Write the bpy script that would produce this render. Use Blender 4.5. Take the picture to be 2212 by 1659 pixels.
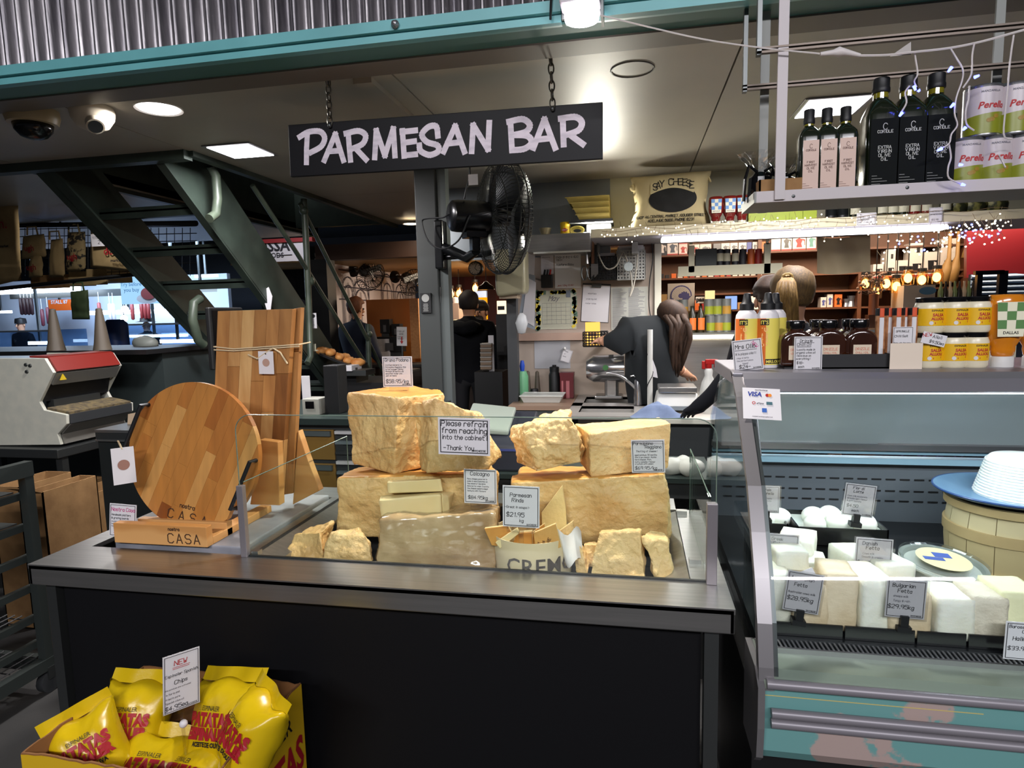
import bpy, bmesh, math, random
from mathutils import Vector, Matrix, Euler, noise
random.seed(7)
for o in list(bpy.data.objects): bpy.data.objects.remove(o, do_unlink=True)
SC = bpy.context.scene
COL = SC.collection
# ---------------------------------------------------------------- camera
IW, IH, FPX = 2212, 1659, 1354.0
CAM = Vector((0, 0, 1.54))
YAW, PITCH, ROLL = -.19303, -.11369, -.02335
_f = Vector((math.sin(YAW)*math.cos(PITCH), math.cos(YAW)*math.cos(PITCH), math.sin(PITCH)))
_r = Vector((math.cos(YAW), -math.sin(YAW), 0)); _u = _r.cross(_f)
RT = _r*math.cos(ROLL) + _u*math.sin(ROLL); UP = -_r*math.sin(ROLL) + _u*math.cos(ROLL); FW = _f
cd = bpy.data.cameras.new('camera'); cam = bpy.data.objects.new('camera', cd); COL.objects.link(cam)
cam.matrix_world = Matrix(((RT.x, UP.x, -FW.x, CAM.x), (RT.y, UP.y, -FW.y, CAM.y), (RT.z, UP.z, -FW.z, CAM.z), (0, 0, 0, 1)))
cd.sensor_width = 36; cd.lens = FPX/IW*36; cd.clip_start = .05; cd.clip_end = 100
SC.camera = cam
def ray(px, py): return RT*((px-IW/2)/FPX) + UP*(-(py-IH/2)/FPX) + FW
def P(px, py, y):
    d = ray(px, py); return CAM + d*(y/d.y)
def PZ(px, py, z):
    d = ray(px, py); return CAM + d*((z-CAM.z)/d.z)
def PX(px, py, x):
    d = ray(px, py); return CAM + d*(x/d.x)
# ---------------------------------------------------------------- world, exposure, large lights
w = bpy.data.worlds.new('world'); SC.world = w; w.use_nodes = True
w.node_tree.nodes['Background'].inputs[0].default_value = (.75, .8, 1, 1)
w.node_tree.nodes['Background'].inputs[1].default_value = .05
SC.view_settings.view_transform = 'Standard'; SC.view_settings.look = 'None'
SC.view_settings.exposure = 0.0; SC.view_settings.gamma = 1.0; SC.view_settings.use_curve_mapping = False
def light(name, kind, loc, energy, color=(1, 1, 1), size=.3, size_y=None, target=None, spot=None, blend=.6):
    d = bpy.data.lights.new(name, kind); d.energy = energy; d.color = color
    if kind == 'AREA':
        d.size = size
        if size_y: d.shape = 'RECTANGLE'; d.size_y = size_y
    else: d.shadow_soft_size = size
    if kind == 'SPOT': d.spot_size = math.radians(spot); d.spot_blend = blend
    o = bpy.data.objects.new(name, d); COL.objects.link(o); o.location = loc
    if target is not None: o.rotation_euler = (Vector(target)-Vector(loc)).to_track_quat('-Z', 'Y').to_euler()
    return o
# the market hall's high bay lamps, above and behind the photographer
light('hall_lamp', 'AREA', (-1.2, -3.8, 4.0), 160, (.97, .97, 1), 2.4, .07, target=(-1.2, 2.2, 1.0))
light('hall_lamp', 'AREA', (2.0, -3.4, 4.0), 175, (.97, .95, 1), 2.4, .07, target=(.4, 2.2, 1.0))
light('delicatessen_ceiling_lamp', 'AREA', (-9.0, 9.2, 2.9), 420, (.55, .74, 1), 4, 1.2, target=(-9.0, 9.4, 0))
light('sign_fill_light', 'AREA', (-4.0, 6.4, 3.35), 40, (.95, .95, 1), .8, .3, target=(-4.0, 7.6, 1.8))  # added fill light to brighten the white shop sign, no fitting there
light('coffee_shop_ceiling_lamp', 'AREA', (2.2, 6.3, 2.5), 105, (1, .78, .56), 3, .5, target=(2.2, 7.4, 1.4))
# ---------------------------------------------------------------- mesh tools
def lin(c):
    c = [x/255 for x in c]
    return tuple(x/12.92 if x <= .04045 else ((x+.055)/1.055)**2.4 for x in c)
class MB:
    def __init__(s): s.v = []; s.f = []
    def add(s, vs, fs):
        n = len(s.v); s.v += [Vector(v) for v in vs]; s.f += [tuple(i+n for i in f) for f in fs]; return s
    def bb(s, x0, x1, y0, y1, z0, z1):
        return s.add([(x0,y0,z0),(x1,y0,z0),(x1,y1,z0),(x0,y1,z0),(x0,y0,z1),(x1,y0,z1),(x1,y1,z1),(x0,y1,z1)],
            [(0,3,2,1),(4,5,6,7),(0,1,5,4),(1,2,6,5),(2,3,7,6),(3,0,4,7)])
    def box(s, c, sz, rot=(0,0,0)):
        m = Euler(rot).to_matrix(); c = Vector(c); b = MB().bb(-sz[0]/2, sz[0]/2, -sz[1]/2, sz[1]/2, -sz[2]/2, sz[2]/2)
        return s.add([m@v+c for v in b.v], b.f)
    def hexa(s, b, t): # 4 bottom, 4 top points, both counter clockwise seen from above
        return s.add(list(b)+list(t), [(0,3,2,1),(4,5,6,7),(0,1,5,4),(1,2,6,5),(2,3,7,6),(3,0,4,7)])
    def prism(s, poly, a, b, axis='y'): # poly in (u,v); extruded from a to b along axis
        n = len(poly)
        def mk(u, v, w): return {'y': (u, w, v), 'x': (w, u, v), 'z': (u, v, w)}[axis]
        vs = [mk(u, v, a) for u, v in poly] + [mk(u, v, b) for u, v in poly]
        fs = [tuple(range(n)), tuple(range(2*n-1, n-1, -1))] + [(i, i+n, (i+1) % n+n, (i+1) % n) for i in range(n)]
        return s.add(vs, fs)
    def tube(s, pts, r, n=8, closed=False, caps=True):
        pts = [Vector(p) for p in pts]; m = len(pts); rs = r if isinstance(r, (list, tuple)) else [r]*m
        base = len(s.v); prev = None
        for i, p in enumerate(pts):
            if closed: t = pts[(i+1) % m]-pts[i-1]
            else: t = pts[min(i+1, m-1)]-pts[max(i-1, 0)]
            if t.length < 1e-9: t = Vector((0, 0, 1))
            t.normalize()
            if prev is None:
                a = Vector((0, 0, 1)) if abs(t.z) < .9 else Vector((1, 0, 0)); u = t.cross(a).normalized()
            else:
                u = prev - t*prev.dot(t)
                if u.length < 1e-6: u = t.orthogonal()
                u.normalize()
            prev = u; v = t.cross(u)
            for k in range(n):
                a = 2*math.pi*k/n; s.v.append(p+(u*math.cos(a)+v*math.sin(a))*rs[i])
        for i in range(m if closed else m-1):
            j = (i+1) % m
            for k in range(n): s.f.append((base+i*n+k, base+i*n+(k+1) % n, base+j*n+(k+1) % n, base+j*n+k))
        if caps and not closed:
            s.f.append(tuple(base+k for k in range(n-1, -1, -1))); s.f.append(tuple(base+(m-1)*n+k for k in range(n)))
        return s
    def lathe(s, prof, n=24, c=(0,0,0), axis='z', sx=1, sy=1, a0=0, a1=2*math.pi):
        c = Vector(c); base = len(s.v); m = len(prof); full = abs(a1-a0-2*math.pi) < 1e-6; k2 = n if full else n+1
        for r, h in prof:
            for k in range(k2):
                a = a0+(a1-a0)*k/n; x, y = r*math.cos(a)*sx, r*math.sin(a)*sy
                s.v.append(c+Vector({'z': (x, y, h), 'y': (x, h, y), 'x': (h, x, y)}[axis]))
        for i in range(m-1):
            for k in range(n):
                k1 = (k+1) % k2; s.f.append((base+i*k2+k, base+i*k2+k1, base+(i+1)*k2+k1, base+(i+1)*k2+k))
        if full and any(abs(h-prof[0][1]) > 1e-7 for _, h in prof):
            if prof[0][0] > 1e-6: s.f.append(tuple(base+k for k in range(n-1, -1, -1)))
            if prof[-1][0] > 1e-6: s.f.append(tuple(base+(m-1)*n+k for k in range(n)))
        return s
    def ball(s, c, r, n=10, sc=(1,1,1)):
        b = MB().lathe([(max(1e-4, math.sin(math.pi*i/n)), -math.cos(math.pi*i/n)) for i in range(n+1)], max(8, n+4))
        return s.add([Vector((v.x*r*sc[0]+c[0], v.y*r*sc[1]+c[1], v.z*r*sc[2]+c[2])) for v in b.v], b.f)
    def grid(s, fn, nu, nv): # fn(u,v) -> point
        base = len(s.v)
        for j in range(nv+1):
            for i in range(nu+1): s.v.append(Vector(fn(i/nu, j/nv)))
        for j in range(nv):
            for i in range(nu): a = base+j*(nu+1)+i; s.f.append((a, a+1, a+nu+2, a+nu+1))
        return s
    def quad(s, a, b, c, d): return s.add([a, b, c, d], [(0, 1, 2, 3)])
    def xf(s, m): s.v = [m@v for v in s.v]; return s
def rootmat(o):
    m = Matrix.Identity(4)
    while o is not None: m = o.matrix_basis @ m; o = o.parent
    return m
def ob(name, mb, mat, parent=None, smooth=None, bev=0, world=False, sub=0, seg=2):
    me = bpy.data.meshes.new(name)
    vs = mb.v
    org = None
    if parent is None:
        xs = [v.x for v in vs]; ys = [v.y for v in vs]; zs = [v.z for v in vs]
        org = Vector(((min(xs)+max(xs))/2, (min(ys)+max(ys))/2, min(zs))); vs = [v-org for v in vs]
    elif world:
        im = rootmat(parent).inverted(); vs = [im@v for v in vs]
    me.from_pydata([tuple(v) for v in vs], [], mb.f)
    bm = bmesh.new(); bm.from_mesh(me)
    if smooth is not None or sub: bmesh.ops.remove_doubles(bm, verts=bm.verts, dist=1e-6)
    bmesh.ops.recalc_face_normals(bm, faces=bm.faces); bm.to_mesh(me); bm.free()
    if mat is not None: me.materials.append(mat)
    o = bpy.data.objects.new(name, me); COL.objects.link(o)
    if org is not None: o.location = org
    if parent is not None: o.parent = parent
    if smooth is not None:
        me.polygons.foreach_set('use_smooth', [True]*len(me.polygons))
        if smooth < 180: me.set_sharp_from_angle(angle=math.radians(smooth))
    if bev:
        b = o.modifiers.new('bevel', 'BEVEL'); b.width = bev; b.segments = seg; b.limit_method = 'ANGLE'; b.angle_limit = math.radians(40)
    if sub:
        b = o.modifiers.new('subdivision', 'SUBSURF'); b.levels = sub; b.render_levels = sub
    return o
def tagp(o, label, cat, group=None):
    o['label'] = label; o['category'] = cat
    if group: o['group'] = group
    return o
def thing(name, label, cat, loc=(0,0,0), rot=0, group=None):
    o = bpy.data.objects.new(name, None); COL.objects.link(o); o.empty_display_size = .05
    o.location = loc; o.rotation_euler = rot if isinstance(rot, (tuple, list)) else (0, 0, rot)
    o.matrix_basis = Matrix.Translation(Vector(loc)) @ Euler(o.rotation_euler).to_matrix().to_4x4()
    return tagp(o, label, cat, group)
def dup(root, loc, rot=None, label=None, group=None):
    r = root.copy(); COL.objects.link(r)
    rot = root.rotation_euler if rot is None else (rot if isinstance(rot, (tuple, list)) else (0, 0, rot))
    r.matrix_basis = Matrix.Translation(Vector(loc)) @ Euler(rot).to_matrix().to_4x4() @ Matrix.Diagonal(root.scale.to_4d())
    if label: r['label'] = label
    if group: r['group'] = group
    for ch in list(root.children):
        c = ch.copy(); COL.objects.link(c); c.parent = r
        for g in ch.children:
            d = g.copy(); COL.objects.link(d); d.parent = c
    return r
def struct(name, mb, mat, parent=None, **k):
    o = ob(name, mb, mat, parent, **k)
    if parent is None: o['kind'] = 'structure'
    return o
# ---------------------------------------------------------------- materials
MATS = {}
def M(name, col=(200,200,200), rough=.5, metal=0, col2=None, nscale=8, ncon=(.35,.65), bump=0, bscale=30, emit=0, stretch=None, spec=None, trans=0, coat=0, detail=5, sss=0, wave=None):
    if name in MATS: return MATS[name]
    m = bpy.data.materials.new(name); m.use_nodes = True; MATS[name] = m
    nt = m.node_tree; b = nt.nodes['Principled BSDF']; L = nt.links.new
    c = lin(col)+(1,)
    b.inputs['Base Color'].default_value = c; b.inputs['Roughness'].default_value = rough; b.inputs['Metallic'].default_value = metal
    if spec is not None: b.inputs['Specular IOR Level'].default_value = spec
    if trans: b.inputs['Transmission Weight'].default_value = trans
    if coat: b.inputs['Coat Weight'].default_value = coat; b.inputs['Coat Roughness'].default_value = .15
    if sss:
        b.inputs['Subsurface Weight'].default_value = sss; b.inputs['Subsurface Radius'].default_value = (.02,.012,.006); b.inputs['Subsurface Scale'].default_value = .5
    if emit:
        b.inputs['Emission Color'].default_value = c; b.inputs['Emission Strength'].default_value = emit
    if col2 or bump or wave:
        tc = nt.nodes.new('ShaderNodeTexCoord'); mp = nt.nodes.new('ShaderNodeMapping'); L(tc.outputs['Object'], mp.inputs[0])
        if stretch: mp.inputs['Scale'].default_value = stretch
        if col2:
            if wave:
                n = nt.nodes.new('ShaderNodeTexWave'); n.inputs['Scale'].default_value = wave[0]; n.inputs['Distortion'].default_value = wave[1]; n.inputs['Detail'].default_value = 3
                n.bands_direction = wave[2] if len(wave) > 2 else 'X'; src = n.outputs['Fac']
            else:
                n = nt.nodes.new('ShaderNodeTexNoise'); n.inputs['Scale'].default_value = nscale; n.inputs['Detail'].default_value = detail; src = n.outputs['Fac']
            L(mp.outputs[0], n.inputs[0])
            r = nt.nodes.new('ShaderNodeValToRGB'); r.color_ramp.elements[0].position, r.color_ramp.elements[1].position = ncon
            r.color_ramp.elements[0].color = c; r.color_ramp.elements[1].color = lin(col2)+(1,)
            L(src, r.inputs[0]); L(r.outputs[0], b.inputs['Base Color'])
            if emit: L(r.outputs[0], b.inputs['Emission Color'])
        if bump:
            n2 = nt.nodes.new('ShaderNodeTexNoise'); n2.inputs['Scale'].default_value = bscale; n2.inputs['Detail'].default_value = 6; L(mp.outputs[0], n2.inputs[0])
            bp = nt.nodes.new('ShaderNodeBump'); bp.inputs['Strength'].default_value = bump; bp.inputs['Distance'].default_value = .01
            L(n2.outputs['Fac'], bp.inputs['Height']); L(bp.outputs[0], b.inputs['Normal'])
    return m
def EM(name, col, s, sample=True):
    if name in MATS: return MATS[name]
    m = bpy.data.materials.new(name); m.use_nodes = True; MATS[name] = m; nt = m.node_tree
    nt.nodes.remove(nt.nodes['Principled BSDF']); e = nt.nodes.new('ShaderNodeEmission')
    e.inputs[0].default_value = lin(col)+(1,); e.inputs[1].default_value = s
    nt.links.new(e.outputs[0], nt.nodes['Material Output'].inputs[0])
    if not sample: m.cycles.emission_sampling = 'NONE'
    return m
def GL(name, tint=(235,245,240), rough=.02, base=.0, ior=1.5):
    if name in MATS: return MATS[name]
    m = bpy.data.materials.new(name); m.use_nodes = True; MATS[name] = m; nt = m.node_tree; L = nt.links.new
    nt.nodes.remove(nt.nodes['Principled BSDF'])
    t = nt.nodes.new('ShaderNodeBsdfTransparent'); t.inputs[0].default_value = lin(tint)+(1,)
    g = nt.nodes.new('ShaderNodeBsdfGlossy'); g.inputs['Roughness'].default_value = rough
    lw = nt.nodes.new('ShaderNodeLayerWeight'); lw.inputs[0].default_value = .5
    pw = nt.nodes.new('ShaderNodeMath'); pw.operation = 'POWER'; pw.inputs[1].default_value = 5; L(lw.outputs['Facing'], pw.inputs[0])
    ml = nt.nodes.new('ShaderNodeMath'); ml.operation = 'MULTIPLY_ADD'; ml.use_clamp = True; ml.inputs[1].default_value = .9; ml.inputs[2].default_value = .035+base; L(pw.outputs[0], ml.inputs[0])
    mx = nt.nodes.new('ShaderNodeMixShader'); L(ml.outputs[0], mx.inputs[0])
    L(t.outputs[0], mx.inputs[1]); L(g.outputs[0], mx.inputs[2]); L(mx.outputs[0], nt.nodes['Material Output'].inputs[0])
    return m
GLASS = GL('sheet_glass', (252,255,253), base=-.015); GLEDGE = M('glass_edge', (104,122,112), .2)
FILM = GL('clear_film', (248,248,248), .08, .06)
SST = M('stainless', (178,176,174), .3, .92, col2=(166,165,163), nscale=3, stretch=(1,30,30)); SST.name = 'stainless_steel'
STD = M('steel_dark', (95,98,98), .4, .9); ALU = M('aluminium', (150,148,150), .38, .85)
BLK = M('black', (14,14,16), .5); BLKG = M('black_gloss', (10,10,12), .18); DGREY = M('dark_grey', (48,50,52), .55)
WHT = M('white_paint', (205,203,200), .5); CREAM = M('cream_paint', (196,192,166), .6); PAPER = M('paper', (214,211,214), .7)
CARD = M('cardboard', (158,120,76), .85, col2=(140,104,64), nscale=14, bump=.1)
INK = M('ink_black', (16,15,22), .6); INKR = M('ink_red', (176,36,40), .6); INKM = M('ink_magenta', (190,30,120), .6); INKB = M('ink_blue', (30,50,140), .6); INKG = M('ink_grey', (110,108,118), .6)
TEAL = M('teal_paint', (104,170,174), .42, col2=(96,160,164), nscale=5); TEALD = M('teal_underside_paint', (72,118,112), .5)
RED = M('red_plastic', (170,30,28), .35); YEL = M('yellow_print', (222,186,20), .5)
# ---------------------------------------------------------------- stroke lettering
GLY = {}
for row in """A 002640 1232;B 0006 0636453403 0333423000;C 4536160501103041;D 00062644422000;E 46060040 0333;F 460600 0333;G 45361605011030414323;H 0006 4046 0343;I 2026;J 4641301001;K 0006 460340;L 060040;M 0006234640;N 00064046;O 103041453616050110;P 00063645443303;Q 103041453616050110 2240;R 00063645443303 2340;S 453616050413334241301001;T 0646 2620;U 060110304146;V 062046;W 0610233046;X 0046 0640;Y 062346 2320;Z 06460040
a 3324140301102031 3430;b 0600 0314243331201001;c 3324140301102031;d 3630 3324140301102031;e 02323324140301102031;f 36261510 0424;g 3324140301102031 343c2b1b0c;h 0600 0314243330;i 1014 1516;j 242c1b0c 2526;k 0600 340230;l 1610;m 0004 03142320 23344340;n 0004 0314243330;o 102031332414030110;p 040b 0314243331201001;q 343b 3324140301102031;r 0004 03142433;s 33241403122231201001;t 16112030 0434;u 0401102031 3430;v 041034;w 0410233044;x 0034 0430;y 0420 341b;z 04340030
0 103041453616050110;1 152620;2 05163645440040;3 05163645443313 3342413010;4 360242 3430;5 460604344341301001;6 36150301103041423303;7 064610;8 1333424130100102130405163645443313;9 431304051636454330;$ 453616050413334241301001 2720;. 1011;, 111c;! 2622 2021;- 0333;/ 0046;' 1615;: 1011 1314;+ 0343 2521;& 40041526340110203143""".replace('\n', ';').split(';'):
    k, *ps = row.split(' ')
    GLY[k] = [[(int(p[i]), {'b': -2, 'c': -1}.get(p[i+1], None) if p[i+1] in 'bc' else int(p[i+1])) for i in range(0, len(p), 2)] for p in ps]
def ribbon(mb, pts, wd, y=0.0):
    for (x0, z0), (x1, z1) in zip(pts, pts[1:]):
        yy = y-2.5e-5*(len(mb.f) % 16)
        dx, dz = x1-x0, z1-z0; l = math.hypot(dx, dz) or 1e-6; dx /= l; dz /= l; e = wd*.4; nx, nz = -dz*wd/2, dx*wd/2
        mb.quad((x0-dx*e+nx, yy, z0-dz*e+nz), (x0-dx*e-nx, yy, z0-dz*e-nz), (x1+dx*e-nx, yy, z1+dz*e-nz), (x1+dx*e+nx, yy, z1+dz*e+nz))
def swidth(s, h):
    u = h/6; x = 0
    for ch in s: x += 2.4*u if ch == ' ' else (max(p[0] for g in GLY.get(ch, [[(2,0)]]) for p in g)+1.25)*u
    return x-1.25*u
def stext(mb, s, x, z, h, pen=None, slant=.08, y=0.0, align='l', jit=.25, rot=0):
    u = h/6; pen = pen or h*.13
    if align == 'c': x -= swidth(s, h)/2
    if align == 'r': x -= swidth(s, h)
    x0, z0 = x, z; c, sn = math.cos(rot), math.sin(rot)
    for ch in s:
        if ch == ' ': x += 2.4*u; continue
        g = GLY.get(ch)
        if not g: x += 2*u; continue
        dz = (random.random()-.5)*jit*u*2; wmax = 0
        for pl in g:
            pts = []
            for (a, b) in pl:
                wmax = max(wmax, a); ax, az = x+a*u+slant*b*u-x0, z+b*u+dz-z0
                pts.append((x0+ax*c-az*sn, z0+ax*sn+az*c))
            ribbon(mb, pts, pen, y)
        x += (wmax+1.25)*u
    return x
def ftext(s, size, bold=0.0, align='CENTER', shear=0, sx=1.0):
    c = bpy.data.curves.new('lettering', 'FONT'); c.body = s; c.size = size; c.align_x = align; c.offset = bold; c.shear = shear; c.resolution_u = 2
    o = bpy.data.objects.new('lettering', c); COL.objects.link(o)
    me = bpy.data.meshes.new_from_object(o)
    mb = MB().add([(v.co.x*sx, 0, v.co.y) for v in me.vertices], [tuple(p.vertices) for p in me.polygons])
    bpy.data.objects.remove(o); bpy.data.curves.remove(c); bpy.data.meshes.remove(me)
    return mb
def frame_rib(mb, x0, x1, z0, z1, wd, y=0.0): ribbon(mb, [(x0,z0),(x1,z0),(x1,z1),(x0,z1),(x0,z0)], wd, y)
def card(name, label, cat, loc, w, h, lines, rot=(0,0,0), border=True, group=None, clip=None, mat=None, sleeve=False, foot='SAYCHEESE'):
    """a flat hand-lettered card standing on loc (bottom centre), facing -Y. lines: (text, x 0..1, z 0..1, cap height fraction of w, ink, align)"""
    t = thing(name, label, cat, loc, rot, group)
    ob('card', MB().bb(-w/2, w/2, 0, .0012, 0, h), mat or PAPER, t)
    inks = {}
    if border: frame_rib(inks.setdefault('k', MB()), -w/2+w*.045, w/2-w*.045, w*.045, h-w*.045, w*.016, -.0006)
    for ln in lines:
        s, x, z, hh, ink = ln[:5]; al = ln[5] if len(ln) > 5 else 'l'; rt = ln[6] if len(ln) > 6 else 0
        mb = inks.setdefault(ink, MB())
        if s != '_' and not rt: hh = min(hh, hh*(.94-x)/max(.01, swidth(s, hh)))
        if s == '_': ribbon(mb, [(-w/2+w*x, h*z), (-w/2+w*hh, h*z)], w*.014, -.0006)
        else: stext(mb, s, -w/2+w*x, h*z, hh*w, None, y=-.0006, align=al, rot=rt)
    if foot: stext(inks.setdefault('k', MB()), foot, w*.42, h*.0+w*.07, w*.035, w*.007, y=-.0006, align='r')
    for k, mb in inks.items():
        ob('lettering', mb, {'k': INK, 'r': INKR, 'm': INKM, 'b': INKB, 'g': INKG}[k], t)
    if clip == 'stand': ob('clear_stand', MB().bb(-w*.3, w*.3, -.004, .02, -.012, .0015), FILM, t)
    if clip == 'black': ob('clip', MB().bb(-.008, .008, -.006, .012, -.022, .006).bb(-.014, .014, -.008, .016, -.03, -.018), BLK, t)
    if sleeve: ob('sleeve', MB().bb(-w*.56, w*.56, -.002, -.0018, -h*.04, h*1.04), FILM, t)
    return t
# ================================================================ the setting
CZ = 2.5
CONC = M('concrete', (58,56,54), .7, col2=(44,43,42), nscale=3, bump=.1)
CEIL = M('ceiling_paint', (176,170,156), .45, col2=(166,160,148), nscale=1.5, spec=.35)
GREEN = M('stair_paint', (58,70,62), .5, col2=(46,56,50), nscale=6, bump=.05, bscale=12)
struct('floor', MB().bb(-16, 10, -4, 16, -.06, 0), CONC)
struct('wall_far', MB().bb(-16, 10, 14.5, 14.7, 0, 5), M('far_wall', (46,48,54), .8))
struct('wall_hall_left', MB().bb(-16, -15.8, -4, 14.5, 0, 5), M('far_wall'))
y0 = 2.42; xo0, xo1, yo0 = -3.66, -2.5, 3.3
c = MB()
c.bb(-9, 7, y0, yo0, CZ+.02, CZ+.08).bb(xo1, 7, yo0, 4.82, CZ+.02, CZ+.08).bb(xo1, -.6, 4.82, 6.5, CZ+.02, CZ+.08).bb(-9, xo0, yo0, 7, CZ+.02, CZ+.08)
ceil = struct('ceiling', c, CEIL)
sx = [-9, -5.4, -3.66, -2.5, -.95, PZ(1560,200,CZ).x, 2.3, 4.2, 7]
g = .004
for a, b in zip(sx, sx[1:]):
    y1 = 4.8 if a >= -2.51 else (yo0 if a >= -3.67 else 7)
    ob('panel', MB().bb(a+g, b-g, y0, y1, CZ, CZ+.02), CEIL, ceil, world=True)
ob('panel', MB().bb(xo1+g, -.6, 4.8+g, 6.5, CZ, CZ+.02), CEIL, ceil, world=True)
a = PZ(777,168,CZ); b = PZ(870,250,CZ)
ob('cover_strip', MB().hexa([a+Vector((-.03,0,-.022)), a+Vector((.05,0,-.022)), b+Vector((.05,.9,-.022)), b+Vector((-.03,.9,-.022))], [a+Vector((-.03,0,0)), a+Vector((.05,0,0)), b+Vector((.05,.9,0)), b+Vector((-.03,.9,0))]), CEIL, ceil, world=True)
ob('hatch_rim', MB().tube([PZ(1366,150,CZ)+Vector((.085*math.cos(t*math.pi/12), .085*math.sin(t*math.pi/12), 0)) for t in range(24)], .004, 6, True), M('hatch_grey', (95,92,84), .5), ceil, world=True)
ob('edge_trim', MB().bb(xo0-1.6, xo1-.0, yo0-.04, yo0+.03, CZ-.05, CZ), GREEN, ceil, world=True)
ob('edge_trim', MB().bb(xo1-.02, xo1+.03, yo0, 6.5, CZ-.03, CZ), GREEN, ceil, world=True)
ob('edge_trim', MB().bb(xo0-.03, xo0+.02, yo0, 7, CZ-.03, CZ), GREEN, ceil, world=True)
struct('ceiling_hall', MB().bb(-16, 10, 3.2, 14.5, 3.45, 3.55), M('hall_ceiling', (62,66,66), .4, col2=(52,56,58), nscale=1))
struct('wall_stairwell_left', MB().bb(xo0-.06, xo0, yo0, 7, CZ+.02, 3.45), GREEN)
struct('wall_stairwell_front', MB().bb(xo0, xo1, yo0-.06, yo0, CZ+.08, 3.45), GREEN)
struct('wall_stairwell_back', MB().bb(xo0, xo1, 6.5, 6.56, CZ+.02, 3.45), GREEN)
# back partition of the stall
WY = 4.8
xa, xb = P(1108,700,WY).x, P(1419,700,WY).x; xm = P(1318,430,WY).x
NOTE = M('notice_wall_paint', (168,152,138), .45, col2=(156,142,130), nscale=3)
struct('wall_back', MB().bb(xa, xb, WY, WY+.05, 0, 1.95), NOTE)
struct('wall_back_upper', MB().bb(-1.5, xm, WY, WY+.05, 1.95, CZ), M('polished_panel', (140,146,150), .28, .4, col2=(124,130,136), nscale=2))
struct('wall_back_cream', MB().bb(xm, 6.5, WY, WY+.05, 2.03, CZ), CREAM)
struct('trim_1', MB().bb(xb-.02, xb+.03, WY-.03, WY+.06, .9, 2.03), M('jamb_white', (190,186,170), .4), bev=.004)
# awning beam along the stall front
by = 2.06; bz0 = P(1106,60,by).z
jx = P(1212,30,by).x
struct('trim_2', MB().prism([(by, bz0), (by, bz0+.022), (by+.01, bz0+.023), (by+.01, bz0+.027), (by-.012, bz0+.028), (by-.012, bz0+.062), (by+.03, bz0+.068), (by+.03, bz0+.075), (by+.12, bz0+.075), (by+.12, bz0+.012), (by+.02, bz0)], -9, jx, 'x'), TEAL)
struct('trim_3', MB().prism([(by-.01, bz0), (by-.01, bz0+.03), (by, bz0+.033), (by-.02, bz0+.036), (by-.02, bz0+.5), (by+.12, bz0+.5), (by+.12, bz0+.012), (by+.02, bz0)], jx+.012, 7, 'x'), TEAL)
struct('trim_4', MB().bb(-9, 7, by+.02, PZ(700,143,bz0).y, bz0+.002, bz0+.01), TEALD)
yt = PZ(700,143,bz0).y
struct('trim_5', MB().bb(-9, 7, yt, y0-.012, bz0+.03, bz0+.06).bb(-9, 7, yt, yt+.012, bz0-.004, bz0+.05), M('channel_grey', (112,104,94), .5))
# corrugated iron above the beam
pit = .066
def cor(u, v):
    x = -4.2+(jx+4.2)*u; return (x, by+.045+.017*math.sin(x/pit*2*math.pi), bz0+.06+1.0*v)
struct('wall_upper_corrugated', MB().grid(cor, 900, 1), M('galvanised_iron', (146,142,144), .32, .9, col2=(92,89,94), nscale=22, ncon=(.3,.7), stretch=(1,1,.12), bump=.15, bscale=60), smooth=180)
ob('screw', MB().lathe([(.0001,-.016),(.008,-.012),(.012,-.002),(.014,0)], 10, tuple(P(853,52,by-.02)), 'y'), ALU, bpy.data.objects['wall_upper_corrugated'], world=True)
ob('cable', MB().tube([P(1191,-10,by-.02), P(1190,12,by-.02), P(1189,42,by-.02)], .004, 6), BLK, bpy.data.objects['wall_upper_corrugated'], world=True)
# steel column
cx0, cx1 = P(898,500,4.0).x, P(944,500,4.0).x
struct('column', MB().bb(cx0, cx1, 4.0, 4.0+(cx1-cx0), 0, CZ), M('column_paint', (60,63,62), .45), bev=.008)
struct('trim_6', MB().bb(cx1, cx1+.06, 4.0+.02, 4.1, 0, CZ), M('column_strip', (92,98,97), .4))
sgn = thing('info_plaque', 'small black plaque with pale round seal on the steel column', 'plaque', (0,0,0))
p0 = P(920,655,3.99); ob('plate', MB().bb(p0.x-.036, p0.x+.036, 3.985, 3.999, p0.z-.064, p0.z+.066), BLK, sgn)
ob('seal', MB().lathe([(.0001,0),(.026,0)], 20, (p0.x, 3.983, p0.z+.033), 'y'), M('seal_grey', (160,160,156), .6), sgn)
mb = MB()
for i in range(6): stext(mb, 'XXXXXXXX'[:8 if i % 2 else 7], p0.x, p0.z-.008-.009*i, .005, .0012, y=3.983, align='c')
ob('lettering', mb, M('seal_grey'), sgn)
# ---------------------------------------------------------------- fixtures
LEDW = EM('led_white', (255,248,252), 9)
def downlight(px, py, z, r, label, e, col=(1,.97,.95)):
    p = PZ(px, py, z); t = thing('downlight', label, 'light', p, group=None)
    ob('rim', MB().lathe([(r, 0), (r*1.12, -.002), (r*1.18, -.006), (r*1.2, 0)], 32), WHT, t, smooth=40)
    ob('lens', MB().lathe([(.0001, -.004), (r, -.004), (r, 0)], 32), EM('lens_'+label[:9], tuple(int(255*c) for c in col), 14), t)
    if e: light('downlight_lamp', 'AREA', p-Vector((0,0,.02)), e, col, .12, target=p-Vector((0,0,1)))
    return t
downlight(343, 234, CZ, .085, 'round glowing downlight beside the white dome cameras', 30)
downlight(170, 449, CZ, .06, 'small downlight in the ceiling beyond the green stair', 4)
downlight(888, 483, 2.45, .07, 'small warm downlight left of the steel column', 5, (1,.9,.75))
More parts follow.
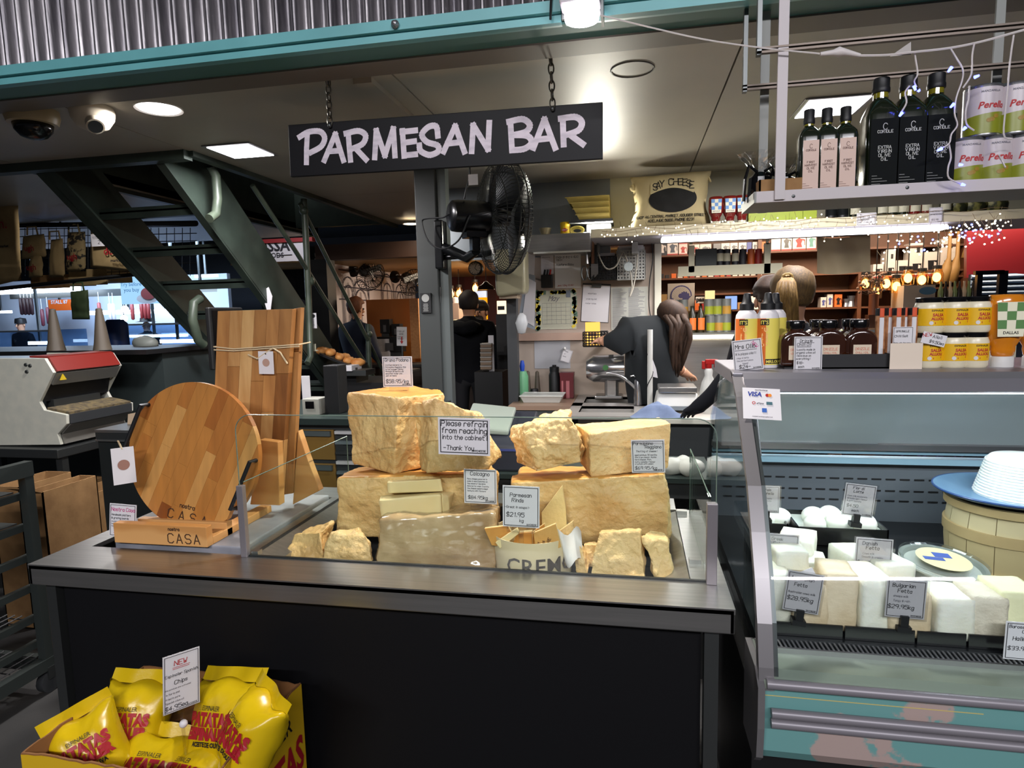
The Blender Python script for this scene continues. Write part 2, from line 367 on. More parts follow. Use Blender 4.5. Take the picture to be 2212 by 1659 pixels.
def panel_light(pts, label, e, strength):
    q = [PZ(px, py, CZ) for px, py in pts]; cx = sum((v.x for v in q))/4; cy = sum((v.y for v in q))/4
    s = ((q[1]-q[0]).length+(q[2]-q[1]).length+(q[3]-q[2]).length+(q[0]-q[3]).length)/8
    t = thing('panel_light', label, 'light', (cx, cy, CZ))
    ob('frame', MB().bb(-s*1.16, s*1.16, -s*1.16, s*1.16, -.008, -.001), ALU, t, bev=.002)
    ob('diffuser', MB().bb(-s, s, -s, s, -.0105, -.0085), EM('panel_led', (255,250,255), 10), t)
    light('panel_lamp', 'AREA', (cx, cy, CZ-.03), e, (1,.97,1), 2*s, 2*s, target=(cx, cy, 0))
panel_light([(450,313),(535,308),(587,333),(508,340)], 'bright square ceiling panel light near the stair', 28, 9)
panel_light([(1726,250),(1752,211),(1877,204),(1833,246)], 'bright square ceiling panel light behind the oil bottles', 36, 9)
# spotlight box hung from the awning
p = P(1257,38,1.98); t = thing('spotlight', 'white box spotlight glowing below the teal awning', 'light', p)
ob('housing', MB().bb(-.062, .055, -.05, .06, .025, .30), M('spot_white', (196,190,196), .5), t, bev=.006)
ob('bracket', MB().bb(.056, .064, -.02, .05, -.012, .3).bb(-.062, .06, .02, .03, .01, .026), STD, t)
ob('lens', MB().lathe([(.0001,-.012),(.05,-.008),(.053,.008),(.05,.03)], 28), EM('spot_lens', (255,246,255), 16), t)
light('spot_lamp', 'SPOT', p+Vector((0,0,-.03)), 120, (1,.93,.86), .05, target=(-.42, 1.75, .9), spot=105, blend=.8)
# ceiling cameras
def domecam(px, py, rad, label):
    p = PZ(px, py, CZ); t = thing('dome_camera', label, 'camera', p)
    return t, rad
t, r = domecam(68, 238, .105, 'round white security dome camera with a dark glass half globe')
ob('housing', MB().lathe([(r,0),(r*1.02,-.03),(r*.93,-.062),(r*.7,-.064)], 32), M('dome_cream', (178,160,124), .4), t, smooth=40)
ob('dome', MB().lathe([(r*.76,-.06),(r*.7,-.09),(r*.5,-.115),(r*.25,-.126),(.0001,-.13)], 32), BLKG, t, smooth=180)
t, r = domecam(198, 232, .09, 'white eyeball security camera with a short black barrel')
ob('housing', MB().lathe([(r*.95,0),(r,-.02),(r*.95,-.05),(r*.7,-.085),(r*.35,-.1),(.0001,-.104)], 32), M('dome_white', (196,186,168), .4), t, smooth=60)
d = Vector((.55,-.45,-.7)).normalized(); p0 = Vector((.02,-.02,-.05))
ob('barrel', MB().tube([p0, p0+d*.075], [.036,.036], 18), M('dome_white'), t, smooth=40)
ob('lens', MB().tube([p0+d*.074, p0+d*.079], [.029,.029], 18), BLKG, t)
# ---------------------------------------------------------------- stair descending away from us
tan = math.tan(math.radians(40.5))
st = thing('staircase', 'dark green steel staircase descending behind the stall with pipe handrails', 'staircase', (-3.0, 6.2, 0))
def stringer(x, yA, wd=.012, hh=.27):
    ytop = yA; ybot = yA+CZ/tan
    q = [(ytop-.02, CZ+.12), (ytop+.34, CZ+.12), (ybot+.34, .12), (ybot+.34, 0), (ybot, 0), (ytop-.02, CZ-.03)]
    m = MB().prism(q, x-.006, x+.006, 'x')
    m.hexa([(x-.05, ytop-.02, CZ-.05), (x+.006, ytop-.02, CZ-.05), (x+.006, ybot, -.0), (x-.05, ybot, 0)], [(x-.05, ytop-.02, CZ-.03), (x+.006, ytop-.02, CZ-.03), (x+.006, ybot, .02), (x-.05, ybot, .02)])
    return m
yA = yo0+.06
xr_, xl_ = PZ(400,335,CZ).x-.12, xo0+.12
ob('stringer', stringer(xr_, yA), GREEN, st, world=True); ob('stringer', stringer(xl_, yA).hexa([(xl_, yA-.02, CZ-.05), (xl_+.09, yA-.02, CZ-.05), (xl_+.09, yA+CZ/tan, 0), (xl_, yA+CZ/tan, 0)], [(xl_, yA-.02, CZ-.03), (xl_+.09, yA-.02, CZ-.03), (xl_+.09, yA+CZ/tan, .02), (xl_, yA+CZ/tan, .02)]), GREEN, st, world=True)
ns = 11
for i in range(1, ns):
    z = CZ*(1-i/ns); y = yA+.12+(CZ-z)/tan
    ob('tread', MB().bb(xl_, xr_, y-.02, y+.24, z-.012, z+.02).bb(xl_, xr_, y-.02, y-.005, z-.05, z), GREEN, st, world=True)
RAIL = M('rail_paint', (76,86,72), .42, col2=(58,68,58), nscale=9)
xh = xr_+.11
def rail(name, pts, r): return ob(name, MB().tube(pts, r, 12), RAIL, st, world=True, smooth=60)
def on(px, py): return PX(px, py, xh)
rail('handrail', [on(545,400), on(640,545), on(757,735), on(850,880)], .018)
rail('handrail', [on(648,440), on(720,585), on(812,770), on(870,890)], .018)
rail('post', [on(656,430), on(660,500), on(668,680), on(671,770), on(664,785)], .025)
rail('post', [on(795,700), on(797,800), on(803,900)], .025)
ob('knuckle', MB().ball(on(669,608), .042, 10), RAIL, st, world=True, smooth=180); ob('knuckle', MB().ball(on(796,722), .04, 10), RAIL, st, world=True, smooth=180)
ob('knuckle', MB().ball(on(656,455), .036, 10), RAIL, st, world=True, smooth=180)
xs = xr_+.02
def arc_handle(pa, pb, bulge): 
    a, b = PX(*pa, xs), PX(*pb, xs); return [a, a+Vector((bulge*.7,0,0)), a*.85+b*.15+Vector((bulge,0,0)), a*.3+b*.7+Vector((bulge,0,0)), b*.9+a*.1+Vector((bulge*.6,0,0)), b]
rail('loop_post', [PX(455,358,xh), PX(466,380,xh), PX(470,430,xh), PX(466,462,xh), PX(452,472,xh)], .028)
rail('loop_post', [PX(432,645,xh-.35), PX(418,655,xh-.35), PX(416,690,xh-.35), PX(428,735,xh-.35), PX(440,745,xh-.35)], .03)
n1 = thing('paper_note', 'torn white paper taped to the lower stair stringer', 'note', P(577,650,4.3)); p0 = Vector(n1.location)
ob('sheet', MB().prism([((P(a,b,4.3)-p0).x, (P(a,b,4.3)-p0).z) for a,b in [(560,632),(580,620),(588,640),(582,690),(572,655)]], 0, .004), PAPER, n1)
t = card('price_card', 'small handwritten card with a dark oval tied to the stair post', 'sign', on(680,709)-Vector((0,.032,0)), .075, .125, [('Home grown', .1, .5, .06, 'k'), ('Dry Aged Beef', .1, .4, .06, 'k'), ('1kg', .1, .3, .06, 'k'), ('3 For 30', .4, .2, .06, 'k'), ('kg 16', .4, .1, .06, 'k')], border=False, foot=None)
ob('oval_print', MB().lathe([(.0001,0),(.028,0)], 20, (0,-.0006,.1), 'y', 1, .6), DGREY, t)
t = card('yellow_note', 'blank cream sticker on the stair post below the handwritten card', 'note', on(683,758)-Vector((0,.032,0)), .033, .06, [], border=False, foot=None, mat=CREAM)
ob('pole_clamp', MB().bb(-.02,.02,.001,.03,.0,.01), CREAM, t)
# ================================================================ the cheese counter
def cardpx(name, label, cat, a, b, y, lines, roll=0, yaw=0, tilt=0, **k):
    p = P((a[0]+b[0])/2, b[1], y); w = (P(b[0], b[1], y)-P(a[0], b[1], y)).length; h = abs(P((a[0]+b[0])/2, a[1], y).z-p.z)
    return card(name, label, cat, p, w, h, lines, rot=(tilt, roll, yaw), **k)
CT = .91
ctr = thing('cheese_counter', 'black fronted stainless steel counter with a sunken glass fronted cheese well', 'counter', (-.68, 1.7, 0))
def cp(name, mb, mat, **k): return ob(name, mb, mat, ctr, world=True, **k)
X0, X1, Yf, Yb = -1.57, .209, 1.315, 2.1
cp('worktop', MB().bb(X0, X1, Yf, 1.452, CT-.012, CT).bb(X0, -1.506, 1.452, Yb, CT-.012, CT).bb(.13, X1, 1.452, Yb, CT-.012, CT).bb(X0, X1, 1.98, Yb, CT-.012, CT).bb(-1.04, -1.012, 1.452, 1.98, CT-.012, CT), SST)
cp('apron', MB().bb(X0, X1, Yf, Yf+.012, CT-.056, CT-.0005).bb(X0, X0+.012, Yf, Yb, CT-.056, CT-.0005).bb(X1-.012, X1, Yf, Yb, CT-.056, CT-.0005), SST, bev=.003)
cp('front_panel', MB().bb(-1.515, .145, 1.362, 1.38, .06, CT-.05), M('counter_black', (11,11,14), .55, spec=.25))
cp('side_panel', MB().bb(-1.515, -1.495, 1.38, 2.08, .06, CT-.05), M('counter_black')); cp('side_panel', MB().bb(.125, .145, 1.38, 2.08, .06, CT-.05), M('counter_black'))
cp('leg', MB().bb(-1.548, -1.518, 1.34, 1.37, 0, CT-.05), STD); cp('leg', MB().bb(.15, .18, 1.34, 1.37, 0, CT-.05), STD)
cp('leg', MB().bb(-1.548, -1.518, 2.04, 2.07, 0, CT-.05), STD); cp('leg', MB().bb(.15, .18, 2.04, 2.07, 0, CT-.05), STD)
cp('well', MB().bb(-1.0, .13, 1.45, 1.98, .825, .835).bb(-1.01, -1.0, 1.45, 1.98, .825, CT-.01).bb(.128, .13, 1.45, 1.98, .825, CT-.01).bb(-1.0, .13, 1.975, 1.98, .825, CT-.01), M('well_black', (22,22,24), .35))
cp('inlay_board', MB().bb(-1.452, -1.045, 1.475, 1.97, CT-.02, CT+.012), M('grey_marble', (150,150,158), .4, col2=(118,120,128), nscale=7, bump=.05), bev=.004)
cp('inlay_recess', MB().bb(-1.506, -1.03, 1.452, 1.98, CT-.04, CT-.03), BLK)
cp('slot_rail', MB().hexa([(-1.0,1.455,CT-.03),(-.94,1.455,CT-.05),(-.94,1.97,CT-.05),(-1.0,1.97,CT-.03)], [(-1.0,1.455,CT-.002),(-.94,1.455,CT-.02),(-.94,1.97,CT-.02),(-1.0,1.97,CT-.002)]), SST)
cp('slot_rail', MB().hexa([(.075,1.455,CT-.05),(.128,1.455,CT-.03),(.128,1.97,CT-.03),(.075,1.97,CT-.05)], [(.075,1.455,CT-.02),(.128,1.455,CT-.002),(.128,1.97,CT-.002),(.075,1.97,CT-.02)]), SST)
# glass guard
gl = thing('glass_guard', 'clear glass sneeze guard with grey metal corner posts', 'glass screen', (-.42, 1.45, CT))
def rpane(x0, x1, z0, z1, r):
    q = [(x0, z0), (x1, z0)]
    for k in range(9): a = math.pi/2*k/8; q.append((x1-r+r*math.cos(a), z1-r+r*math.sin(a)))
    for k in range(9): a = math.pi/2+math.pi/2*k/8; q.append((x0+r+r*math.cos(a), z1-r+r*math.sin(a)))
    return q
q = rpane(-1.022, .184, CT, 1.292, .045)
fp = ob('front_pane', MB().prism(q, 1.444, 1.449, 'y'), GLASS, gl, world=True)
ob('edge', MB().tube([(a, 1.4465, b) for a, b in q[1:]+[q[0]]], .0013, 5), GLEDGE, fp, world=True)
for x, ya, yb2 in ((-1.012, 1.45, 2.06), (.17, 1.45, 1.95)):
    sp = ob('side_pane', MB().bb(x-.003, x+.003, ya, yb2, CT, 1.112), GLASS, gl, world=True)
    ob('edge', MB().tube([(x, ya, 1.112), (x, yb2, 1.112), (x, yb2, CT)], .0015, 5), GLEDGE, sp, world=True)
ob('base_seal', MB().bb(-1.01, .17, 1.443, 1.45, CT-.004, CT+.004), M('seal_black', (30,34,34), .4), gl, world=True)
PC = M('post_grey', (140,134,138), .4, .5)
ob('post', MB().bb(-1.026, -1.008, 1.436, 1.452, CT, 1.104), PC, gl, world=True, bev=.001); ob('post', MB().bb(.163, .186, 1.43, 1.452, CT, 1.1), PC, gl, world=True, bev=.001)
ob('clip', MB().bb(-1.004, -.985, 1.45, 1.47, CT, CT+.012), SST, gl, world=True); ob('clip', MB().bb(.13, .16, 1.93, 1.95, CT, CT+.012), SST, gl, world=True); ob('clip', MB().bb(.135, .163, 1.55, 1.57, CT, CT+.01), SST, gl, world=True)
# ---------------------------------------------------------------- cheese
CH = M('cheese_paste', (226,192,132), .5, col2=(192,146,86), nscale=7, ncon=(.35,.75), bump=.9, bscale=45, sss=.08)
CHP = M('cheese_pale', (234,202,144), .5, col2=(210,168,108), nscale=8, ncon=(.35,.75), bump=.9, bscale=60, sss=.1)
CHW = M('cheese_wrapped', (216,188,142), .45, col2=(180,144,100), nscale=6, bump=.3, bscale=25)
CHS = M('cheese_smooth', (232,214,164), .42, col2=(222,198,142), nscale=6, sss=.12)
RIND = M('cheese_rind', (214,156,76), .5, col2=(190,126,54), nscale=12, bump=.15)
def hexcheese(name, label, bot, top, mat, n=40, amp=.005, freq=9, vamp=.008, vfreq=14, belly=0, rnd=3, rind=None, seed=0, cat='cheese', group='parmesan cheeses in the glass well', film=False):
    b = [P(*q) if len(q) == 3 and q[0] > 5 else Vector(q) for q in bot]; t = [P(*q) if len(q) == 3 and q[0] > 5 else Vector(q) for q in top]
    cen = (sum(b, Vector())+sum(t, Vector()))/8
    def tri(u, v, w):
        lo = b[0]*(1-u)*(1-v)+b[1]*u*(1-v)+b[2]*u*v+b[3]*(1-u)*v; hi = t[0]*(1-u)*(1-v)+t[1]*u*(1-v)+t[2]*u*v+t[3]*(1-u)*v
        p = lo*(1-w)+hi*w
        if belly:
            k = 1+belly*(math.sin(math.pi*w)**.8); p = Vector((cen.x+(p.x-cen.x)*k, cen.y+(p.y-cen.y)*k, p.z))
        return p
    m = MB()
    m.grid(lambda u, v: tri(u, v, 0), n, n).grid(lambda u, v: tri(u, v, 1), n, n).grid(lambda u, v: tri(u, 0, v), n, n).grid(lambda u, v: tri(u, 1, v), n, n).grid(lambda u, v: tri(0, u, v), n, n).grid(lambda u, v: tri(1, u, v), n, n)
    bm = bmesh.new(); vs = [bm.verts.new(v) for v in m.v]
    for f in m.f: bm.faces.new([vs[i] for i in f])
    bmesh.ops.remove_doubles(bm, verts=bm.verts, dist=1e-5)
    for _ in range(rnd): bmesh.ops.smooth_vert(bm, verts=bm.verts, factor=.5, use_axis_x=True, use_axis_y=True, use_axis_z=True)
    bmesh.ops.recalc_face_normals(bm, faces=bm.faces); bm.normal_update()
    sh = Vector((seed*3.7, seed*1.3, seed*.9)); zmin = min(v.z for v in b)
    for v in bm.verts:
        q = v.co+sh; d = amp*1.5*noise.fractal(q*freq, .8, 2.0, 5)+amp*.8*abs(noise.fractal(q*freq*2.3, .9, 2.0, 4))
        if vamp:
            vd = noise.voronoi((q+Vector((0,0,noise.noise(q*8)*.06)))*vfreq*.7)[0]; d += vamp*2.2*(min(.45, vd[1]-vd[0])-.2)*max(0, min(1, .5+1.6*noise.noise(q*7)))
        k = 1 if v.normal.z > -.6 else .1
        if rind and v.normal.z > .75: k = .25
        v.co += v.normal*d*k
    me = bpy.data.meshes.new(name); org = Vector((cen.x, cen.y, min(v.co.z for v in bm.verts)))
    for v in bm.verts: v.co -= org
    bm.normal_update()
    me.materials.append(mat)
    if rind: me.materials.append(rind)
    for f in bm.faces:
        f.smooth = True
        if rind and f.normal.z > .7: f.material_index = 1
    bm.to_mesh(me); bm.free()
    o = bpy.data.objects.new(name, me); COL.objects.link(o); o.location = org; tagp(o, label, cat, group)
    if film:
        fm = me.copy(); fm.materials.clear(); fm.materials.append(film)
        for v in fm.vertices: v.co = Vector((v.co.x*1.006, v.co.y*1.01, v.co.z*1.008)) + v.normal*(.001+.004*abs(noise.noise(Vector((v.co.x*9,v.co.y*9,v.co.z*45)))))
        fo = bpy.data.objects.new('plastic_wrap', fm); COL.objects.link(fo); fo.parent = o
    return o
WRAP = GL('cling_wrap', (250,250,250), .1, .09)
# lower row
hexcheese('cheese_block', 'large cheese block lying under the tall grana padano wedge', [(729,1160,1.69),(1072,1165,1.69),(1066,1120,1.95),(742,1110,1.95)], [(730,1030,1.69),(1075,1022,1.69),(1060,1000,1.95),(772,1008,1.95)], CH, belly=.02, rind=RIND, seed=1, amp=.006)
hexcheese('cheese_block', 'wide cheese block with orange rind top under the parmigiano reggiano', [(1104,1175,1.64),(1448,1178,1.64),(1436,1130,1.95),(1112,1120,1.95)], [(1106,1040,1.64),(1436,1024,1.64),(1418,1008,1.95),(1128,1006,1.95)], CH, belly=.025, rind=RIND, seed=2, amp=.008, vamp=.012, vfreq=9)
hexcheese('wrapped_cheese', 'big plastic wrapped cheese block behind the front glass', [(812,1248,1.51),(1066,1258,1.51),(1068,1190,1.64),(824,1180,1.64)], [(822,1124,1.53),(1068,1105,1.53),(1080,1092,1.66),(850,1100,1.66)], CHW, belly=.02, seed=3, amp=.005, vamp=.004, film=WRAP, rnd=4)
# upper row
hexcheese('cheese_wedge', 'tall upright wedge of grana padano with its price card on top', [(851,1026,1.72),(948,1000,1.88),(860,985,2.0),(768,1003,1.82)], [(860,858,1.72),(962,850,1.88),(885,829,2.02),(751,847,1.82)], CH, belly=.035, seed=4, amp=.007, vamp=.010, vfreq=10, rind=RIND)
hexcheese('cheese_wedge', 'tilted curved cheese wedge leaning against the grana padano', [(925,1021,1.64),(1052,1010,1.60),(1081,988,1.70),(913,1018,1.76)], [(942,858,1.66),(1024,893,1.64),(1036,893,1.74),(892,874,1.78)], CH, belly=.03, seed=5, amp=.006, vamp=.010, vfreq=11)
hexcheese('cheese_chunk', 'craggy broken cheese chunk resting left of the parmigiano block', [(1160,1019,1.66),(1257,998,1.66),(1240,985,1.84),(1118,1000,1.80)], [(1142,918,1.70),(1233,898,1.68),(1226,888,1.82),(1112,925,1.80)], CHP, belly=.10, seed=6, amp=.010, vamp=.010, vfreq=8)
hexcheese('cheese_block', 'square cut parmigiano reggiano block behind its price card', [(1277,1031,1.66),(1442,1012,1.72),(1438,990,1.92),(1252,998,1.84)], [(1276,938,1.66),(1450,914,1.73),(1424,902,1.93),(1242,915,1.84)], CHP, belly=.012, seed=7, amp=.003, vamp=.004, rnd=2)
# calcagno wedges
kw = dict(amp=.001, vamp=0, rnd=2, n=16)
hexcheese('calcagno_wedge', 'pale smooth cheese wedge lying on top of another pale wedge', [(838,1066,1.64),(958,1062,1.64),(955,1052,1.72),(838,1055,1.72)], [(836,1042,1.64),(952,1034,1.64),(956,1030,1.72),(840,1036,1.72)], CHS, seed=8, group='pale calcagno wedges', **kw)
hexcheese('calcagno_wedge', 'pale smooth cheese wedge lowest of the pale wedges on the wrapped block', [(824,1119,1.60),(954,1108,1.60),(968,1098,1.68),(826,1102,1.70)], [(818,1081,1.60),(952,1068,1.60),(960,1060,1.68),(822,1068,1.70)], CHS, seed=9, group='pale calcagno wedges', **kw)
hexcheese('calcagno_wedge', 'small pale triangular wedge end beside the two pale wedges', [(956,1108,1.61),(972,1107,1.63),(975,1098,1.69),(958,1098,1.69)], [(954,1066,1.61),(968,1075,1.63),(982,1063,1.69),(958,1060,1.69)], CHS, seed=10, group='pale calcagno wedges', **kw)
# broken chunks at the front
ck = dict(vfreq=12, n=34)
hexcheese('cheese_chunk', 'jagged cheese chunk with a torn upper edge beside the crumbly round one', [(622,1204,1.54),(700,1214,1.52),(712,1180,1.62),(640,1170,1.64)], [(638,1154,1.58),(690,1150,1.54),(719,1127,1.62),(664,1145,1.66)], CH, seed=11, amp=.006, vamp=.007, **ck)
hexcheese('cheese_chunk', 'rounded crumbly cheese chunk beside the wrapped block', [(699,1216,1.50),(806,1222,1.50),(802,1190,1.58),(716,1180,1.60)], [(716,1154,1.52),(790,1158,1.52),(774,1143,1.58),(726,1148,1.60)], CHP, seed=12, amp=.007, vamp=.007, belly=.06, **ck)
hexcheese('cheese_chunk', 'broad flat broken cheese slab right of the bucket of rinds', [(1274,1250,1.49),(1393,1256,1.49),(1396,1210,1.55),(1290,1205,1.56)], [(1294,1150,1.53),(1381,1148,1.53),(1384,1143,1.57),(1298,1146,1.58)], CHP, seed=13, amp=.005, vamp=.006, **ck)
hexcheese('cheese_chunk', 'upright curved cheese slab leaning on the broad flat slab', [(1420,1254,1.50),(1450,1254,1.52),(1448,1200,1.60),(1404,1200,1.58)], [(1388,1160,1.53),(1440,1168,1.54),(1436,1152,1.60),(1402,1143,1.59)], CHP, seed=14, amp=.006, vamp=.006, **ck)
hexcheese('cheese_chunk', 'thin leaning cheese flake beside the bucket of rinds', [(1247,1240,1.51),(1270,1240,1.50),(1274,1215,1.55),(1250,1210,1.56)], [(1240,1172,1.54),(1250,1172,1.53),(1254,1168,1.56),(1243,1168,1.57)], CHP, seed=15, amp=.004, vamp=.006, **ck)
hexcheese('cheese_chunk', 'small triangular cheese flake tucked behind the broad broken slab', [(1268,1225,1.545),(1300,1225,1.55),(1296,1200,1.60),(1262,1200,1.60)], [(1261,1176,1.57),(1290,1178,1.56),(1286,1172,1.60),(1264,1172,1.61)], CHP, seed=16, amp=.004, vamp=.006, **ck)
for i, (x, y) in enumerate([(-.87, 1.6), (-.33, 1.68), (.0, 1.62)]):
    m = MB().bb(x-.06, x+.06, y-.03, y+.07, .8352, .838)
    for s in (-1, 1): m.bb(x-.06*s-.0015, x-.06*s+.0015, y-.03, y+.07, .838, .89)
    m.bb(x-.06, x+.06, y+.068, y+.07, .838, .89)
    tagp(ob('black_tray', m, BLK), ['low black tray under the jagged cheese chunk', 'low black tray behind the rind bucket', 'low black tray behind the broad broken slab'][i], 'tray')
# rind bucket
bc = P(1152,1200,1.56); bt = thing('rind_bucket', 'cream paper bucket lettered with dark serif capitals holding cheese rinds', 'bucket', (bc.x, 1.565, .836))
zr = P(1152,1172,1.47).z-.836; rr = (P(1239,1190,1.56)-P(1065,1190,1.56)).length/2
ob('body', MB().lathe([(.0001,.001),(rr*.9,.001),(rr,zr),(rr*.985,zr),(rr*.88,.004),(.0001,.004)], 40), M('bucket_paper', (222,204,166), .6), bt, smooth=50)
def wrap_text(mb, r, a_mid, zc):
    out = MB()
    for v in mb.v:
        a = v.x/r+a_mid; out.v.append(Vector((math.sin(a)*r, -math.cos(a)*r, v.z+zc)))
    out.f = list(mb.f); return out
tb = ftext('CREMO', .058, .0005)
ob('lettering', wrap_text(tb, rr*.985, .40, zr*.42), M('bucket_ink', (74,66,60), .6), bt)
def rindpiece(px, y, label, mat=RIND, th=.012, seedv=0, side=CHS):
    pts = [P(a, b, y) for a, b in px]; o = sum(pts, Vector())/len(pts)
    t = thing('cheese_rind', label, 'cheese rind', (o.x, y, min(p.z for p in pts)), group='parmesan rinds in the bucket')
    loc = Vector(t.location)
    ob('face', MB().prism([(p.x-loc.x, p.z-loc.z) for p in pts], 0, th*.35, 'y'), mat, t, bev=.001)
    ob('paste', MB().prism([(p.x-loc.x, p.z-loc.z) for p in pts], th*.35, th, 'y'), side, t, bev=.001)
    return t
rindpiece([(1170,1108),(1214,1050),(1222,1100),(1226,1165),(1172,1180)], 1.60, 'tall pale triangular cheese rind standing highest in the bucket', M('rind_pale', (236,206,140), .5, bump=.3, bscale=90))
rindpiece([(1046,1142),(1096,1136),(1104,1150),(1075,1180),(1062,1178)], 1.50, 'orange triangular cheese rind poking out beside the wrapped block')
rindpiece([(1070,1172),(1116,1142),(1122,1152),(1080,1185)], 1.485, 'pale rind strip lying across the left of the bucket', CHS)
rindpiece([(1098,1192),(1118,1152),(1148,1150),(1150,1195)], 1.52, 'wide orange cheese rind behind the card clip', th=.02)
rindpiece([(1136,1160),(1176,1132),(1184,1200),(1152,1205)], 1.54, 'amber cheese rind behind the dotted stamped rind')
t = rindpiece([(1152,1152),(1200,1132),(1212,1182),(1160,1204)], 1.49, 'cheese rind with stamped dotted lettering at the front of the bucket', M('rind_tan', (206,158,88), .5, bump=.2, bscale=60))
loc = Vector(t.location); m = MB()
for i, s in enumerate(('+PARM', '+GGIA', 'NO RE')):
    p = P(1158+12*i, 1196-6*i, 1.489)-loc; stext(m, s, p.x, p.z, .007, .0014, y=-.0008, rot=math.radians(68))
ob('stamp', m, M('stamp_brown', (96,58,24), .7), t)
rindpiece([(1205,1150),(1238,1126),(1236,1172),(1222,1200)], 1.55, 'curled rind of cheese at the right side of the bucket', CHP)
rindpiece([(1186,1135),(1200,1080),(1176,1100),(1166,1150)], 1.62, 'narrow rind tip behind the tall pale rind', RIND)
wp = P(1225,1190,1.5); m = MB().grid(lambda u, v: (wp.x-.035+.07*u, 1.505+.02*math.sin(u*7+v*3)+.01*v, wp.z-.03+.075*v+.012*math.sin(u*9)), 10, 10)
tagp(ob('paper_liner', m, M('liner_white', (226,220,214), .6), smooth=180), 'crumpled white paper liner at the bucket rim', 'paper')
# ---------------------------------------------------------------- price cards
def L(t, x, z, h, i='k', a='l', r=0): return (t, x, z, h, i, a, r)
cardpx('price_card', 'grana padano price card standing on top of the tall wedge', 'price card', (828,770), (892,836), 1.86, [L('Grana Padano',.09,.84,.095), L('Crafted similarly to',.1,.70,.045), L('Parmigiano Reggiano this',.1,.63,.045), L('is the younger sibling',.1,.56,.045), L('Minimum 18 months old',.1,.49,.045), L('smoother milder and',.1,.42,.045), L('just as tasty',.1,.35,.045), L('$58.95/kg',.1,.13,.11)], clip='stand')
cardpx('notice_card', 'please refrain from reaching notice stuck on the front glass', 'sign', (947,903), (1058,983), 1.4425, [L('Please refrain',.06,.78,.105), L('from reaching',.07,.59,.105), L('into the cabinet!',.07,.42,.10), L('-Thank You.',.10,.13,.085)], roll=math.radians(1.2))
cardpx('price_card', 'calcagno price card standing on the wrapped cheese block', 'price card', (1003,1014), (1073,1088), 1.585, [L('Calcagno',.2,.82,.11), L('Rare sheeps pecorino is',.1,.70,.042), L('made in small batches on',.1,.63,.042), L('the island of Sardinia',.1,.56,.042), L('Matured for under 3 months',.1,.49,.038), L('the cheese makers magic',.1,.42,.042), L('texture with flavours',.1,.35,.042), L('$84.95kg',.12,.13,.10)], clip='stand', roll=math.radians(.8))
t = cardpx('price_card', 'parmesan rinds great in soups card clipped above the bucket', 'price card', (1086,1050), (1165,1139), 1.478, [L('Parmesan',.2,.74,.10), L('Rinds',.25,.61,.10), L('-Great in soups!-',.06,.46,.062), L('$21.95',.1,.25,.115), L('kg',.46,.13,.085)], roll=math.radians(1.2))
ob('clear_clip', MB().bb(-.035,.035,-.006,.012,-.012,.006).bb(-.006,.006,-.002,.006,-.05,-.01).bb(-.012,.012,-.004,.002,-.13,-.05), FILM, t)
cardpx('price_card', 'parmigiano reggiano price card standing on the wide lower block', 'price card', (1365,950), (1437,1021), 1.635, [L('Parmigiano',.06,.85,.09), L('Reggiano',.42,.74,.09), L('The King of cheese!',.14,.63,.052), L('aged minimum 30 months',.1,.52,.045), L('the true classic Italian',.1,.45,.045), L('hard cheese. Rich,',.1,.38,.045), L('nutty complex flavour',.1,.31,.045), L('crystals with umami',.1,.25,.045), L('$69.95/kg',.1,.10,.095)], clip='stand', roll=math.radians(-1.8))
cardpx('price_card', 'nostra casa price card leaning on the wooden stand', 'price card', (236,1091), (293,1160), 1.497, [L('Nostra Casa',.07,.78,.125,'m'), L('Handmade platters',.08,.64,.062), L('& grazing boards',.08,.54,.062), L('Available in round',.08,.44,.045,'g'), L('lovely products',.08,.37,.045,'g'), L('recycled timber',.08,.30,.045,'g'), L('$90-',.18,.10,.13,'m')], roll=math.radians(2), tilt=math.radians(-6))
# ---------------------------------------------------------------- grazing boards
WD = [M('oak_%d' % i, c, .42, col2=tuple(int(v*.88) for v in c), nscale=5, stretch=(9,1,1.2), ncon=(.3,.7)) for i, c in enumerate([(188,124,56), (166,98,38), (204,148,80), (140,76,24), (178,112,48)])]
AC = [M('acacia_%d' % i, c, .5, col2=c2, nscale=4, ncon=(.35,.68), stretch=(7,1,1)) for i, (c, c2) in enumerate([((190,146,92),(160,112,60)), ((168,118,64),(132,86,42)), ((204,164,108),(178,132,76)), ((146,94,44),(104,62,26)), ((182,130,72),(150,100,52))])]
rc = P(414,978,1.58); R_ = .214
rb = thing('round_grazing_board', 'round wooden grazing board with black handles leaning in its stand', 'board', (rc.x, 1.555, .935), (math.radians(-7), 0, 0))
ang = math.radians(-24); hc = R_
ca, sa = math.cos(ang), math.sin(ang)
def circ_strip(u0, u1, v0, v1):
    pts = []
    def cl(u, v): 
        m = math.sqrt(max(0, R_**2-u*u)); return max(-m, min(m, v))
    k = 6
    for i in range(k+1): u = u0+(u1-u0)*i/k; pts.append((u, cl(u, v1)))
    for i in range(k, -1, -1): u = u0+(u1-u0)*i/k; pts.append((u, cl(u, v0)))
    o = []
    for p in pts:
        if not o or (abs(p[0]-o[-1][0])+abs(p[1]-o[-1][1])) > 1e-5: o.append(p)
    return [(u*ca-v*sa, u*sa+v*ca+hc) for u, v in o]
random.seed(3); nst = 12; us = [-R_+2*R_*i/nst for i in range(nst+1)]
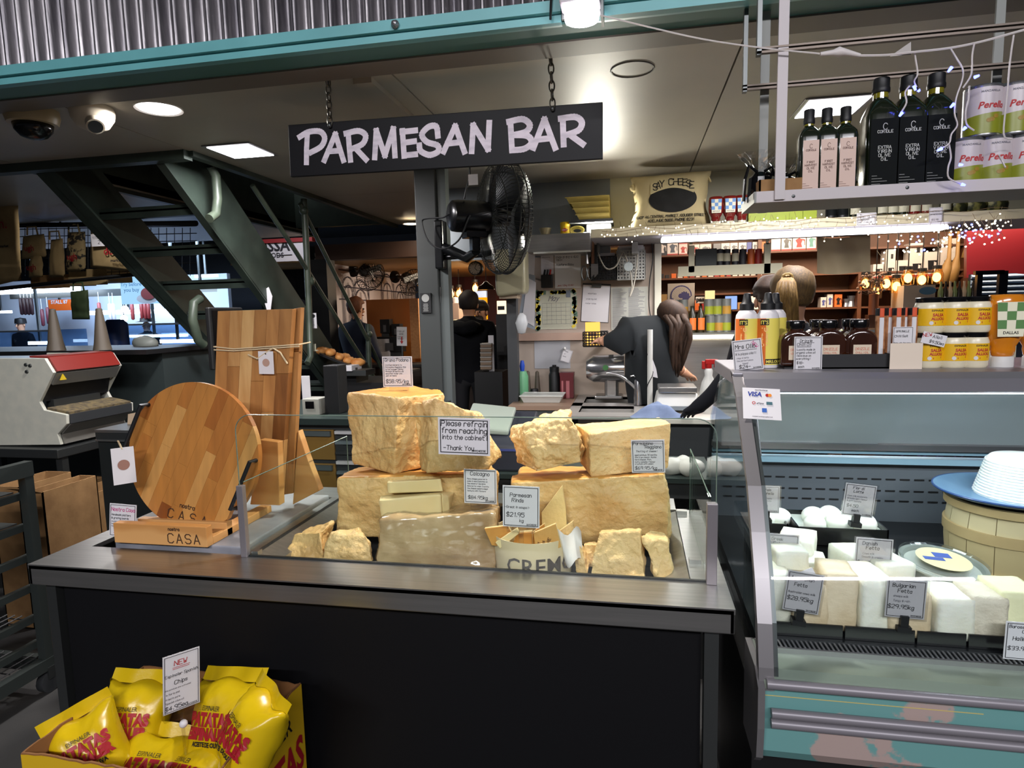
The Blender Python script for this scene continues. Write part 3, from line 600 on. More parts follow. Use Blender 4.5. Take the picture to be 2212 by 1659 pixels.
for i in range(nst):
    br = sorted(random.uniform(-R_*.8, R_*.8) for _ in range(random.choice((1,1,2)))); vs = [-R_]+br+[R_]
    for a, b in zip(vs, vs[1:]):
        poly = circ_strip(us[i]+.0002, us[i+1]-.0002, a+.0002, b-.0002)
        um = (us[i]+us[i+1])/2
        if len(poly) > 3 and max(a, -math.sqrt(R_**2-um**2)) < min(b, math.sqrt(R_**2-um**2))-.004: ob('stave', MB().prism(poly, 0, .018, 'y'), WD[random.choice((0,0,1,2,4,4,3 if i in (5,) else 0))], rb)
def rbm(u, v): return (u*ca-v*sa, u*sa+v*ca+hc)
for s in (-1, 1):
    a = rbm(s*R_*.9, -.075); b = rbm(s*R_*.9, .075)
    m = MB().tube([(a[0], 0, a[1]), (a[0], -.03, a[1]), (b[0], -.03, b[1]), (b[0], 0, b[1])], .006, 8)
    ob('handle', m, M('iron_black', (26,27,30), .5, .3), rb)
tx = MB(); stext(tx, 'nostra', -.05, .055, .012, .0022, y=-.0008, slant=0, jit=0)
for i, ch in enumerate('CASA'): stext(tx, ch, -.085+.037*i, .018, .026, .003, y=-.0008, slant=0, jit=0)
ob('burnt_lettering', tx.xf(Matrix.Rotation(math.radians(10), 4, 'Y')), M('burnt_brown', (58,32,14), .7), rb)
tgl = P(271,1000,1.53); t = thing('swing_tag', 'white swing tag with round logo hanging from the round board handle', 'tag', P(271,1045,1.50), (0,0,math.radians(50)))
ob('card', MB().bb(-.028,.028,0,.001,0,.105), PAPER, t); ob('logo', MB().lathe([(.0001,0),(.015,0)], 20, (0,-.0006,.055), 'y'), M('logo_brown', (150,110,96), .7), t)
ob('string', MB().tube([(0,.001,.1),(-.004,.004,.115),(-.008,0,.125),t.matrix_basis.inverted()@(rb.matrix_basis@Vector((rbm(-R_*.9,-.075)[0],-.03,rbm(-R_*.9,-.075)[1])))], .0025, 6), M('twine', (206,186,150), .9), t)
sb = PZ(255,1168,CT+.013); sd = thing('board_stand', 'pine board stand with burnt lettering on its front rail', 'stand', (sb.x, sb.y, CT+.012))
PINE = M('pine', (204,152,92), .5, col2=(188,132,72), nscale=2, wave=(2.5,5,'Z'))
sw = (PZ(466,1172,CT+.013)-sb).length; sh = abs(P(255,1126,sb.y).z-sb.z)
ob('front_rail', MB().bb(0, sw, -.012, .013, 0, sh), PINE, sd, bev=.002)
ob('side_rail', MB().bb(sw-.04, sw, .013, .30, 0, .022), PINE, sd, bev=.002); ob('side_rail', MB().bb(.0, .04, .013, .30, 0, .022), PINE, sd, bev=.002)
ob('back_rail', MB().bb(0, sw, .075, .1, 0, sh*.7), PINE, sd, bev=.002)
tx = MB(); stext(tx, 'nostra', sw*.60, sh*.76, .0085, .0018, y=-.0128, slant=0, jit=0)
for i, ch in enumerate('CASA'): stext(tx, ch, sw*.59+.027*i, sh*.15, .026, .0028, y=-.0128, slant=0, jit=0)
ob('burnt_lettering', tx, M('burnt_brown'), sd)
# tall acacia boards standing behind, tied with twine
def plank_board(name, label, quad, y, th, cols, tilt=0):
    pts = [P(a, b, y) for a, b in quad]; o = (pts[0]+pts[1])/2
    t = thing(name, label, 'board', (o.x, y, o.z)); loc = Vector(t.location); n = len(cols)
    bl, br, tr, tl = [p-loc for p in pts]
    for i, cs in enumerate(cols):
        f0, f1 = i/n+.0008, (i+1)/n-.0008; zs = [0]+[k for k, _ in cs[:-1]]+[1]
        for j in range(len(zs)-1):
            def q(f, h): a = bl.lerp(br, f); b = tl.lerp(tr, f); return a.lerp(b, h)
            c4 = [q(f0, zs[j]+.0005), q(f1, zs[j]+.0005), q(f1, zs[j+1]-.0005), q(f0, zs[j+1]-.0005)]
            ob('stave', MB().add([(c.x, 0, c.z) for c in c4]+[(c.x, th, c.z) for c in c4], [(0,1,2,3),(7,6,5,4),(0,4,5,1),(1,5,6,2),(2,6,7,3),(3,7,4,0)]), AC[cs[j][1]], t, bev=.0008, seg=1)
    return t
tbd = plank_board('serving_board', 'tall rectangular acacia board tied with twine behind the round board', [(455,1062),(606,1068),(632,667),(470,672)], 1.80, .024, [[(.55,0),(1,4)],[(.7,1),(1,0)],[(.35,0),(1,2)],[(.62,1),(1,1)],[(.45,2),(1,4)],[(.30,0),(.66,3),(1,1)]])
loc = Vector(tbd.location); pa, pb = P(463,749,1.797)-loc, P(646,744,1.797)-loc
ob('twine', MB().tube([(pa.x-.004,.03,pa.z),(pa.x-.002,-.003,pa.z),(0,-.004,pa.z-.008),(pb.x,-.003,pb.z),(pb.x+.01,.05,pb.z+.004)], .0022, 6).tube([(pa.x-.002,-.003,pa.z-.01),(0,-.004,pa.z-.014),(pb.x,-.003,pb.z-.006)], .0022, 6).tube([P(536,766,1.793)-loc, P(556,775,1.79)-loc, P(574,762,1.79)-loc, P(590,752,1.79)-loc, P(606,762,1.79)-loc, P(621,786,1.79)-loc], .0028, 6), M('twine'), tbd)
plank_board('serving_board', 'second acacia board standing edge-on behind the tied tall board', [(604,1070),(632,1066),(650,664),(628,668)], 1.83, .022, [[(1,4)],[(1,1)]])
t = thing('swing_tag', 'white square swing tag with brown dot tied on the tall board', 'tag', P(576,808,1.788), (0, math.radians(1), 0))
ob('card', MB().bb(-.026,.026,0,.001,0,.072), PAPER, t); ob('logo', MB().lathe([(.0001,0),(.0125,0)], 20, (0,-.0006,.036), 'y'), M('logo_tan', (176,142,126), .7), t); ob('eyelet', MB().lathe([(.0001,0),(.0025,0)], 10, (0,-.0006,.064), 'y'), BLK, t)
for quad, y, lb in (([(540,1090),(604,1092),(600,955),(560,950)], 1.72, 'small pine block standing beside the tall acacia board'), ([(632,1090),(690,1060),(662,985),(644,930)], 1.84, 'pale wooden board end leaning behind the tied boards')):
    pts = [P(a, b, y) for a, b in quad]
    tagp(ob('wood_block', MB().prism([(p.x, p.z) for p in pts], y, y+.03, 'y'), PINE, bev=.002), lb, 'wood block')
# ================================================================ refrigerated display case
FX0, FX1 = .262, 1.75
prof = [(1.75,1.362),(1.672,1.312),(1.575,1.215),(1.487,1.13),(1.43,1.04),(1.38,.955),(1.342,.87),(1.317,.785),(1.308,.74)]
fr = thing('display_fridge', 'curved glass refrigerated cheese display case with peeling teal front', 'display case', (1.0, 1.8, 0))
def fp_(name, mb, mat, **k): return ob(name, mb, mat, fr, world=True, **k)
GREYM = M('case_frame', (138,135,137), .36, .6)
FGL = GL('case_glass', (250,255,255), .02, .0)
fp_('top_board', MB().prism([(1.742,1.336),(1.742,1.366),(1.775,1.372),(2.12,1.372),(2.12,1.335)], FX0-.004, FX1, 'x'), M('case_top', (138,136,142), .35, .55), bev=.003)
fp_('top_fascia', MB().prism([(1.742,1.366),(1.722,1.352),(1.70,1.322),(1.71,1.318),(1.745,1.345)], FX0+.022, FX1, 'x'), M('case_top'))
cv = MB()
def offs(d): return [(y+d, z) for y, z in prof]
pts = prof[1:]
cv.grid(lambda u, v: (FX0+.03+(FX1-FX0-.03)*u,)+tuple(pts[min(int(v*7+1e-6), 7)]), 1, 7)
cg = fp_('curved_glass', cv, FGL, smooth=180)
fm = MB()
for (a, b), (c, d) in zip(prof, prof[1:]):
    fm.hexa([(FX0-.004, a, b), (FX0+.026, a, b), (FX0+.026, a+.03, b+.01), (FX0-.004, a+.03, b+.01)][::1], [(FX0-.004, c, d), (FX0+.026, c, d), (FX0+.026, c+.03, d+.005), (FX0-.004, c+.03, d+.005)])
fp_('end_frame', fm, GREYM)
fm = MB()
for (a, b), (c, d) in zip(prof[1:], prof[2:]):
    fm.hexa([(FX0+.027, a+.006, b), (FX0+.036, a+.006, b), (FX0+.036, a+.02, b+.01), (FX0+.027, a+.02, b+.01)], [(FX0+.027, c+.006, d), (FX0+.036, c+.006, d), (FX0+.036, c+.02, d+.005), (FX0+.027, c+.02, d+.005)])
fp_('glass_gasket', fm, STD)
side = [(1.77,1.35)]+[(y+.03, z) for y, z in prof[1:]]+[(1.4,.74),(2.42,.74),(2.38,.95),(2.28,1.16),(2.02,1.35)]
fp_('side_glass', MB().prism(side, FX0+.004, FX0+.009, 'x'), FGL)
# lower nose
nose = [(1.40,.775),(1.318,.755),(1.300,.742),(1.300,.722),(1.312,.716),(1.312,.690),(1.300,.684),(1.296,.66),(1.312,.652),(1.318,.62),(1.345,.592),(1.40,.58),(1.46,.58),(1.46,.76)]
fp_('nose_panel', MB().prism([(1.33,.752),(1.317,.74),(1.316,.645),(1.316,.60),(1.332,.575),(1.46,.565),(1.46,.752)], FX0+.006, FX1, 'x'), M('peeling_teal', (104,152,150), .4, col2=(170,150,144), nscale=3.2, ncon=(.585,.592), detail=8), smooth=30)
fp_('end_cap', MB().prism([(1.34,.775),(1.298,.75),(1.296,.70),(1.296,.66),(1.304,.59),(1.33,.565),(1.46,.56),(1.46,.775)], FX0-.008, FX0+.006, 'x'), GREYM)
fp_('sill', MB().prism([(1.335,.775),(1.312,.762),(1.306,.745),(1.45,.745),(1.45,.778)], FX0+.006, FX1, 'x'), M('sill_metal', (150,160,146), .35, .5))
for z, y in ((.757,1.305),(.694,1.303),(.671,1.304)):
    fp_('bumper_rail', MB().tube([(FX0+.01 if z > .72 else FX0+.02, y, z), (FX1, y, z)], .0105, 12), M('bumper_grey', (128,124,130), .4, .2), smooth=60)
fp_('gold_line', MB().bb(FX0+.006, FX0+.42, 1.316, 1.3175, .724, .7255), M('gold_line', (200,180,110), .5))
fp_('base', MB().bb(FX0+.02, FX1, 1.50, 2.3, 0, .60), BLK)
fp_('back_panel', MB().prism([(2.3,.6),(2.42,.74),(2.4,.74),(2.28,.62)], FX0, FX1, 'x'), STD)
fp_('deck', MB().bb(FX0+.01, FX1, 1.42, 2.32, .775, .80), M('deck_black', (26,28,30), .35))
fp_('inner_wall', MB().bb(FX0+.01, FX1, 2.28, 2.3, .80, 1.0), M('inner_grey', (92,98,104), .4))
slots = MB()
for k, zz in enumerate((.945,.905,.87)):
    for i in range(34): slots.bb(FX0+.05+.044*i, FX0+.05+.044*i+.03, 2.277, 2.279, zz, zz+.005)
o = fp_('vent_slots', slots, BLK); o['kind'] = 'stuff'
fp_('rear_rail', MB().bb(FX0+.01, FX1-.1, 2.24, 2.28, 1.008, 1.028).bb(FX0+.01, FX1-.1, 2.25, 2.27, 1.04, 1.05), M('rail_blue', (150,186,204), .35, .3))
fp_('rear_rail', MB().bb(FX0+.01, FX1-.1, 2.235, 2.285, 1.055, 1.075), ALU)
HAZE = M('reflection_haze_glass', (214,224,226), .3); HAZE.node_tree.nodes['Principled BSDF'].inputs['Alpha'].default_value = .68  # pale part-opaque colour stands in for a bright hazy reflection
fp_('sliding_door', MB().hexa([(FX0+.01,2.25,1.075),(.80,2.25,1.075),(.80,2.256,1.075),(FX0+.01,2.256,1.075)], [(FX0+.01,2.08,1.335),(.86,2.08,1.335),(.86,2.086,1.335),(FX0+.01,2.086,1.335)]), HAZE)
fp_('sliding_door', MB().hexa([(.62,2.262,1.075),(FX1-.1,2.262,1.075),(FX1-.1,2.268,1.075),(.62,2.268,1.075)], [(.70,2.092,1.335),(FX1-.1,2.092,1.335),(FX1-.1,2.098,1.335),(.70,2.098,1.335)]), HAZE)
fp_('light_tube', MB().tube([(FX0+.06,1.79,1.315),(FX1-.05,1.79,1.315)], .011, 10), EM('case_tube', (232,246,255), 5))
light('case_lamp', 'AREA', (.95, 1.80, 1.30), 6, (.86,.95,1), 1.3, .06, target=(.95, 1.70, .8))
# air grille: slats
gm = MB(); gz0 = .784
for i in range(150):
    x = FX0+.03+i*.0098; gm.hexa([(x,1.405,gz0),(x+.0045,1.405,gz0),(x-.004,1.425,gz0+.012),(x-.0085,1.425,gz0+.012)], [(x,1.403,gz0+.003),(x+.0045,1.403,gz0+.003),(x-.004,1.423,gz0+.015),(x-.0085,1.423,gz0+.015)])
o = fp_('air_grille', gm, ALU); o['kind'] = 'stuff'
fp_('grille_rail', MB().bb(FX0+.02, FX1, 1.398, 1.405, .776, .788), ALU)
# gas strut
fp_('gas_strut', MB().tube([P(1626,880,1.66), P(1636,985,1.62)], .0105, 12), M('strut_grey', (120,118,120), .4, .5), smooth=60)
fp_('strut_rod', MB().tube([P(1636,985,1.62), P(1638,1000,1.61), P(1642,1002,1.61)], .005, 8), STD)
# ---------------------------------------------------------------- inside the case
FETA = M('feta', (236,236,224), .55, col2=(222,220,200), nscale=8, bump=.25, bscale=60, sss=.15)
def feta(c, sz, label, rz=0, z=.801, mat=FETA, amp=.002):
    m = MB().box((0,0,sz[2]/2), sz); bm = bmesh.new(); vs = [bm.verts.new(v) for v in m.v]
    for f in m.f: bm.faces.new([vs[i] for i in f])
    bmesh.ops.subdivide_edges(bm, edges=bm.edges, cuts=6, use_grid_fill=True)
    for _ in range(1): bmesh.ops.smooth_vert(bm, verts=bm.verts, factor=.5, use_axis_x=True, use_axis_y=True, use_axis_z=True)
    bm.normal_update(); sd = Vector((c[0]*7, c[1]*7, z*7))
    for v in bm.verts: v.co += v.normal*amp*noise.fractal((v.co+sd)*25, 1, 2, 3)
    me = bpy.data.meshes.new('feta_block'); bm.to_mesh(me); bm.free(); me.materials.append(mat)
    me.polygons.foreach_set('use_smooth', [True]*len(me.polygons))
    o = bpy.data.objects.new('feta_block', me); COL.objects.link(o); o.location = (c[0], c[1], z); o.rotation_euler = (0, 0, rz)
    return tagp(o, label, 'cheese', 'feta blocks in the display case')
def fb(px, py, y, z, sz, label, rz=0, **k):
    p = P(px, py, y); return feta((p.x, y), sz, label, rz, z, **k)
FT2 = M('feta_aged', (226,210,180), .55, col2=(200,178,142), nscale=9, bump=.3, bscale=60)
FT3 = M('feta_goat', (214,206,186), .6, col2=(190,178,156), nscale=14, bump=.4, bscale=90)
# front row of blocks (their bases behind the black lip)
fb(1668,1300,1.50,.812,(.062,.10,.12),'white feta block at the end beside the case frame, first of the front row', .05)
fb(1698,1260,1.56,.905,(.075,.09,.06),'feta block stacked on the end of the front row behind the australian card', .1)
fb(1740,1330,1.49,.812,(.075,.10,.11),'warm toned feta block directly behind the australian fetta card', .0, mat=FT2)
fb(1802,1310,1.49,.812,(.07,.10,.135),'tall tan cut feta block right of the special slip', -.05, mat=FT2)
fb(1868,1300,1.50,.812,(.072,.12,.125),'white crumbling feta block between the australian and bulgarian cards', .15)
fb(1910,1250,1.60,.812,(.085,.10,.12),'long white feta block behind the bulgarian card', .3)
fb(1945,1330,1.485,.812,(.085,.10,.10),'feta block hidden below the bulgarian fetta card', 0, mat=FT2)
fb(2040,1330,1.485,.812,(.075,.10,.095),'low square feta block right of the bulgarian card', .04)
fb(2112,1325,1.49,.812,(.075,.10,.10),'grey crusted goat cheese log slice in the front row', -.04, mat=FT3)
fb(2180,1310,1.50,.812,(.085,.10,.11),'pale green tinged halloumi block near the halloumi card', .04, mat=M('halloumi', (224,222,180), .5, bump=.2, bscale=50))
fb(2075,1290,1.58,.812,(.12,.09,.085),'wide white feta block behind the low square block', 0)
# greek stack
fb(1665,1200,1.68,.801,(.07,.10,.125),'tall greek feta block behind the greek feta card', 0)
fb(1722,1170,1.70,.801,(.085,.11,.145),'tallest white feta block with a cut step beside the greek card', -.35)
fb(1748,1200,1.64,.801,(.075,.09,.11),'medium greek feta block in front of the tallest block', -.15)
fb(1790,1230,1.62,.801,(.12,.10,.06),'low flat feta slab between the greek and danish cards', .1)
fb(1845,1225,1.68,.801,(.075,.12,.115),'danish feta block left of the danish fetta card', .25)
fb(1905,1260,1.67,.801,(.12,.11,.075),'wide danish feta block below the danish fetta card', .2)
m = MB()
for x0, x1 in ((FX0+.03,.455),(.46,.60),(.605,.70),(.705,.79),(.795,.90)):
    o = MB().bb(x0, x1, 1.432, 1.436, .801, .832).bb(x0, x1, 1.436, 1.56, .801, .806).bb(x0, x0+.003, 1.436, 1.56, .806, .825).bb(x1-.003, x1, 1.436, 1.56, .806, .825)
    lab = {FX0+.03:'black tray of feta nearest the case end frame', .46:'black tray in front of the crumbling white feta', .605:'black tray under the bulgarian fetta', .705:'black tray under the low square feta', .795:'black tray under the halloumi'}[x0]
    tagp(ob('display_tray', o, BLKG), lab, 'tray', None)
# rear trays with balls
def tray(px0, px1, py0, py1, y, d, label, n_balls):
    a = P(px0, py1, y); b = P(px1, py1, y); h = P(px0, py0, y).z-a.z
    t = thing('deep_tray', label, 'tray', ((a.x+b.x)/2, y+d/2, a.z)); w_ = b.x-a.x
    m = MB(); 
    for x0, x1, y0, y1 in ((-w_/2, w_/2, -d/2, -d/2+.004), (-w_/2, w_/2, d/2-.004, d/2), (-w_/2, -w_/2+.004, -d/2, d/2), (w_/2-.004, w_/2, -d/2, d/2)): m.bb(x0, x1, y0, y1, 0, h)
    ob('walls', m, BLKG, t); ob('base', MB().bb(-w_/2, w_/2, -d/2, d/2, 0, .004), BLKG, t)
    ob('brine', MB().bb(-w_/2+.005, w_/2-.005, -d/2+.005, d/2-.005, h*.72, h*.75), M('brine', (206,212,200), .1), t)
    return t, a.z+h*.72
tr, bz = tray(1722, 1919, 1138, 1178, 1.80, .16, 'deep black tray of white mozzarella balls in brine', 5)
zsup = bz
MOZ = M('mozzarella', (236,238,226), .3, sss=.2)
def moz(px, py, y, r, label, group):
    p = P(px, py, y); tagp(ob('mozzarella_ball', MB().ball((p.x, y, zsup+r*.45), r, 12, (1,1,.85)), MOZ, smooth=180), label, 'mozzarella', group)
for i, (px, y, r) in enumerate([(1757,1.90,.033),(1792,1.92,.032),(1760,1.84,.03),(1815,1.85,.036),(1866,1.85,.034),(1838,1.92,.03)]): moz(px, 1120, y, r, 'white mozzarella ball floating in the fior di latte tray', 'fior di latte balls')
tr2, zsup = tray(1640, 1702, 1130, 1170, 1.84, .14, 'black tray of buffalo mozzarella at the case end', 2)
for px, y in ((1684,1.90),(1655,1.90)): moz(px, 1120, y, .033, 'buffalo mozzarella ball in the tray at the case end', 'buffalo mozzarella balls')
for t_, lb in ((tr,'fior di latte'),(tr2,'buffalo')):
    z1 = t_.location.z; tagp(ob('tray_riser', MB().bb(t_.location.x-.06, t_.location.x+.06, t_.location.y-.05, t_.location.y+.05, .80, z1), BLK), 'black riser under the %s tray' % lb, 'riser')
# ricotta barrel
bp = P(2150,1280,1.86); zt = P(2150,1108,1.76).z
brl = thing('wooden_barrel', 'pale bentwood cheese barrel inside the display case', 'barrel', (bp.x+.045, 1.90, .80))
R0 = .15; hz = zt-.80
WB = M('barrel_wood', (206,192,150), .6, col2=(190,172,126), nscale=3, wave=(2,4,'Z')); WB2 = M('barrel_hoop', (186,164,116), .6, col2=(168,144,98), nscale=4)
for k in range(14):
    a0 = 2*math.pi*k/14+.006; a1 = 2*math.pi*(k+1)/14-.006; m = MB()
    def rr_(h): return R0*(.93+.07*math.sin(math.pi*min(1, h/hz)))
    m.grid(lambda u, v: (rr_(v*hz)*math.cos(a0+(a1-a0)*u), rr_(v*hz)*math.sin(a0+(a1-a0)*u), v*hz), 4, 8)
    ob('stave', m, WB, brl, smooth=180)
for z0, z1 in ((hz*.52, hz*.66), (hz*.90, hz*1.0), (.0, hz*.12)): ob('hoop', MB().lathe([(R0*1.0,z0),(R0*1.03,z0),(R0*1.03,z1),(R0*1.0,z1)], 48), WB2, brl, smooth=40)
ob('core', MB().lathe([(R0*.92,.0),(R0*.985,hz*.5),(R0*.92,hz)], 40), WB2, brl)
pl = thing('blue_plate', 'blue enamel plate on top of the bentwood barrel', 'plate', (brl.location.x-.005, 1.90, zt))
BLUE = M('blue_enamel', (84,118,148), .3, col2=(104,138,166), nscale=9)
ob('dish', MB().lathe([(.0001,.002),(.11,.002),(.165,.014),(.178,.022),(.176,.026),(.16,.019),(.108,.007),(.0001,.007)], 48), BLUE, pl, smooth=50)
ob('rim', MB().tube([(.178*math.cos(a*math.pi/24), .178*math.sin(a*math.pi/24), .024) for a in range(48)], .003, 6, True), M('rim_navy', (40,70,120), .3), pl)
ric = thing('ricotta', 'white basket-moulded ricotta cheese on the blue plate', 'cheese', (brl.location.x+.035, 1.91, zt+.006))
RC = M('ricotta_white', (244,246,240), .55, sss=.2)
ob('body', MB().lathe([(.0001,.001),(.115,.001),(.088,.10),(.08,.108),(.0001,.108)], 40), RC, ric, smooth=50)
m = MB()
for k in range(13):
    h = .006+k*.0074; r = .115-.027*h/.1
    m.tube([((r+.0012*math.sin(a*9))*math.cos(2*math.pi*a/72), (r+.0012*math.sin(a*9))*math.sin(2*math.pi*a/72), h) for a in range(72)], .0032, 5, True)
ob('basket_ridges', m, RC, ric, smooth=180)
# tubs
tbp = P(2045,1270,1.60)
def tub(label, loc, r, h, tilt):
    t = thing('cheese_tub', label, 'tub', loc, tilt)
    ob('body', MB().lathe([(.0001,0),(r*.68,0),(r*.98,h),(r*1.06,h),(r*1.06,h+.004),(r*.96,h+.004),(r*.66,.003),(.0001,.003)], 40), M('clear_tub', (196,200,190), .25, trans=.3), t, smooth=40)
    ob('cheese_fill', MB().lathe([(.0001,.003),(r*.66,.004),(r*.95,h-.006),(.0001,h-.004)], 40), M('fresh_cheese', (240,240,228), .5), t, smooth=40)
    return t
tt = tub('clear tub of soft white cheese with a blue and cream paper label', (tbp.x-.005, 1.63, .855), .088, .058, (math.radians(6), math.radians(4), 0))
ob('lid', MB().lathe([(.0001,.063),(.088,.063),(.094,.066),(.094,.07),(.086,.068),(.0001,.066)], 40), GL('tub_lid', (244,246,246), .05, .04), tt)
ob('paper_label', MB().lathe([(.0001,.0705),(.058,.0705),(.058,.071),(.0001,.071)], 36), M('label_tan', (206,196,150), .6), tt)
ob('label_print', MB().bb(-.045,.0,-.012,.004,.0711,.0716).bb(-.016,.022,.006,.03,.0711,.0716), M('label_blue', (44,74,150), .6), tt)
tub('clear tub under the labelled tub of soft white cheese', (tbp.x+.03, 1.655, .801), .095, .045, 0)
# cards in the case
sl = dict(sleeve=True, clip='black')
cardpx('price_card', 'buffalo mozzarella price card behind the case end frame', 'price card', (1628,1050), (1683,1108), 1.83, [L('Buffalo',.2,.82,.10), L('Mozzarella',.12,.69,.10), L('fresh milky taste',.1,.52,.055,'g'), L('ball with delicate',.1,.43,.055,'g'), L('$6.30',.2,.22,.09), L('each',.3,.1,.08)], **sl)
cardpx('price_card', 'fior di latte price card tilted above the mozzarella tray', 'price card', (1817,1046), (1884,1115), 1.80, [L('Fior di',.25,.84,.09), L('Latte',.28,.73,.09), L('Cows milk mozzarella',.1,.60,.05,'g'), L('delicate light flavour',.1,.52,.05,'g'), L('& soft texture',.1,.44,.05,'g'), L('$4.50',.12,.27,.1), L('each',.3,.13,.09)], roll=math.radians(6), **sl)
cardpx('price_card', 'greek feta price card in front of the stacked white blocks', 'price card', (1652,1154), (1722,1222), 1.575, [L('Greek',.16,.80,.10), L('Feta',.22,.66,.10), L('Traditional feta made',.08,.52,.05,'g'), L('with sheep & goat milk',.08,.43,.05,'g'), L('$39.95kg',.07,.22,.1)], roll=math.radians(2), sleeve=True)
cardpx('price_card', 'danish fetta price card in a clear sleeve', 'price card', (1844,1163), (1924,1236), 1.585, [L('Danish',.18,.80,.10), L('Fetta',.28,.67,.10), L('Cows milk',.2,.52,.055,'g'), L('Smooth & creamy',.18,.42,.055,'g'), L('$14.95kg',.06,.22,.11)], roll=math.radians(2), **sl)
cardpx('price_card', 'tilted australian fetta price card with a special slip', 'price card', (1689,1236), (1767,1322), 1.43, [L('Australian',.10,.80,.10), L('Fetta',.22,.64,.10), L('Australian cows milk',.08,.46,.06), L('$28.95kg',.08,.28,.12)], roll=math.radians(7), **sl)
t = cardpx('special_slip', 'narrow special slip leaning over the australian fetta card', 'sign', (1755,1226), (1783,1285), 1.445, [L('SPECIAL',.62,.06,.22,'r','l',math.radians(90)), L('$18 kg',.2,.95,.0001)], border=False, roll=math.radians(-26), foot=None)
m = MB(); stext(m, '$18 kg', -.004, .008, .008, .0014, y=-.0006, rot=math.radians(90)); ob('lettering', m, INK, t)
cardpx('price_card', 'bulgarian fetta price card in a clear sleeve', 'price card', (1910,1252), (1996,1335), 1.43, [L('Bulgarian',.14,.80,.10), L('Fetta',.28,.66,.10), L('sheeps milk',.18,.54,.055,'g'), L('Tangy & rich',.18,.42,.055,'g'), L('$29.95kg',.06,.24,.11)], roll=math.radians(2), **sl)
cardpx('price_card', 'barossa valley halloumi price card held by a wire clip', 'price card', (2166,1345), (2262,1427), 1.40, [L('Barossa Valley',.08,.84,.08), L('Cheese Co',.38,.72,.08), L('Halloumi',.18,.52,.10), L('$33.95/kg',.08,.26,.1)], roll=math.radians(1))
t = thing('payment_sign', 'white accepted cards sign stuck inside the top left of the case glass', 'sign', P(1647,906,1.618), (math.radians(-32), math.radians(3), 0))
ob('sheet', MB().bb(-.045,.045,0,.001,0,.085), PAPER, t)
m = ftext('VISA', .017, .0006, shear=.2); ob('lettering', m.xf(Matrix.Translation((-.017,-.0008,.062))), INKB, t)
m = MB(); stext(m, 'Card Surcharge', 0, .078, .003, .0007, y=-.0008, align='c'); stext(m, 'eftpos', -.012, .041, .004, .0009, y=-.0008); stext(m, 'A payment surcharge applies to all', 0, .006, .0022, .0005, y=-.0008, align='c'); ob('fine_print', m, INKG, t)
ob('red_disc', MB().lathe([(.0001,0),(.0045,0)], 16, (.014,-.0008,.066), 'y'), RED, t); ob('orange_disc', MB().lathe([(.0001,0),(.0045,0)], 16, (.02,-.0010,.066), 'y'), M('orange_print', (220,130,30), .6), t)
ob('eftpos_mark', MB().lathe([(.0025,0),(.0042,0)], 16, (-.019,-.0008,.0435), 'y'), INKR, t)
ob('blue_square', MB().bb(.0,.011,-.0012,-.0006,.019,.03), M('card_blue', (40,90,170), .5), t); ob('teal_mark', MB().bb(.011,.025,-.0012,-.0006,.04,.048), M('card_teal', (60,100,110), .5), t)
# ---------------------------------------------------------------- on top of the case
TZ = 1.372
def bottle(name, label, cat, px, y, prof_, parts, group=None, z=TZ, sy=1, pyref=790):
    p = P(px, pyref, y); t = thing(name, label, cat, (p.x, y, z), group=group); return t
# pizza oil bottles
def olio(px, y, label):
    t = bottle('oil_bottle', label, 'bottle', px, y, None, None, 'pizza oil bottles on the case')
    r = .030
    ob('body', MB().lathe([(.0001,0),(r*.96,.001),(r,.006),(r,.132),(r*.93,.146),(r*.7,.157),(r*.45,.160),(.0001,.160)], 32), M('bottle_white', (214,210,212), .4), t, smooth=50)
    ob('cap', MB().lathe([(.016,.159),(.019,.160),(.019,.176),(.0125,.182),(.009,.204),(.006,.206),(.0001,.206)], 20), BLK, t, smooth=40)
    lb = ob('label', MB().lathe([(r+.0005,.010),(r+.0005,.136)], 32, a0=-math.pi*.95, a1=-math.pi*.05), M('label_lemon', (226,208,92), .5), t, smooth=180)
    ob('orange_band', MB().lathe([(r+.0008,.010),(r+.0008,.136)], 10, a0=-math.pi*.93, a1=-math.pi*.60), M('label_orange', (206,104,34), .5), t, smooth=180)
    ob('black_band', MB().lathe([(r+.0011,.118),(r+.0011,.134)], 10, a0=-math.pi*.76, a1=-math.pi*.52), BLK, t); ob('black_band', MB().lathe([(r+.0011,.013),(r+.0011,.026)], 14, a0=-math.pi*.60, a1=-math.pi*.10), BLK, t)
    ob('lettering', wrap_text(ftext("IT'S", .014, .0003), r+.0014, -.44, .1205), M('label_lemon'), t)
    ob('lettering', wrap_text(ftext("MRS.OLIO", .0105, .0003), r+.0014, .48, .0155), M('label_lemon'), t)
    pz = MB(); stext(pz, 'PIZZA', 0, 0, .013, .0028, slant=0, align='c', rot=0)
    pz = pz.xf(Matrix.Rotation(math.radians(90), 4, 'Y')); ob('lettering', wrap_text(pz, r+.0013, -.62, .085), M('label_pale', (240,190,120), .5), t)
    return t
olio(1611, 1.835, 'white pizza oil bottle behind the mrs olio card'); olio(1656, 1.83, 'white pizza oil bottle between the mrs olio card and amber flask'); olio(1672, 1.91, 'white pizza oil bottle half hidden behind the other two')
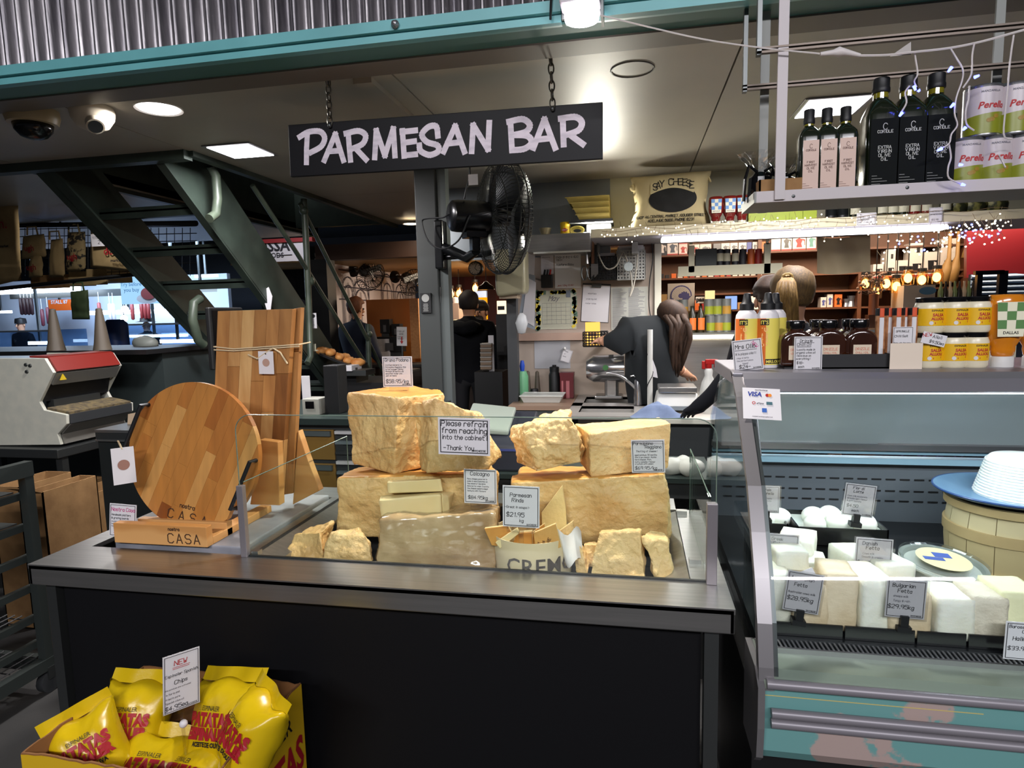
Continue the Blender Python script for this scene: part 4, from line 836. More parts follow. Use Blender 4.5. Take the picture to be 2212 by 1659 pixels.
# amber chilli oil flasks in a black tray
AMB = M('amber_glass', (36,16,6), .06, col2=(64,28,8), nscale=4, coat=1, spec=.8)
def flask(px, y, label, z=TZ+.006):
    t = bottle('chilli_oil_flask', label, 'bottle', px, y, None, None, 'amber chilli oil flasks', z)
    w_, h_ = .042, .098; q = [(-w_,.0),(w_,.0)]
    for k in range(13): a = math.pi*k/12; q.append((w_*math.cos(a)*(1 if 1 else 1), h_-.034+.034*math.sin(a)*1.0))
    ob('body', MB().prism(q, -.026, .026, 'y'), AMB, t, bev=.010, seg=4, smooth=50)
    q2 = [(-w_*.72,.008),(w_*.72,.008)]+[(w_*.72*math.cos(math.pi*k/12), h_-.042+.03*math.sin(math.pi*k/12)) for k in range(13)]
    ob('front_panel', MB().prism(q2, -.0285, -.025, 'y'), AMB, t, bev=.0015)
    ob('neck', MB().lathe([(.022,h_-.006),(.0205,h_+.002),(.0205,h_+.006)], 28), AMB, t, smooth=40)
    ob('cap', MB().lathe([(.0225,h_+.003),(.0235,h_+.005),(.0235,h_+.022),(.022,h_+.024),(.0001,h_+.024)], 32), BLKG, t, smooth=40)
    ob('label', MB().bb(-.022,.022,-.0296,-.0288,.018,.056), M('label_cream', (214,196,172), .6), t)
    tx = MB(); stext(tx, 'DRIZZLE', 0, .042, .006, .0009, y=-.0300, align='c', slant=0); stext(tx, 'CHILLI OIL', 0, .033, .0045, .0007, y=-.0300, align='c', slant=0); ob('lettering', tx, M('pink_ink', (206,120,100), .6), t)
    return t
flask(1716, 1.815, 'amber flask of chilli oil behind the drizzle card'); flask(1786, 1.83, 'amber flask of chilli oil in the middle of the black tray'); flask(1853, 1.83, 'amber flask of chilli oil at the right of the black tray')
flask(1765, 1.905, 'amber chilli oil flask in the back row on the left'); flask(1835, 1.905, 'amber chilli oil flask in the back row on the right')
a = P(1748,800,1.775); b = P(1930,800,1.775); m = MB().bb(a.x, b.x, 1.785, 1.79, TZ, TZ+.038).bb(a.x-.06, b.x, 1.785, 1.95, TZ, TZ+.004).bb(b.x-.004, b.x, 1.79, 1.95, TZ, TZ+.038).bb(a.x-.06, b.x, 1.946, 1.95, TZ, TZ+.03)
tagp(ob('display_tray', m, M('tray_black', (28,28,30), .5)), 'long black tray holding the amber chilli oil flasks', 'tray')
# salt tubes
def tube_(px, y, label, mat, lid):
    t = bottle('salt_tube', label, 'jar', px, y, None, None, 'chilli salt tubes', TZ+.004); r = .0125
    ob('body', MB().lathe([(.0001,0),(r,.0),(r,.135),(.0001,.135)], 20), mat, t, smooth=40); ob('lid', MB().lathe([(r*1.04,.133),(r*1.04,.152),(.0001,.152)], 20), lid, t, smooth=40)
    ob('label_strip', MB().lathe([(r+.0005,.02),(r+.0005,.128)], 6, a0=-math.pi*.66, a1=-math.pi*.40), PAPER, t); ob('seal', MB().lathe([(r*1.05,.13),(r*1.05,.1525)], 6, a0=-math.pi*.66, a1=-math.pi*.40), M('seal_orange', (210,80,40), .5), t)
SALT = M('salt_mix', (150,92,56), .6, col2=(186,132,90), nscale=60)
for i, (px, y) in enumerate([(1898,1.815),(1917,1.84),(1934,1.82),(1952,1.83),(1967,1.815)]): tube_(px, y, ['salt tube beside the right amber flask','salt tube second from the amber flask','salt tube behind the sprinkle card','salt tube with orange seal above the sprinkle card','salt tube beside the yellow jars'][i], SALT, BLK)
# allioli jars
YL = M('jar_yellow', (226,176,16), .45); AIO = M('aioli', (224,214,186), .3)
def jar(px, y, z, label):
    p = P(px, 790, y); t = thing('aioli_jar', label, 'jar', (p.x, y, z), group='yellow labelled aioli jars'); r = .0345
    ob('glass_body', MB().lathe([(.0001,0),(r*.9,0),(r,.006),(r,.066),(r*.9,.076),(r*.86,.079),(.0001,.079)], 32), AIO, t, smooth=50)
    ob('lid', MB().lathe([(r*.92,.078),(r*.94,.079),(r*.94,.089),(r*.88,.0905),(.0001,.0905)], 32), BLKG, t, smooth=40)
    ob('label', MB().lathe([(r+.0005,.018),(r+.0005,.062)], 32, a0=-math.pi*.98, a1=-math.pi*.02), YL, t, smooth=180)
    ob('lettering', wrap_text(ftext('SALSA', .0105, .0004), r+.0009, .25, .042), INKR, t); ob('lettering', wrap_text(ftext('ALLIOLI', .0098, .0004), r+.0009, .25, .0325), INKR, t)
    ob('lettering', wrap_text(ftext('ESPINALER', .0065, .0001), r+.0009, .2, .0545), INK, t)
    ob('red_flash', wrap_text(MB().add([(-.01,0,0),(.012,0,.003),(.012,0,.0075),(-.01,0,.0045)], [(0,1,2,3)]), r+.0009, .3, .0225), INKR, t); ob('garlic_print', wrap_text(MB().lathe([(.0001,0),(.005,0)], 12, axis='y'), r+.0009, -.22, .025), PAPER, t)
for i, px in enumerate((2001, 2053, 2099)):
    jar(px, 1.82, TZ+.0002, ['lower aioli jar behind the blank cream card','lower aioli jar in the middle of its row','lower aioli jar beside the green checked sauce bottle'][i]); jar(px, 1.82, TZ+.0908, ['upper aioli jar beside the salt tubes','upper aioli jar in the middle of its row','upper aioli jar beside the green checked sauce bottle'][i])
# upturned squeeze bottles
def squeeze(name, label, loc, body, chk, base_, word, group, capm):
    t = thing(name, label, 'bottle', loc, group=group)
    ob('cap', MB().lathe([(.0001,0),(.026,0),(.026,.024),(.024,.027),(.0001,.027)], 32, sy=.8), capm, t, smooth=40)
    ob('body', MB().lathe([(.020,.026),(.026,.030),(.0285,.044),(.028,.052),(.035,.064),(.045,.085),(.0475,.105),(.046,.16),(.042,.178),(.036,.184),(.0001,.185)], 36, sy=.62), body, t, smooth=60)
    lb = ob('label', MB().prism([(-.029,.078),(.029,.078),(.033,.165),(-.033,.165)], -.0318, -.0300, 'y'), base_, t, bev=.004)
    for i in range(3):
        for j in range(3):
            if (i+j) % 2 == 0:
                def xx(u, h): return (u*2-1)*(.029+.004*(h-.078)/.087)
                h0, h1 = .098+.022*j, .098+.022*(j+1); ob('check', MB().add([(xx(i/3,h0),-.0322,h0),(xx((i+1)/3,h0),-.0322,h0),(xx((i+1)/3,h1),-.0322,h1),(xx(i/3,h1),-.0322,h1)], [(0,1,2,3)]), chk, lb)
    ob('lettering', ftext(word, .010, .0002).xf(Matrix.Translation((0,-.0322,.085))), INK, t)
    return t
CKG = M('check_green', (84,128,70), .5); CKB = M('check_blue', (90,140,196), .5); LBC = M('label_ivory', (226,222,196), .5)
SAU = M('mustard_sauce', (206,124,24), .12, coat=.6, sss=.1); KET = M('ketchup', (110,22,18), .12, coat=.6)
squeeze('sauce_bottle', 'upturned amber sauce bottle with green check label on the case', (P(2163,790,1.82).x, 1.82, TZ), SAU, CKG, LBC, 'DALLAS', 'amber sauce bottles', WHT)
squeeze('sauce_bottle', 'second upturned amber sauce bottle at the edge of the case', (P(2233,790,1.83).x, 1.83, TZ), SAU, CKG, LBC, 'DALLAS', 'amber sauce bottles', WHT)
# cards on the case
cardpx('price_card', 'tilted mrs olio pizza oil card on the case top', 'price card', (1586,733), (1650,800), 1.775, [L('Mrs Olio',.10,.72,.14), ('_',.08,.67,.82,'k'), L("it's pizza olio!!",.08,.52,.075), L('zingy & herby',.12,.40,.05,'g'), L('the perfect pizza',.12,.31,.05,'g'), L('topper',.3,.22,.05,'g'), L('$24-',.18,.08,.12), L('NEW',.66,.88,.1,'m','l',math.radians(-52))], roll=math.radians(-6))
cardpx('price_card', 'drizzle chilli oil card in front of the amber flasks', 'price card', (1714,727), (1775,800), 1.778, [L('Drizzle',.2,.84,.10), ('_',.2,.82,.7,'k'), L('Chilli Oil',.1,.73,.10), ('_',.1,.70,.6,'k'), L('Locally made in',.1,.59,.07), L('organic olive oil',.08,.50,.07), L('Delicious on',.1,.41,.07), L('everything!',.08,.32,.07), L('$18-',.1,.19,.09), L('each',.16,.08,.08)])
cardpx('price_card', 'sprinkle chilli salt card behind the blank cream card', 'price card', (1927,706), (1971,764), 1.792, [L('SPRINKLE',.14,.80,.10), L('Chilli Salt',.08,.62,.11), L('Made with the same',.05,.38,.07), L('flavour as the oil',.05,.26,.07)], foot=None)
card('blank_card', 'blank cream card leaning against the aioli jars', 'card', P(1956,800,1.772), .076, .070, [], border=False, foot=None, mat=M('card_cream', (222,206,188), .6))
cardpx('price_card', 'tilted new aioli price slip on the jars', 'price card', (1987,720), (2040,745), 1.778, [L('NEW',.04,.50,.15,'r','l',math.radians(22)), L('Alioli',.42,.62,.13), L('$9.50ea',.34,.16,.17)], border=False, roll=math.radians(14), foot=None)
# ================================================================ hanging sign
def smooth_poly(pts, k=5):
    out = []; n = len(pts)
    for i in range(n-1):
        p0 = pts[max(0, i-1)]; p1 = pts[i]; p2 = pts[i+1]; p3 = pts[min(n-1, i+2)]
        for j in range(k):
            t = j/k; out.append(tuple(.5*((2*p1[d])+(-p0[d]+p2[d])*t+(2*p0[d]-5*p1[d]+4*p2[d]-p3[d])*t*t+(-p0[d]+3*p1[d]-3*p2[d]+p3[d])*t**3) for d in range(len(p1))))
    out.append(tuple(pts[-1])); return out
SY = 2.46
sgn = thing('hanging_sign', 'black hanging board hand lettered parmesan bar on two chains', 'sign', P(964,330,SY)); so = Vector(sgn.location)
c4 = [P(627,382,SY), P(1302,343,SY), P(1302,220,SY), P(622,270,SY)]
ob('board', MB().add(c4+[c+Vector((0,.018,0)) for c in c4], [(0,1,2,3),(7,6,5,4),(0,4,5,1),(1,5,6,2),(2,6,7,3),(3,7,4,0)]), M('sign_black', (12,11,15), .5, spec=.2), sgn, world=True, bev=.002)
STK = {'P': [[(190,880),(186,960),(185,1052)], 's(140,885),(200,852),(272,850),(302,890),(280,945),(212,985)'], 'A1': [[(300,1038),(372,866),(425,1038)], [(325,978),(405,972)]], 'R1': [[(455,862),(462,950),(470,1036)], 's(438,862),(520,846),(566,875),(548,928),(482,960)', [(500,955),(572,1032)]], 'M': [[(626,1020),(636,842),(692,1005),(746,830),(757,1008)]], 'E': [[(805,842),(816,1010)], [(800,852),(892,842)], [(812,922),(885,912)], [(815,1004),(892,996)]], 'S': ['s(1034,880),(1022,818),(974,820),(932,868),(962,915),(1030,940),(1034,978),(980,1000),(924,975),(914,935)'], 'A2': [[(1070,982),(1146,814),(1206,982)], [(1095,928),(1180,918)]], 'N': [[(1252,980),(1262,808),(1358,965),(1366,790)]], 'B': [[(1502,782),(1512,966)], 's(1490,786),(1580,770),(1626,806),(1602,850),(1520,872)', 's(1520,872),(1610,878),(1638,920),(1592,960),(1510,970)'], 'A3': [[(1650,958),(1722,770),(1792,958)], [(1675,902),(1765,892)]], 'R2': [[(1840,762),(1846,936)], 's(1824,766),(1920,756),(1962,790),(1942,840),(1862,872)', [(1884,868),(1972,932)]]}
m = MB()
for ps in STK.values():
    for p in ps:
        if isinstance(p, str): p = smooth_poly([tuple(float(v) for v in q.split(',')) for q in p[2:-1].split('),(')])
        w3 = [P(600+a/2.989, b/2.989, SY-.001) for a, b in p]; ribbon(m, [(v.x, v.z) for v in w3], .0225, SY-.001)
ob('lettering', m, M('sign_white_paint', (214,204,214), .6, col2=(176,168,180), nscale=18, ncon=(.45,.8), stretch=(1,1,3)), sgn, world=True)
for px, py0, py1 in ((711, 162, 272), (1192, 112, 236)):
    a = P(px-3, py0, SY); b = P(px+2, py1, SY-.004); n = 6; a.z = CZ
    ob('hook', MB().tube([a, a-Vector((0,0,.03))], .003, 6), STD, sgn, world=True)
    for i in range(n):
        c_ = a.lerp(b, (i+.75)/(n+.4)); hh = (b-a).length/n*.62; ax = Vector((1,0,0)) if i % 2 else Vector((.2,1,0)).normalized(); ww = .010 if i else .014
        ob('chain_link', MB().tube([c_+ax*ww*math.cos(t*math.pi/6)+Vector((0,0,hh*math.sin(t*math.pi/6))) for t in range(12)], .0032, 6, True), M('zinc', (120,118,110), .35, .9), sgn, world=True, smooth=60)
    ob('eye_bolt', MB().ball(b-Vector((0,.004,0)), .009, 8), STD, sgn, world=True, smooth=180)
# ================================================================ wall fan on the column
fc = P(1070,470,3.75); fan = thing('wall_fan', 'large black industrial fan with wire guard bracketed to the column', 'fan', fc, (0, 0, math.radians(34)))
FB = M('fan_black', (16,17,20), .25); R = .325
gm = MB(); NW = 84
for i in range(NW):
    pts = []
    for x, r, tw in ((-.05,.08,0),(-.045,.16,.08),(-.03,.26,.16),(-.012,.315,.2),(.02,.33,.21),(.07,.33,.21),(.11,.30,.2),(.145,.20,.1),(.16,.08,0)):
        a = 2*math.pi*i/NW+tw; pts.append((x, r*math.cos(a), r*math.sin(a)))
    gm.tube(pts, .0022, 4, caps=False)
for x, r in ((-.052,.08),(-.03,.26),(.02,.333),(.07,.333),(.162,.08),(.13,.25)): gm.tube([(x, r*math.cos(2*math.pi*k/48), r*math.sin(2*math.pi*k/48)) for k in range(48)], .004 if r > .3 else .0028, 6, True)
ob('wire_guard', gm, M('guard_wire', (52,54,54), .3, .6), fan)
ob('badge', MB().lathe([(.0001,.168),(.07,.166),(.075,.155)], 24, axis='x'), FB, fan, smooth=40)
for k in range(3):
    b = MB().grid(lambda u, v: (.035+.05*(v-.5)*(1-.3*u)-.0, 0, 0) if False else tuple(Matrix.Rotation(2*math.pi*k/3+(v-.5)*1.15*(1-.15*u), 3, 'X') @ Vector((.045+.07*(v-.5), .055+.24*u, 0))), 8, 8)
    ob('blade', b, M('fan_blade', (34,36,38), .3, .3), fan, smooth=180)
ob('hub', MB().lathe([(.0001,.09),(.045,.085),(.05,.0),(.0001,-.0)], 20, axis='x'), FB, fan, smooth=40)
ob('motor', MB().lathe([(.0001,-.285),(.07,-.285),(.088,-.27),(.092,-.24),(.092,-.075),(.084,-.055),(.0001,-.05)], 32, axis='x'), FB, fan, smooth=40)
ob('motor_base', MB().bb(-.20,-.07,-.05,.05,-.125,-.085).bb(-.16,-.11,-.03,.03,-.20,-.12), FB, fan, bev=.006)
cl = Vector((cx1+.03, 3.99, P(940,530,3.9).z)); im = fan.matrix_basis.inverted(); q0 = im @ cl
ob('arm', MB().tube([q0, Vector((q0.x+.10, q0.y*.5, -.22)), Vector((-.13,0,-.20))], [.035,.03,.026], 12).tube([q0+Vector((0,0,-.07)), Vector((q0.x+.2, q0.y*.4, -.20)), Vector((-.02,0,-.20))], .018, 8), FB, fan, smooth=50)
ob('wall_bracket', MB().bb(cx1-.005, cx1+.055, 3.94, 4.06, P(935,583,4).z, P(935,478,4).z), FB, fan, world=True, bev=.012)
wr = lambda *pp: [P(a, b, c) for a, b, c in pp]
ob('cable', MB().tube(smooth_poly([tuple(v) for v in wr((985,458,3.6),(970,462,3.6),(957,470,3.7),(925,472,3.8),(912,480,3.85),(925,520,3.8),(955,538,3.7),(990,520,3.6),(1010,478,3.55),(1016,465,3.55))]), .005, 6), BLK, fan, world=True)
ob('cable', MB().tube(smooth_poly([tuple(v) for v in wr((1003,430,3.6),(1008,405,3.6),(1014,385,3.6),(1015,360,3.6),(1015,330,3.7))]), .005, 6), BLK, fan, world=True)
tg = P(1022,388,3.58); ob('cable_tag', MB().bb(tg.x-.028, tg.x+.028, 3.58, 3.582, tg.z-.03, tg.z+.03), PAPER, fan, world=True)
# ================================================================ hanging bottle shelf
HY = 1.93
zl = P(1634,414,HY).z; zb = P(1634,438,HY).z; xs0 = P(1634,425,HY).x; yb_ = PZ(1603,462,zb).y
hs = thing('hanging_shelf', 'white painted shelf hung from the ceiling above the display case', 'shelf', (1.0, 2.0, zb))
HW = M('shelf_white', (188,180,182), .5); HG = M('shelf_grey', (130,132,128), .5)
ob('front_lip', MB().bb(xs0, 1.9, HY, HY+.012, zb, zl), HW, hs, world=True); ob('board', MB().bb(xs0, 1.9, HY+.012, yb_, zb, zb+.012), HG, hs, world=True); ob('back_lip', MB().bb(xs0, 1.9, yb_-.01, yb_, zb+.012, zl), HW, hs, world=True); ob('end_lip', MB().bb(xs0-.006, xs0, HY, yb_, zb, zl), HG, hs, world=True)
for px in (1714, 1960): p = P(px, 405 if px > 1800 else 424, HY); ob('screw', MB().lathe([(.0001,-.002),(.004,-.001),(.005,0)], 10, (p.x, HY, p.z), 'y'), STD, hs, world=True)
xa_, xb_ = P(1677,260,HY-.004).x, P(1699,260,HY-.004).x
ob('hanger', MB().bb(xa_, xb_, HY-.008, HY, zb+.005, CZ+.02), HW, hs, world=True)
xa_, xb_ = P(1641,260,yb_).x, P(1660,260,yb_).x; ob('hanger', MB().bb(xa_, xb_, yb_, yb_+.008, zb, CZ), HG, hs, world=True)
p = P(2155,150,yb_); ob('hanger', MB().bb(p.x-.012, p.x+.012, yb_, yb_+.008, zb, CZ), HG, hs, world=True)
for px, py, y in ((1634,112,HY-.0),(1604,192,yb_-.02)):
    a = P(px, py, y); rl = MB().bb(a.x, 1.9, y-.01, y-.004, a.z-.008, a.z-.002).bb(a.x, 1.9, y+.002, y+.01, a.z-.006, a.z+.008).bb(a.x, 1.9, y-.01, y+.01, a.z+.003, a.z+.008)
    t = thing('ceiling_rail', 'slotted metal rail under the ceiling %s' % ('nearest the teal awning' if py < 150 else 'behind the bottle shelf hanger'), 'rail', a)
    ob('rail', rl, M('rail_bronze', (84,74,66), .4, .5), t, world=True)
    ob('bracket', MB().bb(a.x, a.x+.012, y-.01, y+.01, a.z-.012, CZ if py > 150 else bz0+.03), STD, t, world=True); ob('bracket', MB().bb(a.x+.9, a.x+.912, y-.01, y+.01, a.z, CZ if py > 150 else bz0+.03), STD, t, world=True)
GLB = M('oil_glass', (20,26,12), .05, coat=1); OILN = M('oil_neck', (120,112,16), .08, coat=1, emit=.0); LPINK = M('label_blush', (206,178,164), .55); LDK = M('label_dark', (9,13,13), .75, spec=.15); LTX = M('label_silver', (176,176,172), .5)
BZ = zb+.0125
def oilbottle(px, y, label, s, light_label):
    p = P(px, 395, y); t = thing('olive_oil_bottle', label, 'bottle', (p.x, y, BZ), (0,0,0), 'pink labelled oil bottles' if light_label else 'dark labelled oil bottles')
    w_, h_, H_ = (.029, .165, .245) if light_label else (.043, .212, .318)
    def sq(r, h, k=4):
        o = []
        for i in range(24):
            a = 2*math.pi*(i+.5)/24; c_, s_ = math.cos(a), math.sin(a); e = .38
            o.append((r*math.copysign(abs(c_)**e, c_), r*math.copysign(abs(s_)**e, s_), h))
        return o
    m = MB(); rings = [sq(w_*.94,0), sq(w_,.006), sq(w_,h_), sq(w_*.92,h_+.012)]
    nr = w_*.44
    def rd(r, h): return [(r*math.cos(2*math.pi*(i+.5)/24), r*math.sin(2*math.pi*(i+.5)/24), h) for i in range(24)]
    rings += [rd(w_*.72,h_+.03*(w_/.035)), rd(nr,h_+.04*(w_/.035)), rd(nr*.95,H_-.03)]
    for r_ in rings: m.v += [Vector(v) for v in r_]
    for i in range(len(rings)-1):
        for k in range(24): m.f.append((i*24+k, i*24+(k+1) % 24, (i+1)*24+(k+1) % 24, (i+1)*24+k))
    m.f.append(tuple(range(23,-1,-1)))
    ob('body', m, GLB, t, smooth=40)
    ob('neck', MB().lathe([(nr*1.02,h_+.042*(w_/.035)),(nr*1.0,H_-.035)], 20), OILN, t, smooth=60)
    ob('cap', MB().lathe([(nr*1.15,H_-.04),(nr*1.2,H_-.038),(nr*1.2,H_-.028),(nr*1.12,H_-.025),(nr*1.12,H_-.002),(nr*1.0,H_),(.0001,H_)], 20), BLK, t, smooth=40)
    ob('label', MB().bb(-w_*(.72 if light_label else .84), w_*(.72 if light_label else .84), -w_-.0012, -w_+.001, .008 if light_label else .02, h_*.94), LPINK if light_label else LDK, t)
    tx = MB(); ik = M('label_brown_ink', (110,80,70), .6) if light_label else LTX; yy = -w_-.0018; hh = h_
    ribbon(tx, [( .004*math.cos(a)*w_/.03, hh*.84+.006*math.sin(a)*w_/.03) for a in [x*.5+.6 for x in range(11)]], .0012*w_/.03, yy)
    for s_, z_, sz in (('CORIOLE', .76, .0055), ('EXTRA' if not light_label else 'FIRST', .56, .0062), ('VIRGIN' if not light_label else 'HARVEST', .51, .0062), ('OLIVE', .46, .0062), ('OIL', .41, .0062)): stext(tx, s_, 0, hh*z_, sz*w_/.034, .001*w_/.034, y=yy, align='c', slant=0, jit=0)
    for k in range(5): ribbon(tx, [(-w_*.7, hh*(.08+.035*k)), (-w_*(.7-[1.1,.5,.9,.6,.3][k]), hh*(.08+.035*k))], .0008, yy)
    ob('lettering', tx, ik, t)
for i, px in enumerate((1744, 1782, 1822)): oilbottle(px, 1.985, ['small oil bottle with pink label beside the cellophane gift','small oil bottle with pink label between two like it','small oil bottle with pink label beside the tall dark bottles'][i], 1, True)
for i, px in enumerate((1895, 1953, 2012)): oilbottle(px, 2.0, ['tall dark oil bottle beside the small pink labelled bottles','tall dark oil bottle in the middle of its three','tall dark oil bottle beside the olive tins'][i], 1, False)
# olive tins
TW = M('tin_white', (190,180,184), .35); TGR = M('tin_green', (128,134,32), .35); TINM = M('tin_metal', (170,170,172), .25, .9)
def tin(px, y, z, label):
    p = P(px, 390, y); t = thing('olive_tin', label, 'tin', (p.x, y, z), group='olive tins on the hanging shelf'); r, h = .0445, .135
    ob('body', MB().lathe([(.0001,0),(r,0),(r*1.02,.002),(r,.005),(r,h-.005),(r*1.02,h-.002),(r,h),(r*.95,h-.003),(.0001,h-.003)], 36), TINM, t, smooth=40)
    ob('label', MB().lathe([(r+.0004,.007),(r+.0004,h-.008)], 30, a0=-math.pi*.99, a1=-math.pi*.01), TW, t, smooth=180)
    g_ = MB().grid(lambda u, v: (lambda a: ((r+.0008)*math.cos(a), (r+.0008)*math.sin(a), .007+v*(.045+.014*u)))(-math.pi*.98+math.pi*.96*u), 24, 2); ob('green_band', g_, TGR, t, smooth=180)
    ob('lettering', wrap_text(ftext('Perello', .024, .0006, shear=.25), r+.0012, .1, .072), INKR, t); ob('lettering', wrap_text(ftext('MANZANILLA', .0075, .0001), r+.0012, 0, .113), INKG, t)
    for a, hh in ((.1,.042),(.32,.05),(-.05,.04)): ob('olive_print', wrap_text(MB().lathe([(.0001,0),(.007,0)], 14, axis='y', sy=.8), r+.0013, a, hh), M('olive_print', (150,120,40), .5), t)
for i, px in enumerate((2079, 2140, 2204)): tin(px, 2.0, BZ, ['lower olive tin beside the tall dark bottles','lower olive tin in the middle of its row','lower olive tin at the shelf end'][i])
for i, px in enumerate((2112, 2178)): tin(px, 2.0, BZ+.1352, ['upper olive tin stacked nearest the dark bottles','upper olive tin stacked at the shelf end'][i])
# cardboard box and cellophane gifts
p = P(1660,430,2.0); b_ = MB()
for x0, x1, y0, y1 in ((-.035,.10,1.955,1.96),(-.035,.10,2.12,2.125),(-.035,-.03,1.955,2.125),(.095,.10,1.955,2.125)): b_.bb(p.x+x0, p.x+x1, y0, y1, BZ, BZ+.055)
b_.bb(p.x-.035, p.x+.10, 1.955, 2.125, BZ, BZ+.003); tagp(ob('carton', b_, CARD), 'low open cardboard carton at the end of the bottle shelf', 'box')
p = P(1870,400,2.08); b_ = MB().bb(p.x-.03,p.x+.03,2.07,2.12,BZ,BZ+.05); tagp(ob('carton', b_, CARD, bev=.002), 'small brown carton behind the tall oil bottles', 'box')
CEL = GL('cellophane', (250,250,250), .06, .10)
for i, (px, y, hh) in enumerate(((1640,2.03,.14),(1690,2.06,.12))):
    p = P(px, 400, y); t = thing('cellophane_gift', ['cellophane wrapped gift with a long black ribbon at the shelf end','cellophane wrapped gift with black foil behind the shelf hanger'][i], 'gift', (p.x, y, BZ+.004)); random.seed(20+i)
    ob('contents', MB().lathe([(.0001,0),(.034,0),(.03,.07),(.015,.085),(.0001,.09)], 10), BLKG, t)
    ob('cellophane', MB().grid(lambda u, v: (lambda a, r: (r*math.cos(a), r*math.sin(a), v*hh))(2*math.pi*u, (.042-.055*v if v < .6 else .009+(v-.6)*.12)*(1+.28*math.sin(u*37+v*9)*noise.noise(Vector((u*9,v*7,i*3)))+.15*math.sin(u*63))), 48, 14), CEL, t)
    ob('ribbon', MB().tube([(-.01,-.02,hh*.6),(-.035,-.03,hh*.72),(-.045,-.03,hh*.45),(-.048,-.028,.0)], .005, 5).tube([(.01,-.02,hh*.6),(.03,-.03,hh*.68),(.035,-.03,hh*.5),(.012,-.03,hh*.55)], .005, 5), BLKG, t)
# icicle lights
ic = thing('icicle_lights', 'white icicle light string with blue glowing bulbs draped over the shelf', 'string lights', P(1960,120,1.9)); CW = M('cable_white', (206,198,196), .5)
IY = 1.90
def strand(pts, r=.0022, y=IY): ob('strand', MB().tube(smooth_poly([tuple(P(a, b, y+.006*math.sin(k*2.1))) for k, (a, b) in enumerate(pts)], 4), r, 5), CW, ic, world=True)
strand([(1298,33),(1400,58),(1520,85),(1650,104),(1772,116)], .0022, 1.9); strand([(1858,120),(1915,119),(1970,113),(2050,104),(2120,90),(2200,68),(2230,60)], .003)
ob('connector', MB().tube([P(1772,117,IY),P(1800,114,IY),P(1812,112,IY),P(1825,113,IY),P(1858,120,IY)], [.005,.008,.013,.009,.005], 10), CW, ic, world=True, smooth=60)
strand([(1975,112),(1978,130),(1982,160),(1975,175),(1980,188)]); strand([(2052,102),(2066,125),(2080,150),(2078,175),(2066,210),(2062,245),(2068,270),(2055,290),(2050,310),(2030,322)]); strand([(2105,92),(2100,120),(2098,160),(2080,190)]); strand([(2190,75),(2182,130),(2175,210),(2168,290),(2185,300)]); strand([(2094,185),(2092,215),(2086,240),(2088,268),(2104,282)]); strand([(2050,312),(2054,340),(2048,362),(2050,385),(2078,398)]); strand([(1965,185),(1955,200),(1958,222),(1945,245)]); strand([(2158,335),(2165,348),(2172,362)])
BLB = EM('icicle_blue', (84,92,255), 9, False)
for a, b, dx, dy in ((1976,190,4,10),(2052,150,-8,10),(2110,165,10,-4),(2057,228,-8,8),(2030,323,-10,5),(2083,278,-6,6),(1946,247,-6,8),(2076,356,8,0),(2081,399,8,2),(1985,196,3,4)): ob('bulb', MB().tube([P(a-dx*.5, b-dy*.5, IY-.004), P(a+dx*.5, b+dy*.5, IY-.004)], [.0045,.0028], 8), BLB, ic, world=True)
tagp(ob('paper_flag', MB().add([P(1922,122,IY),P(1968,90,IY),P(1968,118,IY),P(1922,122.2,IY+.002),P(1968,90,IY+.002),P(1968,118,IY+.002)], [(0,1,2),(5,4,3),(0,3,4,1),(1,4,5,2),(2,5,3,0)]), M('flag_grey', (170,164,160), .6)), 'small grey triangular flag tag on the white light cable', 'tag')
# ================================================================ back shelf
KY = 4.2; kz1 = P(1300,494,KY).z; kz0 = P(1300,513,KY).z; kx0 = P(1276,505,KY).x
bs = thing('back_shelf', 'long cream shelf with strip light along the back of the stall', 'shelf', (1.5, 4.5, kz0))
KW = M('back_shelf_cream', (196,188,160), .5); ob('front_edge', MB().bb(kx0, 3.4, KY, KY+.02, kz0, kz1), KW, bs, world=True, bev=.003); ob('board', MB().bb(kx0, 3.4, KY+.02, WY, kz0+.002, kz1), M('shelf_under', (140,138,146), .45), bs, world=True)
ob('bracket', MB().bb(P(1365,520,4.6).x, P(1378,520,4.6).x, 4.55, 4.8, kz0-.08, kz0), M('box_grey', (150,150,148), .5), bs, world=True); ob('bracket', MB().bb(P(1290,520,4.6).x, P(1294,520,4.6).x, 4.55, 4.8, kz0-.06, kz0), STD, bs, world=True)
la, lb = P(1428,526,KY+.12), P(2040,500,KY+.12)
t = thing('strip_light', 'long bright fluorescent batten under the back shelf', 'light', ((la.x+lb.x)/2, KY+.12, kz0-.03)); ob('housing', MB().bb(la.x, lb.x, KY+.08, KY+.16, kz0-.012, kz0), WHT, t, world=True); ob('tube', MB().bb(la.x, lb.x, KY+.06, KY+.18, kz0-.034, kz0-.012), EM('batten_tube', (250,246,255), 7), t, world=True, bev=.008)
light('batten_lamp', 'AREA', ((la.x+lb.x)/2, KY+.12, kz0-.06), 24, (1,.97,.93), lb.x-la.x, .1, target=((la.x+lb.x)/2, KY+.12, 0))
KZ = kz1+.0005
